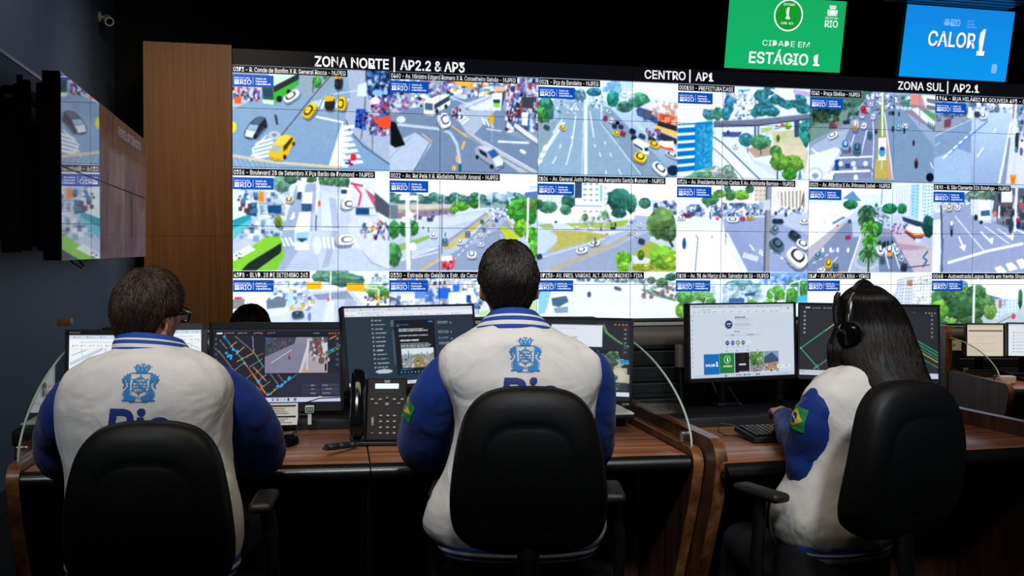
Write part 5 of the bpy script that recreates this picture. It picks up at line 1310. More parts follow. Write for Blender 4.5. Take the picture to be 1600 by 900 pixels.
writing('heading_lettering', g, TXT_WHITE, ('CIDADE EM', .012, -.128, .058, .55, .0, 'C'))
writing('stage_lettering', g, TXT_WHITE, ('ESTÁGIO 1', .012, -.315, .115, .83, .016, 'C'))
b = bmesh.new()
put_text(b, 'RIO', fn, .52, .10, .07, .155, .012, 'C'); put_text(b, 'PREFEITURA', fn, .52, .186, .02, .15, .0, 'C', 1)
city_crest_small(b, fn, .52, .22, .115)
flat_mesh('city_crest', b, TXT_WHITE, g)
b = bmesh.new()
ring = [b.verts.new(fn(.01 + r * math.cos(t), .20 + r * math.sin(t))) for t in [2 * PI * k / 48 for k in range(48)] for r in (.168, .152)]
for k in range(48): b.faces.new((ring[2 * k], ring[(2 * k + 2) % 96], ring[(2 * k + 3) % 96], ring[2 * k + 1]))
flat_mesh('badge_ring', b, TXT_WHITE, g)
writing('badge_figure', g, TXT_WHITE, ('1', .005, .165, .115, .05, .02, 'C'))
writing('badge_caption', g, TXT_WHITE, ('ESTÁGIO', .01, .302, .022, .13, .01, 'C', 1))
writing('badge_lettering', g, TXT_WHITE, ('COR', -.035, .105, .024, .07, .01, 'C', 1), ('RIO', .05, .105, .024, .05, .0, 'C', 1))
b = bmesh.new()
b.faces.new([b.verts.new((.01 + .152 * math.cos(t), -.003, .20 + .152 * math.sin(t))) for t in [2 * PI * k / 48 for k in range(48)]])
flat_mesh('badge_disc', b, lit(0x159a2c), g)

bw_, bh_ = 1.341, .749
g = hung_screen('heat_screen', 'hanging blue screen reading CALOR 1', Vector((4.797, 11.6, 2.283 + 1.36)), .252, .175, bw_, bh_)
im = Pic(96, 54, 0x0e90e8)
im.grad([(0, 0), (96, 0), (96, 54), (0, 54)], 0x1486e2, 0x0c9af0)
screen_mesh('picture', bw_, bh_, im.a, 24, 14, PIC_MON, g, -.001).location = (0, 0, -bh_ / 2)
writing('heat_lettering', g, TXT_WHITE, ('CALOR', -.37, -.035, .15, .59, .016))
writing('heat_figure', g, TXT_WHITE, ('1', .25, -.10, .26, .10, .02, 'L', 3, 0, .10))
fd = lambda x, y: Vector((x + .007, -.003, y - .007))
writing('heat_lettering_shadow', g, lit(0x0a3a78), ('CALOR', -.37, -.035, .15, .59, .016, fd))
writing('heat_figure_shadow', g, lit(0x0a3a78), ('1', .25, -.10, .26, .10, .02, 'L', 3, 0, .10, fd))
b = bmesh.new()
city_crest_small(b, fn, -.165, .185, .07); put_text(b, 'RIO', fn, -.12, .185, .065, .12, .024); 
for k, (s, w_) in enumerate([('Centro de', .09), ('Operações', .10), ('e Resiliência', .13)]): put_text(b, s, fn, .08, .235 - .03 * k, .018, w_, .0, 'L', 1)
b.faces.new([b.verts.new(fn(.50 + sx * .035, -.24 + sz * .05)) for sx, sz in ((-.7, -1), (.7, -1), (1, -.5), (1, .5), (.7, 1), (-.7, 1), (-1, .5), (-1, -.5))])
flat_mesh('small_lettering', b, lit(0x7fbcf0), g)

# ------------------------------------------------------------------ surveillance camera in the corner
c0 = at(184, 28, 10.55)
t_c = (c0 - W0).dot(E2)
cv = thing('security_camera', 'small white bullet camera high in the left wall corner', 'security camera', room(S_LEFT, t_c, c0.z))
M = Matrix.Rotation(0.0, 4, 'Z')
mb = MB(); mb.lathe([(.05, 0), (.052, .012), (.03, .022)], (0, 0, 0), 20, M=Matrix.Rotation(YAW, 4, 'Z') @ Matrix.Rotation(PI / 2, 4, 'Y')); mb.build('mount_plate', WHITEPLASTIC, cv)
mb = MB(); mb.tube([(.015, .003, 0), (.06, .0, -.005), (.09, -.03, -.02)], .016, 10); mb.build('arm', WHITEPLASTIC, cv)
d = Vector((.42, -.8, -.34)).normalized(); a0 = Vector((.075, 0, -.01))
mb = MB(); mb.tube([a0, a0 + d * .015, a0 + d * .03, a0 + d * .2, a0 + d * .2], [.025, .036, .04, .043, .034], 18); mb.build('barrel', WHITEPLASTIC, cv)
mb = MB(); mb.tube([a0 + d * .197, a0 + d * .202], [.032, .030], 18); mb.build('lens', BLACKGLOSS, cv)

mb = MB()
for k in range(7): mb.box((0, -.30 + k * .11, 0), (1.5, .085, .03), bevel=.004, seg=1)
mb.box((0, 0, .05), (1.56, .9, .05))
sf = mb.build('trim_3', M_('ribbed_soffit', 0x39485c, .35, metal=.5, noise_amt=.1), None, sm=False)
sf.location = at(1516, 3, 11.1) + Vector((0, 0, .06)); sf.rotation_euler = (0, 0, .25)
tag(sf, kind='structure')
# ------------------------------------------------------------------ operator consoles
DESKWOOD = wood('walnut_worktop', 0x4a2a18, 0x8a5636, 0xb98358, 'X', 1.0, 0.32, 0.15)
DARKWOOD = wood('walnut_panel', 0x2a1812, 0x4a2d22, 0x6b4736, 'Z', 0.8, 0.4, 0.1)
EDGEWOOD = wood('walnut_edge', 0x3d2314, 0x6b4226, 0x8f5f3a, 'Y', 0.8, 0.3, 0.2)
RUBBER = M_('black_edge', 0x101113, 0.28, spec=0.6, bump=0.03, bscale=300)
SLAT = M_('black_slats', 0x0b0c0e, 0.5, noise_amt=0.15, nscale=30)
ROLLM = M_('brushed_roll', 0x6a655e, 0.38, metal=0.35, noise_amt=0.1, nscale=60, stretch=(1, 30, 30))
HIGHLIGHTM = M_('painted_highlight', 0xa8a39a, 0.4, noise_amt=0.05)  # pale colour stands in for video wall light caught on the roll
GLASS = M_('clear_glass', 0xf4fbf8, 0.0, trans=1.0)
GLASS.node_tree.nodes['Principled BSDF'].inputs['IOR'].default_value = 1.18
GLASSEDGE = M_('glass_edge', 0xa9b8aa, 0.25, emit=None, noise_amt=0.05)

# platform the front row stands on is the floor; the rows before the wall stand one step lower
floor = bpy.data.objects['floor']


class Frame:
    def __init__(s, o, ang, z=0.0):
        s.o = Vector((o[0], o[1], z)); s.ang = ang
        s.u = Vector((math.cos(ang), math.sin(ang), 0)); s.v = Vector((-math.sin(ang), math.cos(ang), 0))

    def p(s, u, v, z): return s.o + s.u * u + s.v * v + Vector((0, 0, z))


def slats_mesh(mb, x0, x1, y, z0, z1, n, th=.025):
    h = (z1 - z0) / n
    for i in range(n):
        mb.box(((x0 + x1) / 2, y + th / 2 + .004, z0 + h * (i + .5)), (x1 - x0, th, h - .006), bevel=.004, seg=1)
    mb.box(((x0 + x1) / 2, y + th + .008, (z0 + z1) / 2), (x1 - x0, .012, z1 - z0))


def partition_profile(v0, v1, ztop, zback=None, r=.05, lean=.28, wid=.16):
    """outline in (v, z) of an end panel: rounded front corner, front leg raking back to the floor"""
    pts = []
    for k in range(7):
        t = PI / 2 * k / 6
        pts.append((v0 + r - r * math.sin(PI / 2 - t) , ztop - r + r * math.sin(t)))
    pts.append((v1, ztop))
    if zback: pts += [(v1, zback), (v1 + .0, zback)]
    pts = [(v0 + lean, 0.0), (v0 + .16, .34), (v0 + .03, .62)] + pts
    pts += [(v1, 0.0)]
    out = []
    for q in pts:
        if not out or (abs(q[0] - out[-1][0]) + abs(q[1] - out[-1][1])) > 1e-5: out.append(q)
    return out


def glass_divider(parent, x, v_front, v_back, z0, z1, th=.008):
    """quarter-oval pane: low at the front, rising in a curve to the back"""
    n = 26
    curve = []
    for k in range(n + 1):
        t = PI / 2 * k / n
        curve.append((v_front + (v_back - v_front) * (1 - math.cos(t)) ** .92, z0 + (z1 - z0) * math.sin(t) ** 1.0))
    # curve rises from the front; keep it convex to the front and up
    pts = [Vector((x, v, z)) for v, z in curve] + [Vector((x, v_back, z0))]
    mb = MB()
    mb.prism(pts, (th, 0, 0), 0, 0)
    g = mb.build('glass_divider', [GLASS], parent, sm=False)
    tag(g, 'clear curved glass divider')
    mb = MB()
    mb.tube([Vector((x + th / 2, v, z)) for v, z in curve], .0034, 8)
    mb.build('glass_edge', GLASSEDGE, g)
    for v in (v_front + .05, v_back - .25):
        mb = MB()
        mb.tube([(x - .010, v, z0 + .005), (x - .010, v, z0 + .035)], .006, 10)
        mb.tube([(x - .012, v, z0 + .03), (x + th + .008, v, z0 + .03)], .007, 10)
        mb.build('glass_clamp', SILVER, g)
    return g


def console(name, label, fr, L, depth=.62, z=.75, back=1.0, ztop=1.085, skew=0.0, skl=0.0, slat_n=9):
    """one operator unit in its own frame: x along the front edge, y towards the wall; the right end may run askew"""
    root = thing(name, label, 'desk', fr.o, fr.ang, 'operator desks of the console row')

    def plate(y0, y1, z0, z1, nm, m, inset=.002):
        P = [(inset + skl * y0, y0), (L - inset + skew * y0, y0), (L - inset + skew * y1, y1), (inset + skl * y1, y1)]
        mb = MB()
        mb.prism([Vector((x, y, z0)) for x, y in P], (0, 0, z1 - z0))
        bmesh.ops.bevel(mb.bm, geom=mb.bm.edges[:], offset=.003, segments=2, affect='EDGES', profile=.5)
        return mb.build(nm, m, root)
    LB_, LA_ = L + skew * back - .004, skl * back
    plate(.022, depth, z - .028, z, 'worktop', DESKWOOD)
    mb = MB()
    prof = [(.018, z + .0005), (.008, z - .002), (-.004, z - .010), (-.010, z - .024), (-.006, z - .038), (.010, z - .044), (.05, z - .044), (.05, z - .03), (.018, z - .03)]
    mb.prism([Vector((.002, a, b)) for a, b in prof], (L - .004, 0, 0))
    mb.build('front_edge', RUBBER, root, angle=60)
    plate(depth + .002, back - .002, z - .017, z + .033, 'riser_shelf', BLACK)
    mb = MB()
    slats_mesh(mb, LA_ + .004, LB_ - .006, back, .12, ztop - .035, slat_n + 6)
    mb.build('slatted_back', SLAT, root)
    mb = MB()
    mb.tube([(LA_ + .008, back + .045, ztop - .052), (LB_ - .012, back + .045, ztop - .052)], .048, 24)
    mb.build('top_roll', ROLLM, root)
    mb = MB()
    mb.box(((LB_ + LA_) / 2 - .001, back + .055, ztop + .004), (LB_ - LA_ - .016, .07, .012), bevel=.002)
    mb.build('highlight_strip', HIGHLIGHTM, root)  # added strip, coloured as the bright band of light along the roll
    mb = MB()
    mb.box(((LB_ + LA_) / 2 - .001, back + .058, ztop + .015), (LB_ - LA_ - .016, .08, .010), bevel=.002)
    mb.build('top_ledge', BLACK, root)
    mb = MB()
    mb.box(((L + (skew + skl) * .5) / 2, .50, z / 2 - .02), (L + (skew - skl) * .5 - .008, .02, z - .09))
    mb.build('modesty_panel', DARKWOOD, root, sm=False)
    return root


def end_panel(root, x, th, prof, m, nm='end_panel'):
    mb = MB()
    mb.prism([Vector((x, v, z)) for v, z in prof], (th, 0, 0), 0, 1)
    return mb.build(nm, [m, EDGEWOOD], root, angle=35)


A9 = R(9.5)
FL = Frame((-1.334, 2.876), A9)
UJ = .945
UM = 1.905
deskL = console('operator_desk', 'left walnut operator desk in front of the person wearing glasses', FL, UJ, ztop=1.055)
fm = Frame(FL.p(UJ, 0, 0)[:2], A9)
FW = Frame((.624, 3.058), R(16.4))
FP = Frame((.579, 3.19), R(10.9))       # the double end wall between the middle and the right unit
SKEW = -math.tan(FP.ang - A9)
_e = FP.p(-.036, 0, 0) - fm.o
LM = _e.dot(fm.u) - SKEW * _e.dot(fm.v)
deskM = console('operator_desk', 'middle walnut operator desk holding the black telephone', fm, LM, skew=SKEW)
LW = 1.20
deskW = console('operator_desk', 'right walnut operator desk in front of the person with headset', FW, LW, skl=math.tan(FW.ang - FP.ang))
# end panels: left of the left unit, between middle and right unit, right of the right unit
prof = partition_profile(-.012, 1.02, .772)
end_panel(deskL, -.034, .034, partition_profile(-.012, 1.02, .772), DARKWOOD)
glass_divider(deskL, -.022, .05, .98, .772, 1.06)
mb = MB()
mb.box((-.102, .76, .758), (.13, .48, .05), bevel=.005); mb.box((-.15, .76, .37), (.03, .44, .735), bevel=.003)
mb.build('side_shelf', BLACK, deskL)
def in_frame(o, fr, desk):
    """hang a part made in frame fr under a desk that has another frame"""
    o.parent = desk
    o.matrix_local = (Matrix.Translation(desk.location) @ Matrix.Rotation(desk.rotation_euler.z, 4, 'Z')).inverted() @ Matrix.Translation(fr.o) @ Matrix.Rotation(fr.ang, 4, 'Z')


in_frame(end_panel(None, -.034, .032, partition_profile(-.012, 1.02, .772), DARKWOOD), FP, deskM)
in_frame(glass_divider(None, -.022, .05, .98, .772, 1.06), FP, deskM)
in_frame(end_panel(None, .002, .036, partition_profile(-.10, 1.02, .812, r=.07), DARKWOOD), FP, deskW)
end_panel(deskW, LW, .036, partition_profile(-.012, 1.02, .80), DARKWOOD)

# lower tier: the next console to the right, nearer the video wall
Z2 = -.20
bpy.data.objects['floor'].hide_render = False
mb = MB()
pf = at(1470, 575, 7.30); pb = at(1576, 601, 6.42)
ang2 = math.atan2(pf.y - pb.y, pf.x - pb.x) - PI / 2
FR = Frame((pb.x + .03, pb.y), ang2, Z2)
deskR = console('operator_desk', 'far walnut operator desk on the lower tier at the right', FR, 2.0, z=.75, back=.98, ztop=1.06)
end_panel(deskR, -.036, .036, partition_profile(-.012, .78, .782), DARKWOOD)
mb = MB()
pr = [(.78, 0), (.78, 1.0)] + [(.86 - .08 * math.cos(t), 1.0 + .08 * math.sin(t)) for t in [PI / 2 * k / 6 for k in range(7)]] + [(1.06, 1.08), (1.06, 0)]
mb.prism([Vector((-.05, v, z)) for v, z in pr], (.05, 0, 0), 0, 1)
mb.build('tall_end_panel', [DARKWOOD, EDGEWOOD], deskR, angle=35)
glass_divider(deskR, -.022, .12, .80, .782, 1.0)

# ------------------------------------------------------------------ office chairs
CHAIRF = M_('chair_fabric', 0x0d0e10, 0.75, spec=0.25, noise_amt=0.1, nscale=200, bump=0.15, bscale=900)
CHAIRP = M_('chair_shell', 0x0d0e10, 0.5, spec=0.3, bump=0.06, bscale=700)
PADM = M_('armrest_pad', 0x1c1a17, 0.5, noise_amt=0.1)


def cat_rom(pts, n):
    """closed smooth curve through 2-D points, n samples per span"""
    out = []
    L = len(pts)
    for i in range(L):
        p0, p1, p2, p3 = [np.array(pts[(i + k) % L], float) for k in (-1, 0, 1, 2)]
        for k in range(n):
            t = k / n
            out.append(.5 * (2 * p1 + (p2 - p0) * t + (2 * p0 - 5 * p1 + 4 * p2 - p3) * t * t + (3 * p1 - p0 - 3 * p2 + p3) * t ** 3))
    return out


BACK_HALF = [(0, 0), (.085, .003), (.145, .022), (.178, .06), (.187, .12), (.182, .20), (.168, .285), (.148, .345), (.112, .385), (.06, .403), (0, .406)]


def chair(label, loc, rot, back_z, back_dy=-.26, seat_z=.47, scale=1.0, tilt=.10, arm_z=None, arm_x=.238):
    """loc: floor point under the column; the sitter faces local +Y"""
    arm_z = arm_z or seat_z + .225
    root = thing('office_chair', label, 'chair', (loc[0], loc[1], 0), rot, 'black operator chairs')
    half = BACK_HALF
    pts = [(x * scale, z * scale) for x, z in half] + [(-x * scale, z * scale) for x, z in reversed(half[1:-1])]
    P = cat_rom(pts, 4)
    cz = .19 * scale
    H = .406 * scale

    def shape(s, y, dz=0):
        out = []
        for x, z in P:
            X, Z = x * s, cz + (z - cz) * s + dz
            Y = y + .55 * X * X * 1.0 - .10 * math.sin(PI * Z / H) * .35
            out.append(Vector((X, Y, Z)))
        return out
    mb = MB()
    rings = [shape(.04, .052), shape(.5, .055), shape(.80, .052), shape(.93, .043), shape(.985, .028), shape(1.0, .012), shape(.998, .004)]
    mb.loft(rings, 0, (True, False))
    bk = None
    rings = [shape(.998, .004), shape(1.0, -.006), shape(.99, -.018), shape(.965, -.028), shape(.92, -.035), shape(.82, -.039), shape(.72, -.040), shape(.66, -.0385),
             shape(.625, -.036), shape(.59, -.0375), shape(.56, -.0385), shape(.3, -.040), shape(.04, -.041)]
    mb2 = MB()
    mb2.loft(rings, 0, (False, True))
    M = Matrix.Translation((0, back_dy, back_z)) @ Matrix.Rotation(tilt, 4, 'X')
    for b in (mb, mb2):
        for v in b.bm.verts: v.co = M @ v.co
    mb2.build('back_shell', CHAIRP, root, angle=50)
    mb.build('backrest', CHAIRF, root, angle=50)
    mb = MB()
    sp = [(x * 1.28 * scale, (z - cz) * 1.12 * scale) for x, z in P]
    def seat(s, z): return [Vector((x * s, y * s + .02 - .0, z)) for x, y in [(a, -b) for a, b in sp]]
    mb.loft([seat(.05, seat_z - .075), seat(.85, seat_z - .075), seat(.97, seat_z - .06), seat(1.0, seat_z - .03), seat(.97, seat_z - .008), seat(.85, seat_z), seat(.05, seat_z - .006)])
    mb.build('seat', CHAIRF, root, angle=60)
    mb = MB()
    mb.tube([(0, .0, seat_z - .10), (0, back_dy * .5, seat_z - .105), (0, back_dy - .02, seat_z - .09), (0, back_dy - .055, seat_z - .02), (0, back_dy - .030, back_z + .03), (0, back_dy - .012, back_z + .09)], [.03, .03, .03, .028, .026, .022], 12, flat=.55)
    mb.build('back_support', CHAIRP, root)
    for sx in (-1, 1):
        mb = MB()
        mb.box((sx * arm_x, .03, arm_z), (.058, .18, .026), bevel=.012, seg=3)
        arm = mb.build('armrest', PADM, root)
        mb = MB()
        mb.tube([(sx * .12, .02, seat_z - .085), (sx * .21, .02, seat_z - .085), (sx * (arm_x + .018), .02, seat_z - .06), (sx * (arm_x + .02), .02, (seat_z + arm_z) / 2), (sx * (arm_x + .001), .025, arm_z - .01)], [.018, .018, .018, .02, .02], 10, flat=.8)
        mb.build('armrest_post', CHAIRP, arm)
    mb = MB()
    mb.box((0, 0, seat_z - .095), (.18, .2, .035), bevel=.01)
    mb.tube([(0, 0, .10), (0, 0, seat_z - .10)], [.026, .022], 16)
    mb.tube([(0, 0, .07), (0, 0, .26)], [.036, .034], 16)
    mb.build('gas_column', DARKMETAL, root)
    mb = MB()
    for k in range(5):
        a = 2 * PI * k / 5 + .3
        mb.tube([(.03 * math.cos(a), .03 * math.sin(a), .11), (.17 * math.cos(a), .17 * math.sin(a), .095), (.29 * math.cos(a), .29 * math.sin(a), .07)], [.03, .024, .017], 10, flat=.8)
    mb.lathe([(.05, .07), (.055, .10), (.04, .125)], n=16)
    mb.build('star_base', CHAIRP, root)
    for k in range(5):
        a = 2 * PI * k / 5 + .3
        c = Vector((.29 * math.cos(a), .29 * math.sin(a), .03))
        t = Vector((-math.sin(a), math.cos(a), 0))
        mb = MB()
        for s in (-1, 1):
            mb.tube([c + t * (s * .008), c + t * (s * .026)], .03, 16)
        mb.tube([c + Vector((0, 0, .0)), c + Vector((0, 0, .045))], .008, 8)
        mb.build('caster', BLACK, root)
    return root
# ------------------------------------------------------------------ what the monitors show
def text_lines(p, x, y, w, n, dy, h, c, var=.4):
    for i in range(n):
        L = w * (1 - var * p.r.rand())
        xx = x
        while xx < x + L:
            k = w * p.r.uniform(.04, .12)
            p.rect(xx, y + i * dy, min(xx + k * .85, x + L), y + i * dy + h, c, .85)
            xx += k


def new_pic(w, h, x0, y0, x1, y1, bg):
    """canvas w x h; drawing coordinates run from x0,y0 to x1,y1"""
    p = Pic(w, h, bg)
    p.T = lambda x, y: ((x - x0) / (x1 - x0) * w, (y - y0) / (y1 - y0) * h)
    return p


def pic_map_light():
    p = new_pic(400, 225, 0, 0, 160, 90, 0xe6edf4)
    p.rect(0, 0, 160, 5, 0xcfdcec); p.rect(0, 5, 160, 15, 0xf2f6fa)
    for x in (8, 30, 52, 74, 96, 118): p.ell(x, 2.5, .9, .9, 0x4a6a94); text_lines(p, x + 2, 2, 12, 1, 3, .9, 0x8aa0ba)
    text_lines(p, 18, 8, 60, 1, 3, 1, 0x9ab0c4)
    for x in (6, 20, 34, 48, 62, 76): p.ell(x, 12.5, .8, .8, 0x3f5a86); text_lines(p, x + 2, 12, 8, 1, 3, .8, 0x9ab0c4)
    p.rect(0, 16, 160, 90, 0xeef2f6)
    for a, b, w in [((2, 34), (56, 16), 4), ((60, 16), (76, 90), 3), ((90, 16), (120, 90), 3), ((0, 60), (160, 30), 3), ((0, 84), (160, 58), 2.4), ((20, 16), (40, 90), 1.6)]: p.line([a, b], w, 0xc3cedb)
    for k in range(8): p.line([(4 + k * 3, 40 + k), (8 + k * 3, 60 + k)], .5, 0xb4c4d4)
    p.line([(4, 24), (30, 17)], 1, 0x8fc8a4); p.ell(94, 30, 1.6, 1.6, 0xd04a5a); p.ell(72, 38, 1.5, 1.5, 0x4a8ac0); text_lines(p, 46, 36, 24, 1, 3, 1, 0x9ab0c4)
    return p.a


def street_pic(p, x0, y0, x1, y1):
    """street still used on the traffic monitor"""
    W_, H_ = x1 - x0, y1 - y0
    q = lambda a, b: (x0 + a * W_, y0 + b * H_)
    p.poly([q(0, 0), q(1, 0), q(1, 1), q(0, 1)], 0x8a8698)
    p.poly([q(0, 0), q(.5, 0), q(.45, .3), q(0, .6)], 0x3d4150); p.specks(x0, y0, x0 + .45 * W_, y0 + .4 * H_, 70, [0x2a3038, 0x5a6270, 0x44503f, 0x6a5a60], W_ * .03, .8)
    p.poly([q(0, .55), q(.45, .2), q(.68, .2), q(.62, 1), q(0, 1)], 0x7f7d95); p.line([q(.1, .72), q(.42, .36)], W_ * .008, 0xdfe3f0); p.poly([q(.68, .15), q(.73, .15), q(.6, 1), q(.54, 1)], 0xc9c6d0); p.poly([q(.7, .4), q(1, .5), q(1, 1), q(.58, 1)], 0xa89ea6)
    p.poly([q(.72, .0), q(1, 0), q(1, .5), q(.7, .45)], 0x5a5864); p.specks(x0 + .7 * W_, y0, x1, y0 + .62 * H_, 90, [0x2c2f3a, 0xb8b4bc, 0x8a3a3a, 0x3a4a5a, 0xd8d4d8, 0x6a7a5a], W_ * .03, .8, 1.6)
    p.line([q(.69, .05), q(.67, .95)], W_ * .022, 0xcfd2da); p.ell(*q(.39, .55), W_ * .018, H_ * .1, 0x4a4a66); p.ell(*q(.39, .5), W_ * .016, H_ * .04, 0xc05a5a); p.ell(*q(.97, .85), W_ * .018, H_ * .12, 0x20242c); p.ell(*q(.9, .66), W_ * .05, H_ * .1, 0x6a5048); p.rect(*q(.64, .92), *q(.685, 1), 0xf08a2a); p.rect(*q(.02, .03), *q(.09, .09), 0x2c5aa8); p.rect(*q(.86, .3), *q(.89, .45), 0xc83a3a); p.poly([q(.91, .18), q(1, .15), q(1, .4), q(.92, .42)], 0xc8ccd4)


def pic_traffic_dark():
    p = new_pic(480, 276, 133, 232, 823, 637, 0x20222e)
    p.rect(133, 232, 823, 243, 0x2c2e40); p.rect(133, 243, 823, 266, 0x191b24)
    p.rect(153, 250, 186, 259, 0xe4e6ec); 
    for x in (200, 270, 355, 432): p.ell(x, 254, 3, 3, 0xe88a3a); text_lines(p, x + 8, 251, 42, 1, 5, 4, 0x9a9cac)
    p.rect(388, 249, 400, 259, 0xd8404a)
    for x in (763, 780, 795, 812): p.ell(x, 256, 4, 4, 0xe8863a)
    text_lines(p, 675, 253, 40, 1, 5, 4, 0x8a8ca0)
    gray, org, grn, red = 0x7d8290, 0xe0a044, 0x3fae92, 0xc25a3c
    for a, b, c in [((165, 350), (350, 600), gray), ((190, 268), (300, 410), 0x3ab0a0), ((300, 410), (425, 600), org), ((345, 268), (352, 358), 0x8a8f9c), ((250, 268), (352, 358), gray), ((280, 530), (350, 600), gray), ((225, 330), (262, 300), org), ((255, 370), (300, 330), org), ((262, 410), (355, 360), org), ((330, 440), (400, 395), gray), ((360, 480), (405, 435), gray), ((240, 465), (300, 415), gray), ((290, 525), (340, 480), gray), ((340, 600), (440, 520), gray), ((375, 520), (450, 455), gray), ((440, 478), (500, 560), gray), ((480, 478), (510, 520), gray), ((425, 600), (590, 480), 0x3aa088), ((440, 595), (470, 560), org), ((350, 440), (420, 520), org), ((352, 358), (405, 440), grn), ((140, 330), (190, 380), gray), ((170, 290), (210, 340), gray), ((755, 360), (823, 320), grn), ((755, 372), (823, 335), grn), ((760, 290), (800, 270), org), ((370, 380), (405, 365), red), ((300, 500), (420, 590), red), ((320, 440), (400, 550), red)]:
        p.line([a, b], 4.0, c)
    for x, y in [(195, 272), (245, 345), (262, 352), (215, 380), (230, 392), (205, 362), (220, 375), (303, 420), (377, 522), (480, 548), (505, 540), (500, 548), (520, 525), (540, 510), (545, 500), (430, 592), (775, 350), (240, 340), (232, 378)]:
        p.ell(x, y, 7, 7, 0x2aa6ea)
    for x, y in [(285, 527), (302, 425), (400, 545), (350, 357), (322, 585)]: p.ell(x, y, 4, 4, 0xd04a3a)
    text_lines(p, 282, 385, 56, 1, 6, 5, 0x5a5e6a)
    p.poly([(590, 480), (760, 478), (820, 478), (823, 605), (440, 605)], 0x272a3c)
    p.rect(408, 266, 755, 480, 0x101218); street_pic(p, 411, 276, 752, 475)
    for i, c in enumerate([0xe88a3a, 0x6a6c80, 0xe8a03a, 0x3a78c8, 0x6a6c80, 0x6a6c80]): p.rect(796, 276 + i * 29, 816, 296 + i * 29, 0x2c2e3e); p.ell(806, 286 + i * 29, 4.5, 4.5, c)
    for i in range(5): p.rect(142, 276 + i * 28, 158, 292 + i * 28, 0x2c2e3e); p.ell(150, 284 + i * 28, 4, 4, 0x70748a)
    for i in range(3):
        p.rect(612, 537 + i * 22, 708, 553 + i * 22, 0x343648); p.rect(718, 537 + i * 22, 814, 553 + i * 22, 0x3a3c50); text_lines(p, 725, 543 + i * 22, 50, 1, 5, 4, 0xa8aabc); text_lines(p, 660, 543 + i * 22, 30, 1, 5, 4, 0xa8aabc)
    p.rect(133, 612, 823, 637, 0xc5c9e6); p.rect(702, 606, 722, 612, 0xe6c03a)
    for x, c in [(365, 0x2a8ae0), (455, 0x6a7488), (480, 0x3a90c8), (500, 0xe0b03a), (518, 0x50c0d0), (538, 0x30363c), (575, 0x4a5470)]: p.rect(x - 6, 617, x + 6, 630, c)
    text_lines(p, 385, 622, 36, 1, 4, 3, 0x9a9eb8)
    return p.a


def road_pic(p, x0, y0, x1, y1):
    W_, H_ = x1 - x0, y1 - y0
    q = lambda a, b: (x0 + a * W_, y0 + b * H_)
    p.poly([q(0, 0), q(1, 0), q(1, .45), q(0, .45)], 0xd6e2ea); p.poly([q(0, .35), q(1, .3), q(1, 1), q(0, 1)], 0x8b9096)
    p.specks(x0, y0 + .22 * H_, x1, y0 + .45 * H_, 60, [0x4a5a5a, 0x8a98a0, 0xb8c0c4, 0x5f7a5c], W_ * .04, .8)
    p.poly([q(.42, .4), q(.6, .4), q(.75, 1), q(.3, 1)], 0x9a7a5c); p.poly([q(.48, .45), q(.56, .45), q(.6, 1), q(.42, 1)], 0x7f8a4a); p.line([q(.2, .1), q(.2, .5)], W_ * .012, 0x39444c); p.specks(x0, y0 + .45 * H_, x1, y0 + .95 * H_, 20, [0xf0f2f4, 0xc8ccd0, 0x3a4048], W_ * .05, .9)
    p.line([q(.1, 1), q(.42, .42)], W_ * .01, 0xe6e8ea); p.line([q(.95, 1), q(.62, .42)], W_ * .01, 0xe6e8ea)


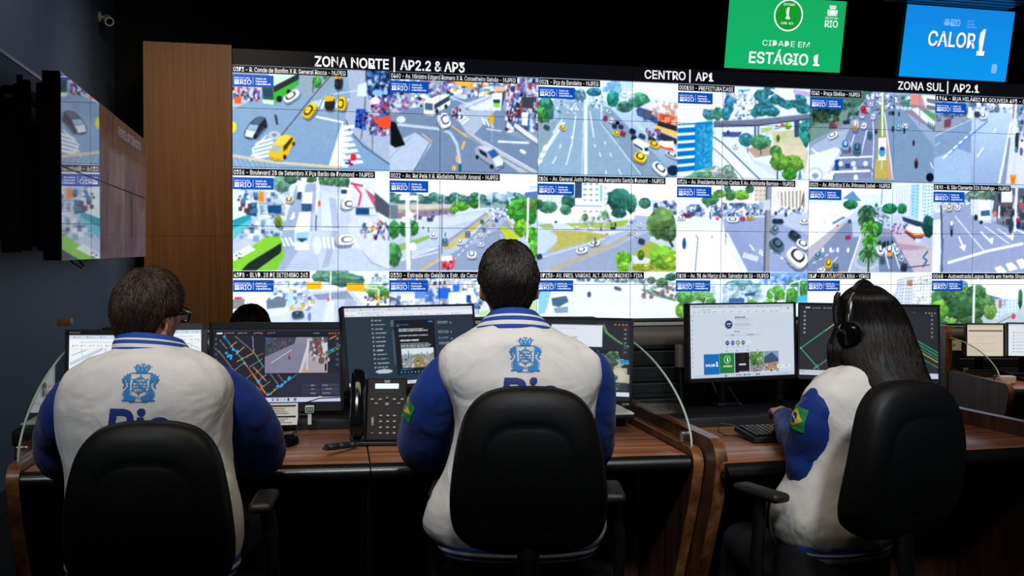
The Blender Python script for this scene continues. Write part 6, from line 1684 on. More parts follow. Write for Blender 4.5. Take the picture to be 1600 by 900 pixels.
def pic_browser_dark():
    p = new_pic(480, 270, 0, 0, 600, 400, 0x243240)
    p.rect(0, 0, 600, 20, 0xd4dce8); p.rect(0, 20, 600, 46, 0xe6ecf3)
    for x in (10, 70, 130, 200, 270, 340): p.ell(x + 4, 10, 3, 3, 0x4a5a78); text_lines(p, x + 10, 9, 40, 1, 4, 3, 0x8a96a8)
    text_lines(p, 60, 25, 120, 1, 4, 4, 0x9aa6b6)
    for x in (10, 80, 120, 150, 190, 240, 290, 350, 430, 500): p.ell(x, 39, 3, 3, 0x3a3e4a); text_lines(p, x + 8, 38, 34, 1, 4, 3, 0x9aa6b6)
    for i in range(12): p.ell(122, 66 + i * 22, 5, 5, 0xb8c4d0, .7); text_lines(p, 134, 64 + i * 22, 52, 1, 4, 5, 0xb8c4d0, .5)
    p.ell(160, 330, 38, 11, 0xb9c4d2); p.ell(140, 372, 8, 8, 0x7a8a9c); text_lines(p, 152, 368, 50, 2, 8, 4, 0xa8b8c8)
    p.rect(208, 120, 230, 300, 0x3e4c5c); text_lines(p, 205, 70, 30, 3, 12, 4, 0x9ab0c4)
    p.rect(220, 66, 408, 350, 0x0e1319); p.ell(238, 96, 8, 8, 0x3a5a8c); text_lines(p, 250, 90, 60, 1, 5, 4, 0x2a84d0); p.rect(380, 76, 402, 82, 0x2a84d0)
    text_lines(p, 240, 112, 150, 2, 10, 6, 0xeaeef2, .3); text_lines(p, 240, 146, 140, 1, 8, 5, 0xdfe4ea, .2); text_lines(p, 244, 172, 90, 1, 8, 6, 0xf0f2f4, .1); text_lines(p, 244, 190, 150, 3, 9, 5, 0xb4bcc6, .3)
    road_pic(p, 246, 216, 396, 318); text_lines(p, 236, 324, 70, 1, 5, 4, 0x2a84d0)
    for k in range(9): p.ell(238 + k * 16, 340, 3.4, 3.4, 0x3a9ad8)
    for y in (80, 130, 165, 190): text_lines(p, 425, y, 70, 2, 8, 4, 0x9aaabc); p.ell(488, y + 8, 5, 5, 0x8a6a8a)
    p.rect(0, 382, 600, 400, 0xcdd6e6); p.rect(240, 386, 250, 396, 0x2a8ae0); p.rect(330, 386, 344, 396, 0x6a7488); p.rect(352, 386, 362, 396, 0x8a6ac8); text_lines(p, 262, 389, 40, 1, 4, 3, 0x8a94a8); text_lines(p, 10, 388, 24, 2, 5, 3, 0x6a7488)
    return p.a


def pic_ops_dark():
    p = new_pic(480, 270, 60, 62, 618, 515, 0x20252c)
    p.rect(60, 62, 618, 96, 0x1b1f26); text_lines(p, 125, 87, 44, 1, 5, 4, 0xa8aeb8); p.ell(120, 89, 3, 3, 0xe0803a)
    for x in (553, 570, 586, 600): p.ell(x, 92, 4, 4, 0xe8863a)
    text_lines(p, 474, 89, 40, 1, 5, 4, 0x8a909c); p.rect(60, 120, 210, 170, 0x2c333c); p.rect(60, 180, 230, 225, 0x272d35)
    for a, b in [((180, 120), (206, 96)), ((198, 120), (224, 96)), ((240, 210), (280, 172)), ((60, 300), (200, 180))]: p.line([a, b], 5, 0x2fae84)
    p.line([(500, 96), (512, 140), (560, 190), (610, 225)], 4, 0x3fb07c); p.line([(506, 96), (520, 140), (568, 190), (612, 220)], 3, 0xa8a44a)
    p.rect(278, 97, 500, 226, 0xdce3ee); text_lines(p, 300, 118, 150, 1, 4, 3, 0xb8c2d0); text_lines(p, 325, 170, 110, 1, 4, 3, 0x4a5464)
    p.rect(340, 243, 578, 430, 0x14181c); p.specks(345, 246, 575, 427, 60, [0x6f8f86, 0x4a6c5c, 0xb8c0c4, 0xc8bca4], 40, .8); p.poly([(345, 300), (575, 280), (575, 300), (345, 320)], 0x5a6470); p.poly([(345, 330), (470, 330), (575, 427), (345, 427)], 0xa7acae)
    for x, y in [(400, 350), (450, 345), (540, 320), (500, 385), (540, 405), (520, 400), (380, 270), (430, 290), (545, 275)]: p.tree(x, y, 30, 24, 0x476b45, 16)
    for i, c in enumerate([0xe8863a, 0x8a909c, 0xe8863a, 0x3a9ad0, 0x6a707c, 0x6a707c]): p.rect(586, 110 + i * 27, 606, 130 + i * 27, 0x2c323a); p.ell(596, 120 + i * 27, 4, 4, c)
    p.rect(575, 300, 612, 312, 0x2a78c0); p.rect(578, 314, 614, 326, 0x2aa0a0)
    for y in (435, 460): p.rect(440, y, 505, y + 20, 0x333940); p.rect(512, y, 608, y + 20, 0x333940); text_lines(p, 520, y + 9, 60, 1, 4, 4, 0xb8bec8); p.rect(480, y + 6, 492, y + 14, 0xc04a4a)
    p.rect(60, 490, 618, 515, 0xcfd8ee)
    return p.a


def pic_page():
    p = new_pic(480, 288, 105, 85, 715, 470, 0xc9d5e2)
    p.rect(105, 85, 715, 103, 0xb9c6d8); p.rect(105, 103, 715, 130, 0xd2dce8)
    for x in (130, 180, 228, 275, 330, 420, 500, 560, 610): p.ell(x, 96, 2.5, 2.5, 0x4a5a78); text_lines(p, x + 6, 95, 36, 1, 4, 2.5, 0x7a8aa0)
    text_lines(p, 175, 110, 60, 1, 4, 3, 0x8a9ab0); p.ell(640, 110, 3, 3, 0x4a4a5a); p.ell(682, 110, 5, 4, 0x3a4a6a)
    for x in (130, 160, 188, 215, 245, 295, 340, 390, 440, 490, 530, 580, 610): p.ell(x, 124, 2.5, 2.5, 0x3f4a66); text_lines(p, x + 5, 123, 18, 1, 4, 2.5, 0x8a9ab0)
    for i in range(12): p.ell(120, 145 + i * 24, 3, 3, 0x5a6c86, .8)
    p.ell(328, 192, 24, 25, 0x9ab8d8); p.ell(328, 192, 21, 22, 0x16355e); p.rect(316, 185, 340, 191, 0xd6e2f0); p.rect(320, 197, 336, 202, 0x9ab4d4)
    text_lines(p, 365, 152, 64, 1, 5, 5, 0x4a566a, .1); text_lines(p, 365, 163, 84, 1, 5, 2.5, 0x8a98aa, .1); text_lines(p, 365, 174, 100, 1, 5, 3, 0x5a6678, .1); text_lines(p, 362, 188, 106, 4, 8, 3, 0x8a98aa); text_lines(p, 362, 228, 30, 1, 5, 4, 0x3a4658, .1)
    p.rect(305, 242, 405, 255, 0xbccada); p.rect(412, 242, 515, 255, 0xbccada); text_lines(p, 340, 247, 26, 1, 4, 3, 0x3a4658); text_lines(p, 436, 246, 46, 1, 4, 3, 0x4a566a)
    for x, c in [(319, 0x16355e), (350, 0x1d4880), (380, 0x2c6a4a), (410, 0x1d5a9a), (442, 0xd2dce8)]: p.ell(x, 289, 13, 14, 0xe2eaf2); p.ell(x, 289, 11, 12, c); text_lines(p, x - 8, 308, 16, 1, 4, 2.5, 0x6a788c)
    p.ell(380, 289, 7, 8, 0xc8d86a); p.rect(312, 286, 326, 290, 0xb8c8dc); p.rect(343, 286, 357, 290, 0xb8c8dc); p.rect(403, 286, 417, 290, 0xb8c8dc)
    for x in (313, 375, 437, 497): p.rect(x - 3, 327, x + 3, 333, 0x6a788c)
    p.rect(181, 344, 271, 453, 0x146cb0); p.rect(274, 342, 358, 450, 0x1f7a34); p.rect(361, 341, 446, 447, 0x12161c); p.rect(448, 339, 531, 445, 0x6f8f6c); p.rect(533, 337, 620, 443, 0x5a6a80)
    p.ell(316, 376, 19, 21, 0xdfe9e2); p.ell(316, 376, 16, 18, 0x1c7a2c); p.poly([(385, 447), (395, 380), (410, 375), (425, 385), (440, 447)], 0x1c1a1e); p.ell(404, 362, 16, 18, 0x2a1c1a); p.rect(383, 402, 425, 407, 0xdfe4ea); p.rect(385, 443, 440, 447, 0xc8ccd0)
    for x, y, c in [(470, 370, 0x5a8a4a), (500, 360, 0x7aa860), (480, 395, 0x4a7a44), (515, 385, 0x8aa870)]: p.tree(x, y, 26, 24, c, 16)
    p.rect(448, 412, 531, 445, 0x8a8f94); p.specks(450, 410, 530, 440, 14, [0x3a4048, 0xd0d4d8, 0x8a5a4a], 9)
    p.poly([(533, 337), (620, 337), (620, 390), (533, 400)], 0x7f9ab8); p.poly([(533, 370), (580, 345), (620, 380), (620, 400), (533, 405)], 0x3a5272); p.poly([(533, 405), (620, 395), (620, 443), (533, 443)], 0xa08a78); p.specks(535, 400, 618, 440, 12, [0xd8d0c8, 0x4a3a34, 0xc06a3a], 10)
    p.rect(610, 413, 690, 430, 0xdce4ec); text_lines(p, 618, 420, 30, 1, 4, 3, 0x5a6678); p.ell(668, 421, 4, 4, 0x2a3038)
    p.rect(105, 453, 715, 470, 0xbcc9dc); p.rect(302, 457, 312, 466, 0x2a7ad0)
    for x, c in [(372, 0xa85a9a), (388, 0x5a6a8a), (402, 0xd0a83a), (416, 0x3a4048), (430, 0x3aa0c0), (444, 0x2a6ac0), (488, 0x3a4048), (500, 0x4a5870)]: p.rect(x - 5, 457, x + 5, 465, c)
    text_lines(p, 640, 459, 40, 1, 4, 3, 0x6a7890)
    return p.a


def pic_lines():
    p = new_pic(480, 288, 118, 190, 835, 580, 0x24272c)
    p.rect(118, 190, 835, 222, 0x1c1f24); p.rect(150, 204, 172, 212, 0xc8ccd2); 
    for x in (190, 248): p.ell(x, 210, 3, 3, 0xb8bcc4); text_lines(p, x + 6, 208, 36, 1, 4, 4, 0x9a9ea8)
    for i in range(6): p.rect(135, 224 + i * 23, 153, 240 + i * 23, 0x33373e); p.ell(144, 232 + i * 23, 4, 4, 0xb0b4bc); p.rect(796, 232 + i * 23, 814, 248 + i * 23, 0x33373e); p.ell(805, 240 + i * 23, 4, 4, 0x8a8e96)
    text_lines(p, 700, 222, 30, 1, 4, 4, 0x9a9ea8); [p.ell(x, 226, 3, 3, 0xc8a48a) for x in (775, 790, 803, 818)]
    g, o = 0x2f9a70, 0xb8a060
    p.line([(125, 433), (320, 282)], 6, g); p.line([(255, 333), (322, 280)], 4, 0xa8b060); p.line([(125, 433), (222, 545)], 6, g); p.line([(195, 547), (320, 450)], 5, 0x7a8278); p.line([(195, 545), (215, 520)], 5, g); p.ell(125, 433, 4, 4, 0x8adab0)
    p.line([(320, 282), (560, 500)], 4, 0x6a7078); p.line([(500, 300), (720, 540)], 4, 0x5a6068)
    for k in range(4): p.line([(700, 360 + k * 17), (835, 440 + k * 17)], 5, [g, g, 0x2f8a6a, o][k])
    p.line([(700, 440), (835, 520)], 4, g)
    p.rect(118, 550, 835, 580, 0xc3c6d8); p.rect(124, 558, 150, 562, 0x8a6ac0)
    return p.a


def pic_sheet(warm):
    p = new_pic(160, 120, 0, 0, 100, 80, 0xd3c6b4 if warm else 0xdfe7ee)
    if warm:
        p.rect(5, 14, 97, 18, 0x4a453e); p.rect(0, 0, 100, 4, 0xc0b4a2)
        for k in range(9): text_lines(p, 8, 24 + k * 6, 80, 1, 4, .8, 0xb4a896)
    else:
        p.rect(0, 0, 100, 5, 0xc4cfda)
        for k in range(7): p.ell(14, 22 + k * 8, 1.6, 1.6, 0x4a5a6c); text_lines(p, 20, 21 + k * 8, 50, 1, 4, 1, 0x9aa8b6)
    return p.a


# ------------------------------------------------------------------ monitors
def monitor(label, c, yaw, tilt, wd, hg, img, bezel=(.012, .012, .012, .018), body=BLACK, stand='bar', z_desk=.7845, depth=.045, nx=180, ny=104, pitch_roll=0.0, extras=None, stand_x=0.0):
    """c: centre of the front face; screen faces local -Y; bezel left,right,top,bottom"""
    root = thing('computer_monitor', label, 'monitor', (c.x, c.y, z_desk), yaw, 'monitors on the operator desks')
    cz = c.z - z_desk
    head = Matrix.Translation((0, 0, cz)) @ Matrix.Rotation(-tilt, 4, 'X') @ Matrix.Rotation(pitch_roll, 4, 'Y')
    l, r, t, b = bezel
    mb = MB()
    mb.box((0, .012 + depth * .25, 0), (wd, depth * .5, hg), bevel=.006, seg=2)
    mb.box((0, .012 + depth * .7, -.01), (wd * .72, depth * .6, hg * .7), bevel=.012, seg=2)
    # frame round the picture
    mb.box((-wd / 2 + l / 2, .006, 0), (l, .02, hg), bevel=.002, seg=1); mb.box((wd / 2 - r / 2, .006, 0), (r, .02, hg), bevel=.002, seg=1)
    mb.box((0, .006, hg / 2 - t / 2), (wd, .02, t), bevel=.002, seg=1); mb.box((0, .006, -hg / 2 + b / 2), (wd, .02, b), bevel=.002, seg=1)
    case = mb.build('casing', body, root, sm=False)
    case.matrix_local = head
    if extras: extras(case, wd, hg, b)
    sw, sh = wd - l - r, hg - t - b
    s = screen_mesh('screen', sw, sh, img, nx, ny, PIC_MON, root, .002)
    s.matrix_local = head @ Matrix.Translation(((l - r) / 2, 0, -hg / 2 + b))
    mb = MB()
    if stand == 'bar':
        mb.box((0, .075, cz * .5), (.05, .03, cz), bevel=.006)
        mb.box((0, .055, cz - .02), (.08, .05, .08), bevel=.006)
        mb.build('stand_column', DARKMETAL, root)
    elif stand == 'silver':
        mb.box((stand_x, .085, cz * .5), (.055, .045, cz), bevel=.012, seg=3)
        mb.box((stand_x, .060, cz), (.07, .05, .07), bevel=.006)
        mb.build('stand_column', SILVER, root)
    elif stand == 'arm':
        mb.tube([(0, .045, cz), (0, .10, cz - .01), (0, .135, cz - .05), (0, .135, .012)], [.026, .022, .02, .02], 14)
        mb.box((0, .052, cz), (.09, .02, .09), bevel=.004)
        mb.build('monitor_arm', BLACK, root)
    mb = MB()
    if stand == 'arm': mb.box((0, .135, .006), (.09, .09, .012), bevel=.004)
    else: mb.box((stand_x, .07, .006), (.22, .17, .012), bevel=.005)
    mb.build('stand_base', BLACK if stand != 'silver' else SILVER, root)
    return root


def spec(px0, px1, py0, py1, depth):
    c = at((px0 + px1) / 2, (py0 + py1) / 2, depth)
    return c, (px1 - px0) / FPX * depth, (py1 - py0) / FPX * depth


def brand(s, w):
    def f(case, wd, hg, b):
        bm = bmesh.new()
        put_text(bm, s, lambda x, y: Vector((x, -.0052, y)), -wd / 2 + .014, hg / 2 - .0125, .0065, w, .0, 'L', 1)
        flat_mesh('maker_lettering', bm, WHITEPLASTIC, case)
    return f


c_, w_, h_ = spec(103, 262, 515, 655, 3.40)
monitor('black monitor with a pale street map left of the person wearing glasses', c_, R(4), R(4), w_, h_, pic_map_light(), (.012, .012, .018, .024), extras=brand('ThinkVision', .034))
c_, w_, h_ = spec(190, 322, 506, 640, 3.72)
monitor('silver grey monitor with a pale map right of the person wearing glasses', c_, R(14), R(3), w_, h_, pic_map_light()[:, ::-1], (.022, .022, .022, .03), body=GREYPLASTIC)
c_, w_, h_ = spec(331, 536, 503.5, 644, 3.68)
mC = monitor('black monitor with dark traffic map and street view, at the telephone', c_, R(9), R(2), w_ * 1.012, h_, pic_traffic_dark(), (.012, .014, .024, .034))
c_, w_, h_ = spec(548, 742, 479, 602, 3.62)
monitor('tilted monitor with a dark web page behind the telephone', c_, R(29), R(12), .492, .282, pic_browser_dark(), (.009, .007, .007, .014), stand='silver', stand_x=-.045)
c_, w_, h_ = spec(779, 985, 495, 624, 3.50)
monitor('monitor with a flyover picture to the right of the person at the middle desk', c_, R(-12), R(6), w_ * 1.03, h_, pic_ops_dark(), (.008, .008, .006, .016), stand='silver')
c_, w_, h_ = spec(1069, 1254, 474, 594, 3.92)
mF = monitor('monitor with a bright white page left of the person with headset', c_, R(22), R(3), .470, .288, pic_page(), (.009, .009, .006, .016), stand='arm')
c_, w_, h_ = spec(1254, 1458, 474, 596, 4.02)
monitor('monitor with dark screen of green lines behind the person with headset', c_, R(-14), R(10), .512, .296, pic_lines(), (.007, .007, .007, .018), stand='arm')
# the little poster on the bright page reads CALOR 1
bm = bmesh.new()
scr = [k for k in kids(mF) if k.name.startswith('screen')][0]
mw_, mh_ = .452, .266
X_ = lambda x: -mw_ / 2 + (x - 105) / 610 * mw_
Z_ = lambda y: mh_ - (y - 85) / 385 * mh_
put_text(bm, 'CALOR', lambda a, b: Vector((a, -.0004, b)), X_(189), Z_(410), .0085, .040, .006)
put_text(bm, '1', lambda a, b: Vector((a, -.0004, b)), X_(250), Z_(410), .016, .008, .008)
put_text(bm, '1', lambda a, b: Vector((a, -.0004, b)), X_(316), Z_(385), .012, .006, .02, 'C')
put_text(bm, 'ESTÁGIO 1', lambda a, b: Vector((a, -.0004, b)), X_(316), Z_(416), .006, .036, .004, 'C')
flat_mesh('page_lettering', bm, TXT_WHITE, scr).parent = scr

# monitors of the lower tier
c_, w_, h_ = spec(1508.5, 1570.5, 505, 559, 7.08)
m = monitor('small monitor with a beige page on the far lower desk', c_, R(2), R(3), w_, h_, pic_sheet(True), (.010, .010, .010, .012), z_desk=Z2 + .7845, nx=60, ny=48)
c_, w_, h_ = spec(1574, 1638, 504, 559, 6.9)
m = monitor('small monitor with a white list at the right photo edge', c_, R(-4), R(3), w_, h_, pic_sheet(False), (.010, .010, .010, .012), z_desk=Z2 + .7845, nx=60, ny=48)

# ------------------------------------------------------------------ things on the desks
PHONE = M_('phone_charcoal', 0x1c1916, 0.6, spec=0.15, noise_amt=0.05, bump=0.04, bscale=900)
KEYM = M_('phone_key', 0x5c5750, 0.4, noise_amt=0.05)
LCD = M_('phone_lcd', 0x7fb0e8, 0.3, emit=0x9cc4f2, estr=1.0)
# desk phone: body leaning back, handset on the left
pc = on_z(588, 697, .75)
ph = thing('desk_phone', 'black office telephone with small lit display on the middle desk', 'telephone', (pc.x, pc.y + .0, .7525), R(4))
S_ = pc.y / FPX
pw, phh = .146, .205
face = Matrix.Translation((0, .0, .012)) @ Matrix.Rotation(R(-24), 4, 'X')
mb = MB(); mb.box((.030, 0, phh / 2), (.128, .022, phh), bevel=.006, seg=3); b_ = mb.build('body', PHONE, ph); b_.matrix_local = face
mb = MB(); mb.box((-.058, .004, phh / 2), (.05, .028, phh), bevel=.008, seg=3); cr_ = mb.build('cradle', BLACK, ph); cr_.matrix_local = face
mb = MB(); mb.box((.0, .075, .06), (.14, .012, .12), bevel=.004); mb.box((0, .05, .006), (.15, .11, .012), bevel=.004); mb.build('stand', BLACK, ph)
FK = lambda x, y: Vector((-.034 + (x - 145) / (545 - 145) * .128, -.0125, phh - (y - 140) / (715 - 140) * phh))
mb = MB(); p0, p1 = FK(228, 244), FK(462, 196); mb.box((p0 + p1) / 2, (p1.x - p0.x, .003, p1.z - p0.z), bevel=.001, seg=1); d_ = mb.build('display', LCD, ph); d_.matrix_local = face
for rows, xs, sz in [((492, 545, 598, 650), (290, 360, 425, 510), (.011, .007)), ((280,), (262, 316, 370, 428), (.011, .003)), ((342,), (202, 282, 420, 498), (.012, .007)), ((380,), (244, 464), (.012, .006))]:
    for yy in rows:
        for xx in xs:
            mb = MB(); mb.box(FK(xx, yy), (sz[0], .005, sz[1]), bevel=.0015, seg=1)
            k_ = mb.build('key', KEYM, ph); k_.matrix_local = face
for xx, yy, sx, sz in [(350, 330, .012, .012), (350, 388, .013, .012), (212, 545, .009, .030), (212, 650, .011, .005)]:
    mb = MB(); mb.box(FK(xx, yy), (sx, .006, sz), bevel=.002, seg=2); k_ = mb.build('key', KEYM if yy > 340 else BLACK, ph); k_.matrix_local = face
bm = bmesh.new(); put_text(bm, 'CISCO', lambda x, y: Vector((x, -.0118, y)), FK(345, 185).x, FK(345, 187).z, .0035, .016, .01, 'C', 1)
for k in range(9):
    x, h = FK(318 + k * 7, 170).x, [.002, .003, .0045, .003, .002, .003, .0045, .003, .002][k]
    bm.faces.new([bm.verts.new((x + a, -.0118, FK(345, 178).z + .002 + b)) for a, b in ((0, 0), (.0008, 0), (.0008, h), (0, h))])
l_ = flat_mesh('maker_mark', bm, WHITEPLASTIC, ph); l_.matrix_local = face
hp = [Vector((-.060, -.022, .016)), Vector((-.060, -.034, .03)), Vector((-.060, -.044, .07)), Vector((-.060, -.046, .12)), Vector((-.060, -.042, .17)), Vector((-.060, -.030, .205)), Vector((-.060, -.016, .222))]
mb = MB(); mb.tube(hp, [.017, .024, .0225, .021, .0225, .025, .018], 18, flat=.8); h_ = mb.build('handset', BLACKGLOSS, ph); h_.matrix_local = face
# curled cord lying before it
q0, q1 = on_z(556, 697, .758), on_z(508, 711, .758)
ax = []
for k in range(240):
    t = k / 239
    base = q0 + (q1 - q0) * t + Vector((0, 0, .006 + .016 * t))
    a = 2 * PI * 15 * t
    dirv = (q1 - q0).normalized(); sd = dirv.cross(Vector((0, 0, 1)))
    ax.append(base + (sd * math.cos(a) + Vector((0, 0, 1)) * math.sin(a)) * .0078)
mb = MB(); mb.tube(ax, .0027, 6)
tag(mb.build('phone_cord', BLACK, None), 'coiled black telephone cord lying on the middle desk', 'cord')
# sheet of directory paper standing against the monitor
fc = on_z(428, 664, .775)
note = thing('notice_card', 'printed white notice card under the traffic map monitor', 'paper sheet', (fc.x + .005, fc.y - .005, .776), R(10))
mb = MB(); mb.box((0, 0, .036), (.150, .003, .073), rot=Matrix.Rotation(R(-12), 3, 'X')); nb = mb.build('card', PAPER, note, sm=False)
bm = bmesh.new()
MT = Matrix.Translation((0, 0, .036)) @ Matrix.Rotation(R(-12), 4, 'X')
def nq(x0, z0, x1, z1): bm.faces.new([bm.verts.new(MT @ Vector((x, -.0019, z))) for x, z in ((x0, z0), (x1, z0), (x1, z1), (x0, z1))])
nq(-.068, .024, .068, .030); nq(-.068, -.012, .068, -.006)
for k in range(7):
    z = .018 - k * .006 - (.012 if k > 3 else 0)
    nq(-.066, z, -.066 + .05 * (.5 + .5 * rng.random()), z + .0018); nq(-.006, z, -.006 + .068 * (.5 + .5 * rng.random()), z + .0018)
flat_mesh('printing', bm, INK, note)
# little timer with green digits beside the card
tc = on_z(469, 645, .80)
tm = thing('digital_timer', 'tiny digital timer with green figures below the traffic map monitor', 'timer', (fc.x + .118, fc.y + .01, .776), R(10))
mb = MB(); mb.box((0, 0, .052), (.030, .018, .024), bevel=.003); mb.box((0, .004, .02), (.012, .012, .04)); mb.build('case', WHITEPLASTIC, tm)
mb = MB(); mb.box((0, -.0092, .052), (.024, .001, .016)); mb.build('window', BLACK, tm, sm=False)
bm = bmesh.new(); put_text(bm, '20:0', lambda x, y: Vector((x, -.0102, y)), 0, .047, .010, .019, .0, 'C', 1); flat_mesh('figures', bm, lit(0x6fb88a), tm)
# mouse, its cable
mc = on_z(447, 697, .75)
ms = thing('computer_mouse', 'black mouse beside the right elbow of the person wearing glasses', 'mouse', (mc.x, mc.y + .03, .7515), R(-10))
def mouse_mesh():
    mb = MB(); rings = []
    for k in range(9):
        t = k / 8; y = -.052 + .104 * t; wx = .031 * math.sin(PI * (.10 + .82 * t)) ** .5; hz = .036 * math.sin(PI * (.12 + .74 * t)) ** .7
        rings.append([Vector((wx * math.cos(a), y, max(0, hz * math.sin(a)) if a <= PI else 0)) for a in [2 * PI * j / 20 for j in range(20)]])
    mb.loft(rings); return mb
mouse_mesh().build('shell', BLACKGLOSS, ms)
mb = MB(); mb.tube([(-.004, .035, .026), (.004, .035, .026)], .009, 14); mb.build('wheel', GREYPLASTIC, ms)
mb = MB(); mb.tube([Vector((0, .05, .012)), Vector((-.002, .08, .03)), Vector((-.008, .11, .075)), Vector((.0, .14, .11)), Vector((.03, .20, .118)), Vector((.12, .26, .118)), Vector((.2, .27, .08)), Vector((.24, .29, .06))], .0018, 6); mb.build('mouse_cable', BLACK, ms)


def keyboard(label, c, rot, w=.44, d=.145, tilt=5, z=.7515, cols=20):
    kb = thing('keyboard', label, 'keyboard', (c.x, c.y, z), rot, 'black keyboards')
    mb = MB(); mb.box((0, 0, .0165), (w, d, .018), rot=Matrix.Rotation(R(tilt), 3, 'X'), bevel=.005); mb.build('body', BLACK, kb)
    MT = Matrix.Translation((0, 0, .028)) @ Matrix.Rotation(R(tilt), 4, 'X')
    kw, kd = (w - .02) / cols, (d - .02) / 6
    for r_ in range(6):
        for c_ in range(cols):
            if (r_ == 0 and 4 <= c_ <= 8): continue
            if c_ in (15,) and cols > 15: continue
            x, y = -w / 2 + .01 + kw * (c_ + .5), -d / 2 + .01 + kd * (r_ + .5)
            yield_box.append((MT @ Vector((x, y, 0)), (kw * .82, kd * .8, .007)))
        mbk = MB()
        for p_, s_ in yield_box: mbk.box(p_, s_, rot=Matrix.Rotation(R(tilt), 3, 'X'), taper=.85)
        yield_box.clear()
        mbk.build('key_row', BLACKGLOSS, kb, sm=False)
    p_ = MB(); mbx = MB(); mbx.box(MT @ Vector((-w / 2 + .01 + kw * 6.5, -d / 2 + .01 + kd * .5, 0)), (kw * 4.8, kd * .8, .007), rot=Matrix.Rotation(R(tilt), 3, 'X'), taper=.9); mbx.build('space_bar', BLACKGLOSS, kb, sm=False); p_.bm.free()
    return kb


yield_box = []
kc = on_z(1226, 688, .75)
kb = keyboard('black keyboard in front of the person with headset', kc + Vector((.06, .05, 0)), R(14), .40, .15)
mb = MB(); mb.tube([Vector((-.15, .07, .012)), Vector((-.19, .11, .03)), Vector((-.225, .13, .035)), Vector((-.245, .10, .012)), Vector((-.24, .06, .006)), Vector((-.2, .03, .004))], .002, 6); mb.build('keyboard_cable', BLACK, kb)
k2 = on_z(560, 690, .75)
keyboard('black keyboard hidden in front of the person wearing glasses', FL.p(.42, .22, .0), A9, .42, .15)
keyboard('black keyboard in front of the person at the middle desk', fm.p(.50, .24, .0), A9, .42, .15)
# drawer-like black tray with paper right of the middle man
pt = on_z(972, 672, .75)
tray = thing('document_tray', 'low black document tray right of the person at the middle desk', 'tray', (pt.x - .045, pt.y + .12, .7845), FP.ang)
mb = MB(); mb.box((0, 0, .007), (.15, .20, .014), bevel=.003); mb.build('box', BLACK, tray)
mb = MB()
for k in range(5): mb.box((.004 * math.sin(k), .003 * k - .004, .0152 + k * .0016), (.140, .19, .0013), rot=Matrix.Rotation(R(2 * math.sin(k * 2.1)), 3, 'Z'))
pp = mb.build('paper_pile', PAPER, None, sm=False)
pp.location = tray.location; pp.rotation_euler = (0, 0, FP.ang)
tag(pp, 'thin pile of white paper on the black document tray', 'paper pile')
# papers at the left end, behind the glass
pq = on_z(55, 672, .785)
mb = MB()
for k in range(6): mb.box((.003 * math.sin(k * 1.7), .012 * math.cos(k), .0012 + k * .0022), (.105, .24, .0018), rot=Matrix.Rotation(R(2 * math.sin(k * 1.3)), 3, 'Z'))
pl = mb.build('paper_pile', PAPER, None, sm=False)
pl.location = FL.p(-.102, .72, .7845); pl.rotation_euler = (0, 0, A9)
tag(pl, 'white papers on the shelf behind the left glass divider', 'paper pile')
# small things on the back shelf at the left: a box behind the first monitor, a badge hanging on the glass
bx = at(113, 515, 4.02)
mb = MB(); mb.box((0, 0, .0), (.046, .05, .028), bevel=.003)
wb = mb.build('wooden_box', OAK, None); wb.location = (bx.x, FL.p(.2, 1.06, 0).y, 1.090); wb.rotation_euler = (0, 0, A9)
tag(wb, 'tiny brown box on the ledge above the far left monitor', 'box')
# white box behind the bright page monitor, power adaptor
ab = at(1062, 556, 4.16)
mb = MB(); mb.box((0, 0, .0), (.03, .04, .085), bevel=.004)
w2 = mb.build('wall_adapter', M_('beige_plastic', 0x7d766a, .5, noise_amt=.05), None); w2.location = at(1063, 556, 4.0); w2.rotation_euler = (0, 0, R(16))
tag(w2, 'white adapter box peeking out left of the bright page monitor', 'adapter box')
mb = MB(); mb.tube([at(1063, 572, 4.0), at(1064, 590, 4.0), at(1066, 625, 3.99), at(1070, 657, 3.98)], .007, 8); mb.build('lead', BLACK, None).parent = w2
k_ = [k for k in kids(w2)][0]; k_.matrix_parent_inverse = Matrix.LocRotScale(w2.location, w2.rotation_euler, None).inverted()
# loose white cables under that monitor
for i, pts in enumerate([[(1112, 596), (1122, 618), (1138, 632), (1152, 634)], [(1120, 598), (1140, 606), (1152, 626), (1160, 634)], [(1102, 598), (1100, 615), (1096, 632), (1104, 642)]]):
    mb = MB(); P = [at(x, y, 4.06 + .02 * i) for x, y in pts]
    mb.tube(P, .0025, 6)
    tag(mb.build('monitor_cable', WHITEPLASTIC if i < 2 else BLACK, None), ['pale cable looping below the bright page monitor', 'second pale cable sagging lower right below the bright page monitor', 'black cable hanging below the bright page monitor'][i], 'cable')
# white sheet at the woman's keyboard
ks = on_z(1232, 670, .752)
mb = MB(); mb.box((0, 0, .001), (.15, .10, .002)); sh = mb.build('paper_sheet', PAPER, None, sm=False); sh.location = (ks.x + .03, ks.y + .05, .7502); sh.rotation_euler = (0, 0, R(16))
tag(sh, 'white sheet lying behind the keyboard of the person with headset', 'paper sheet')
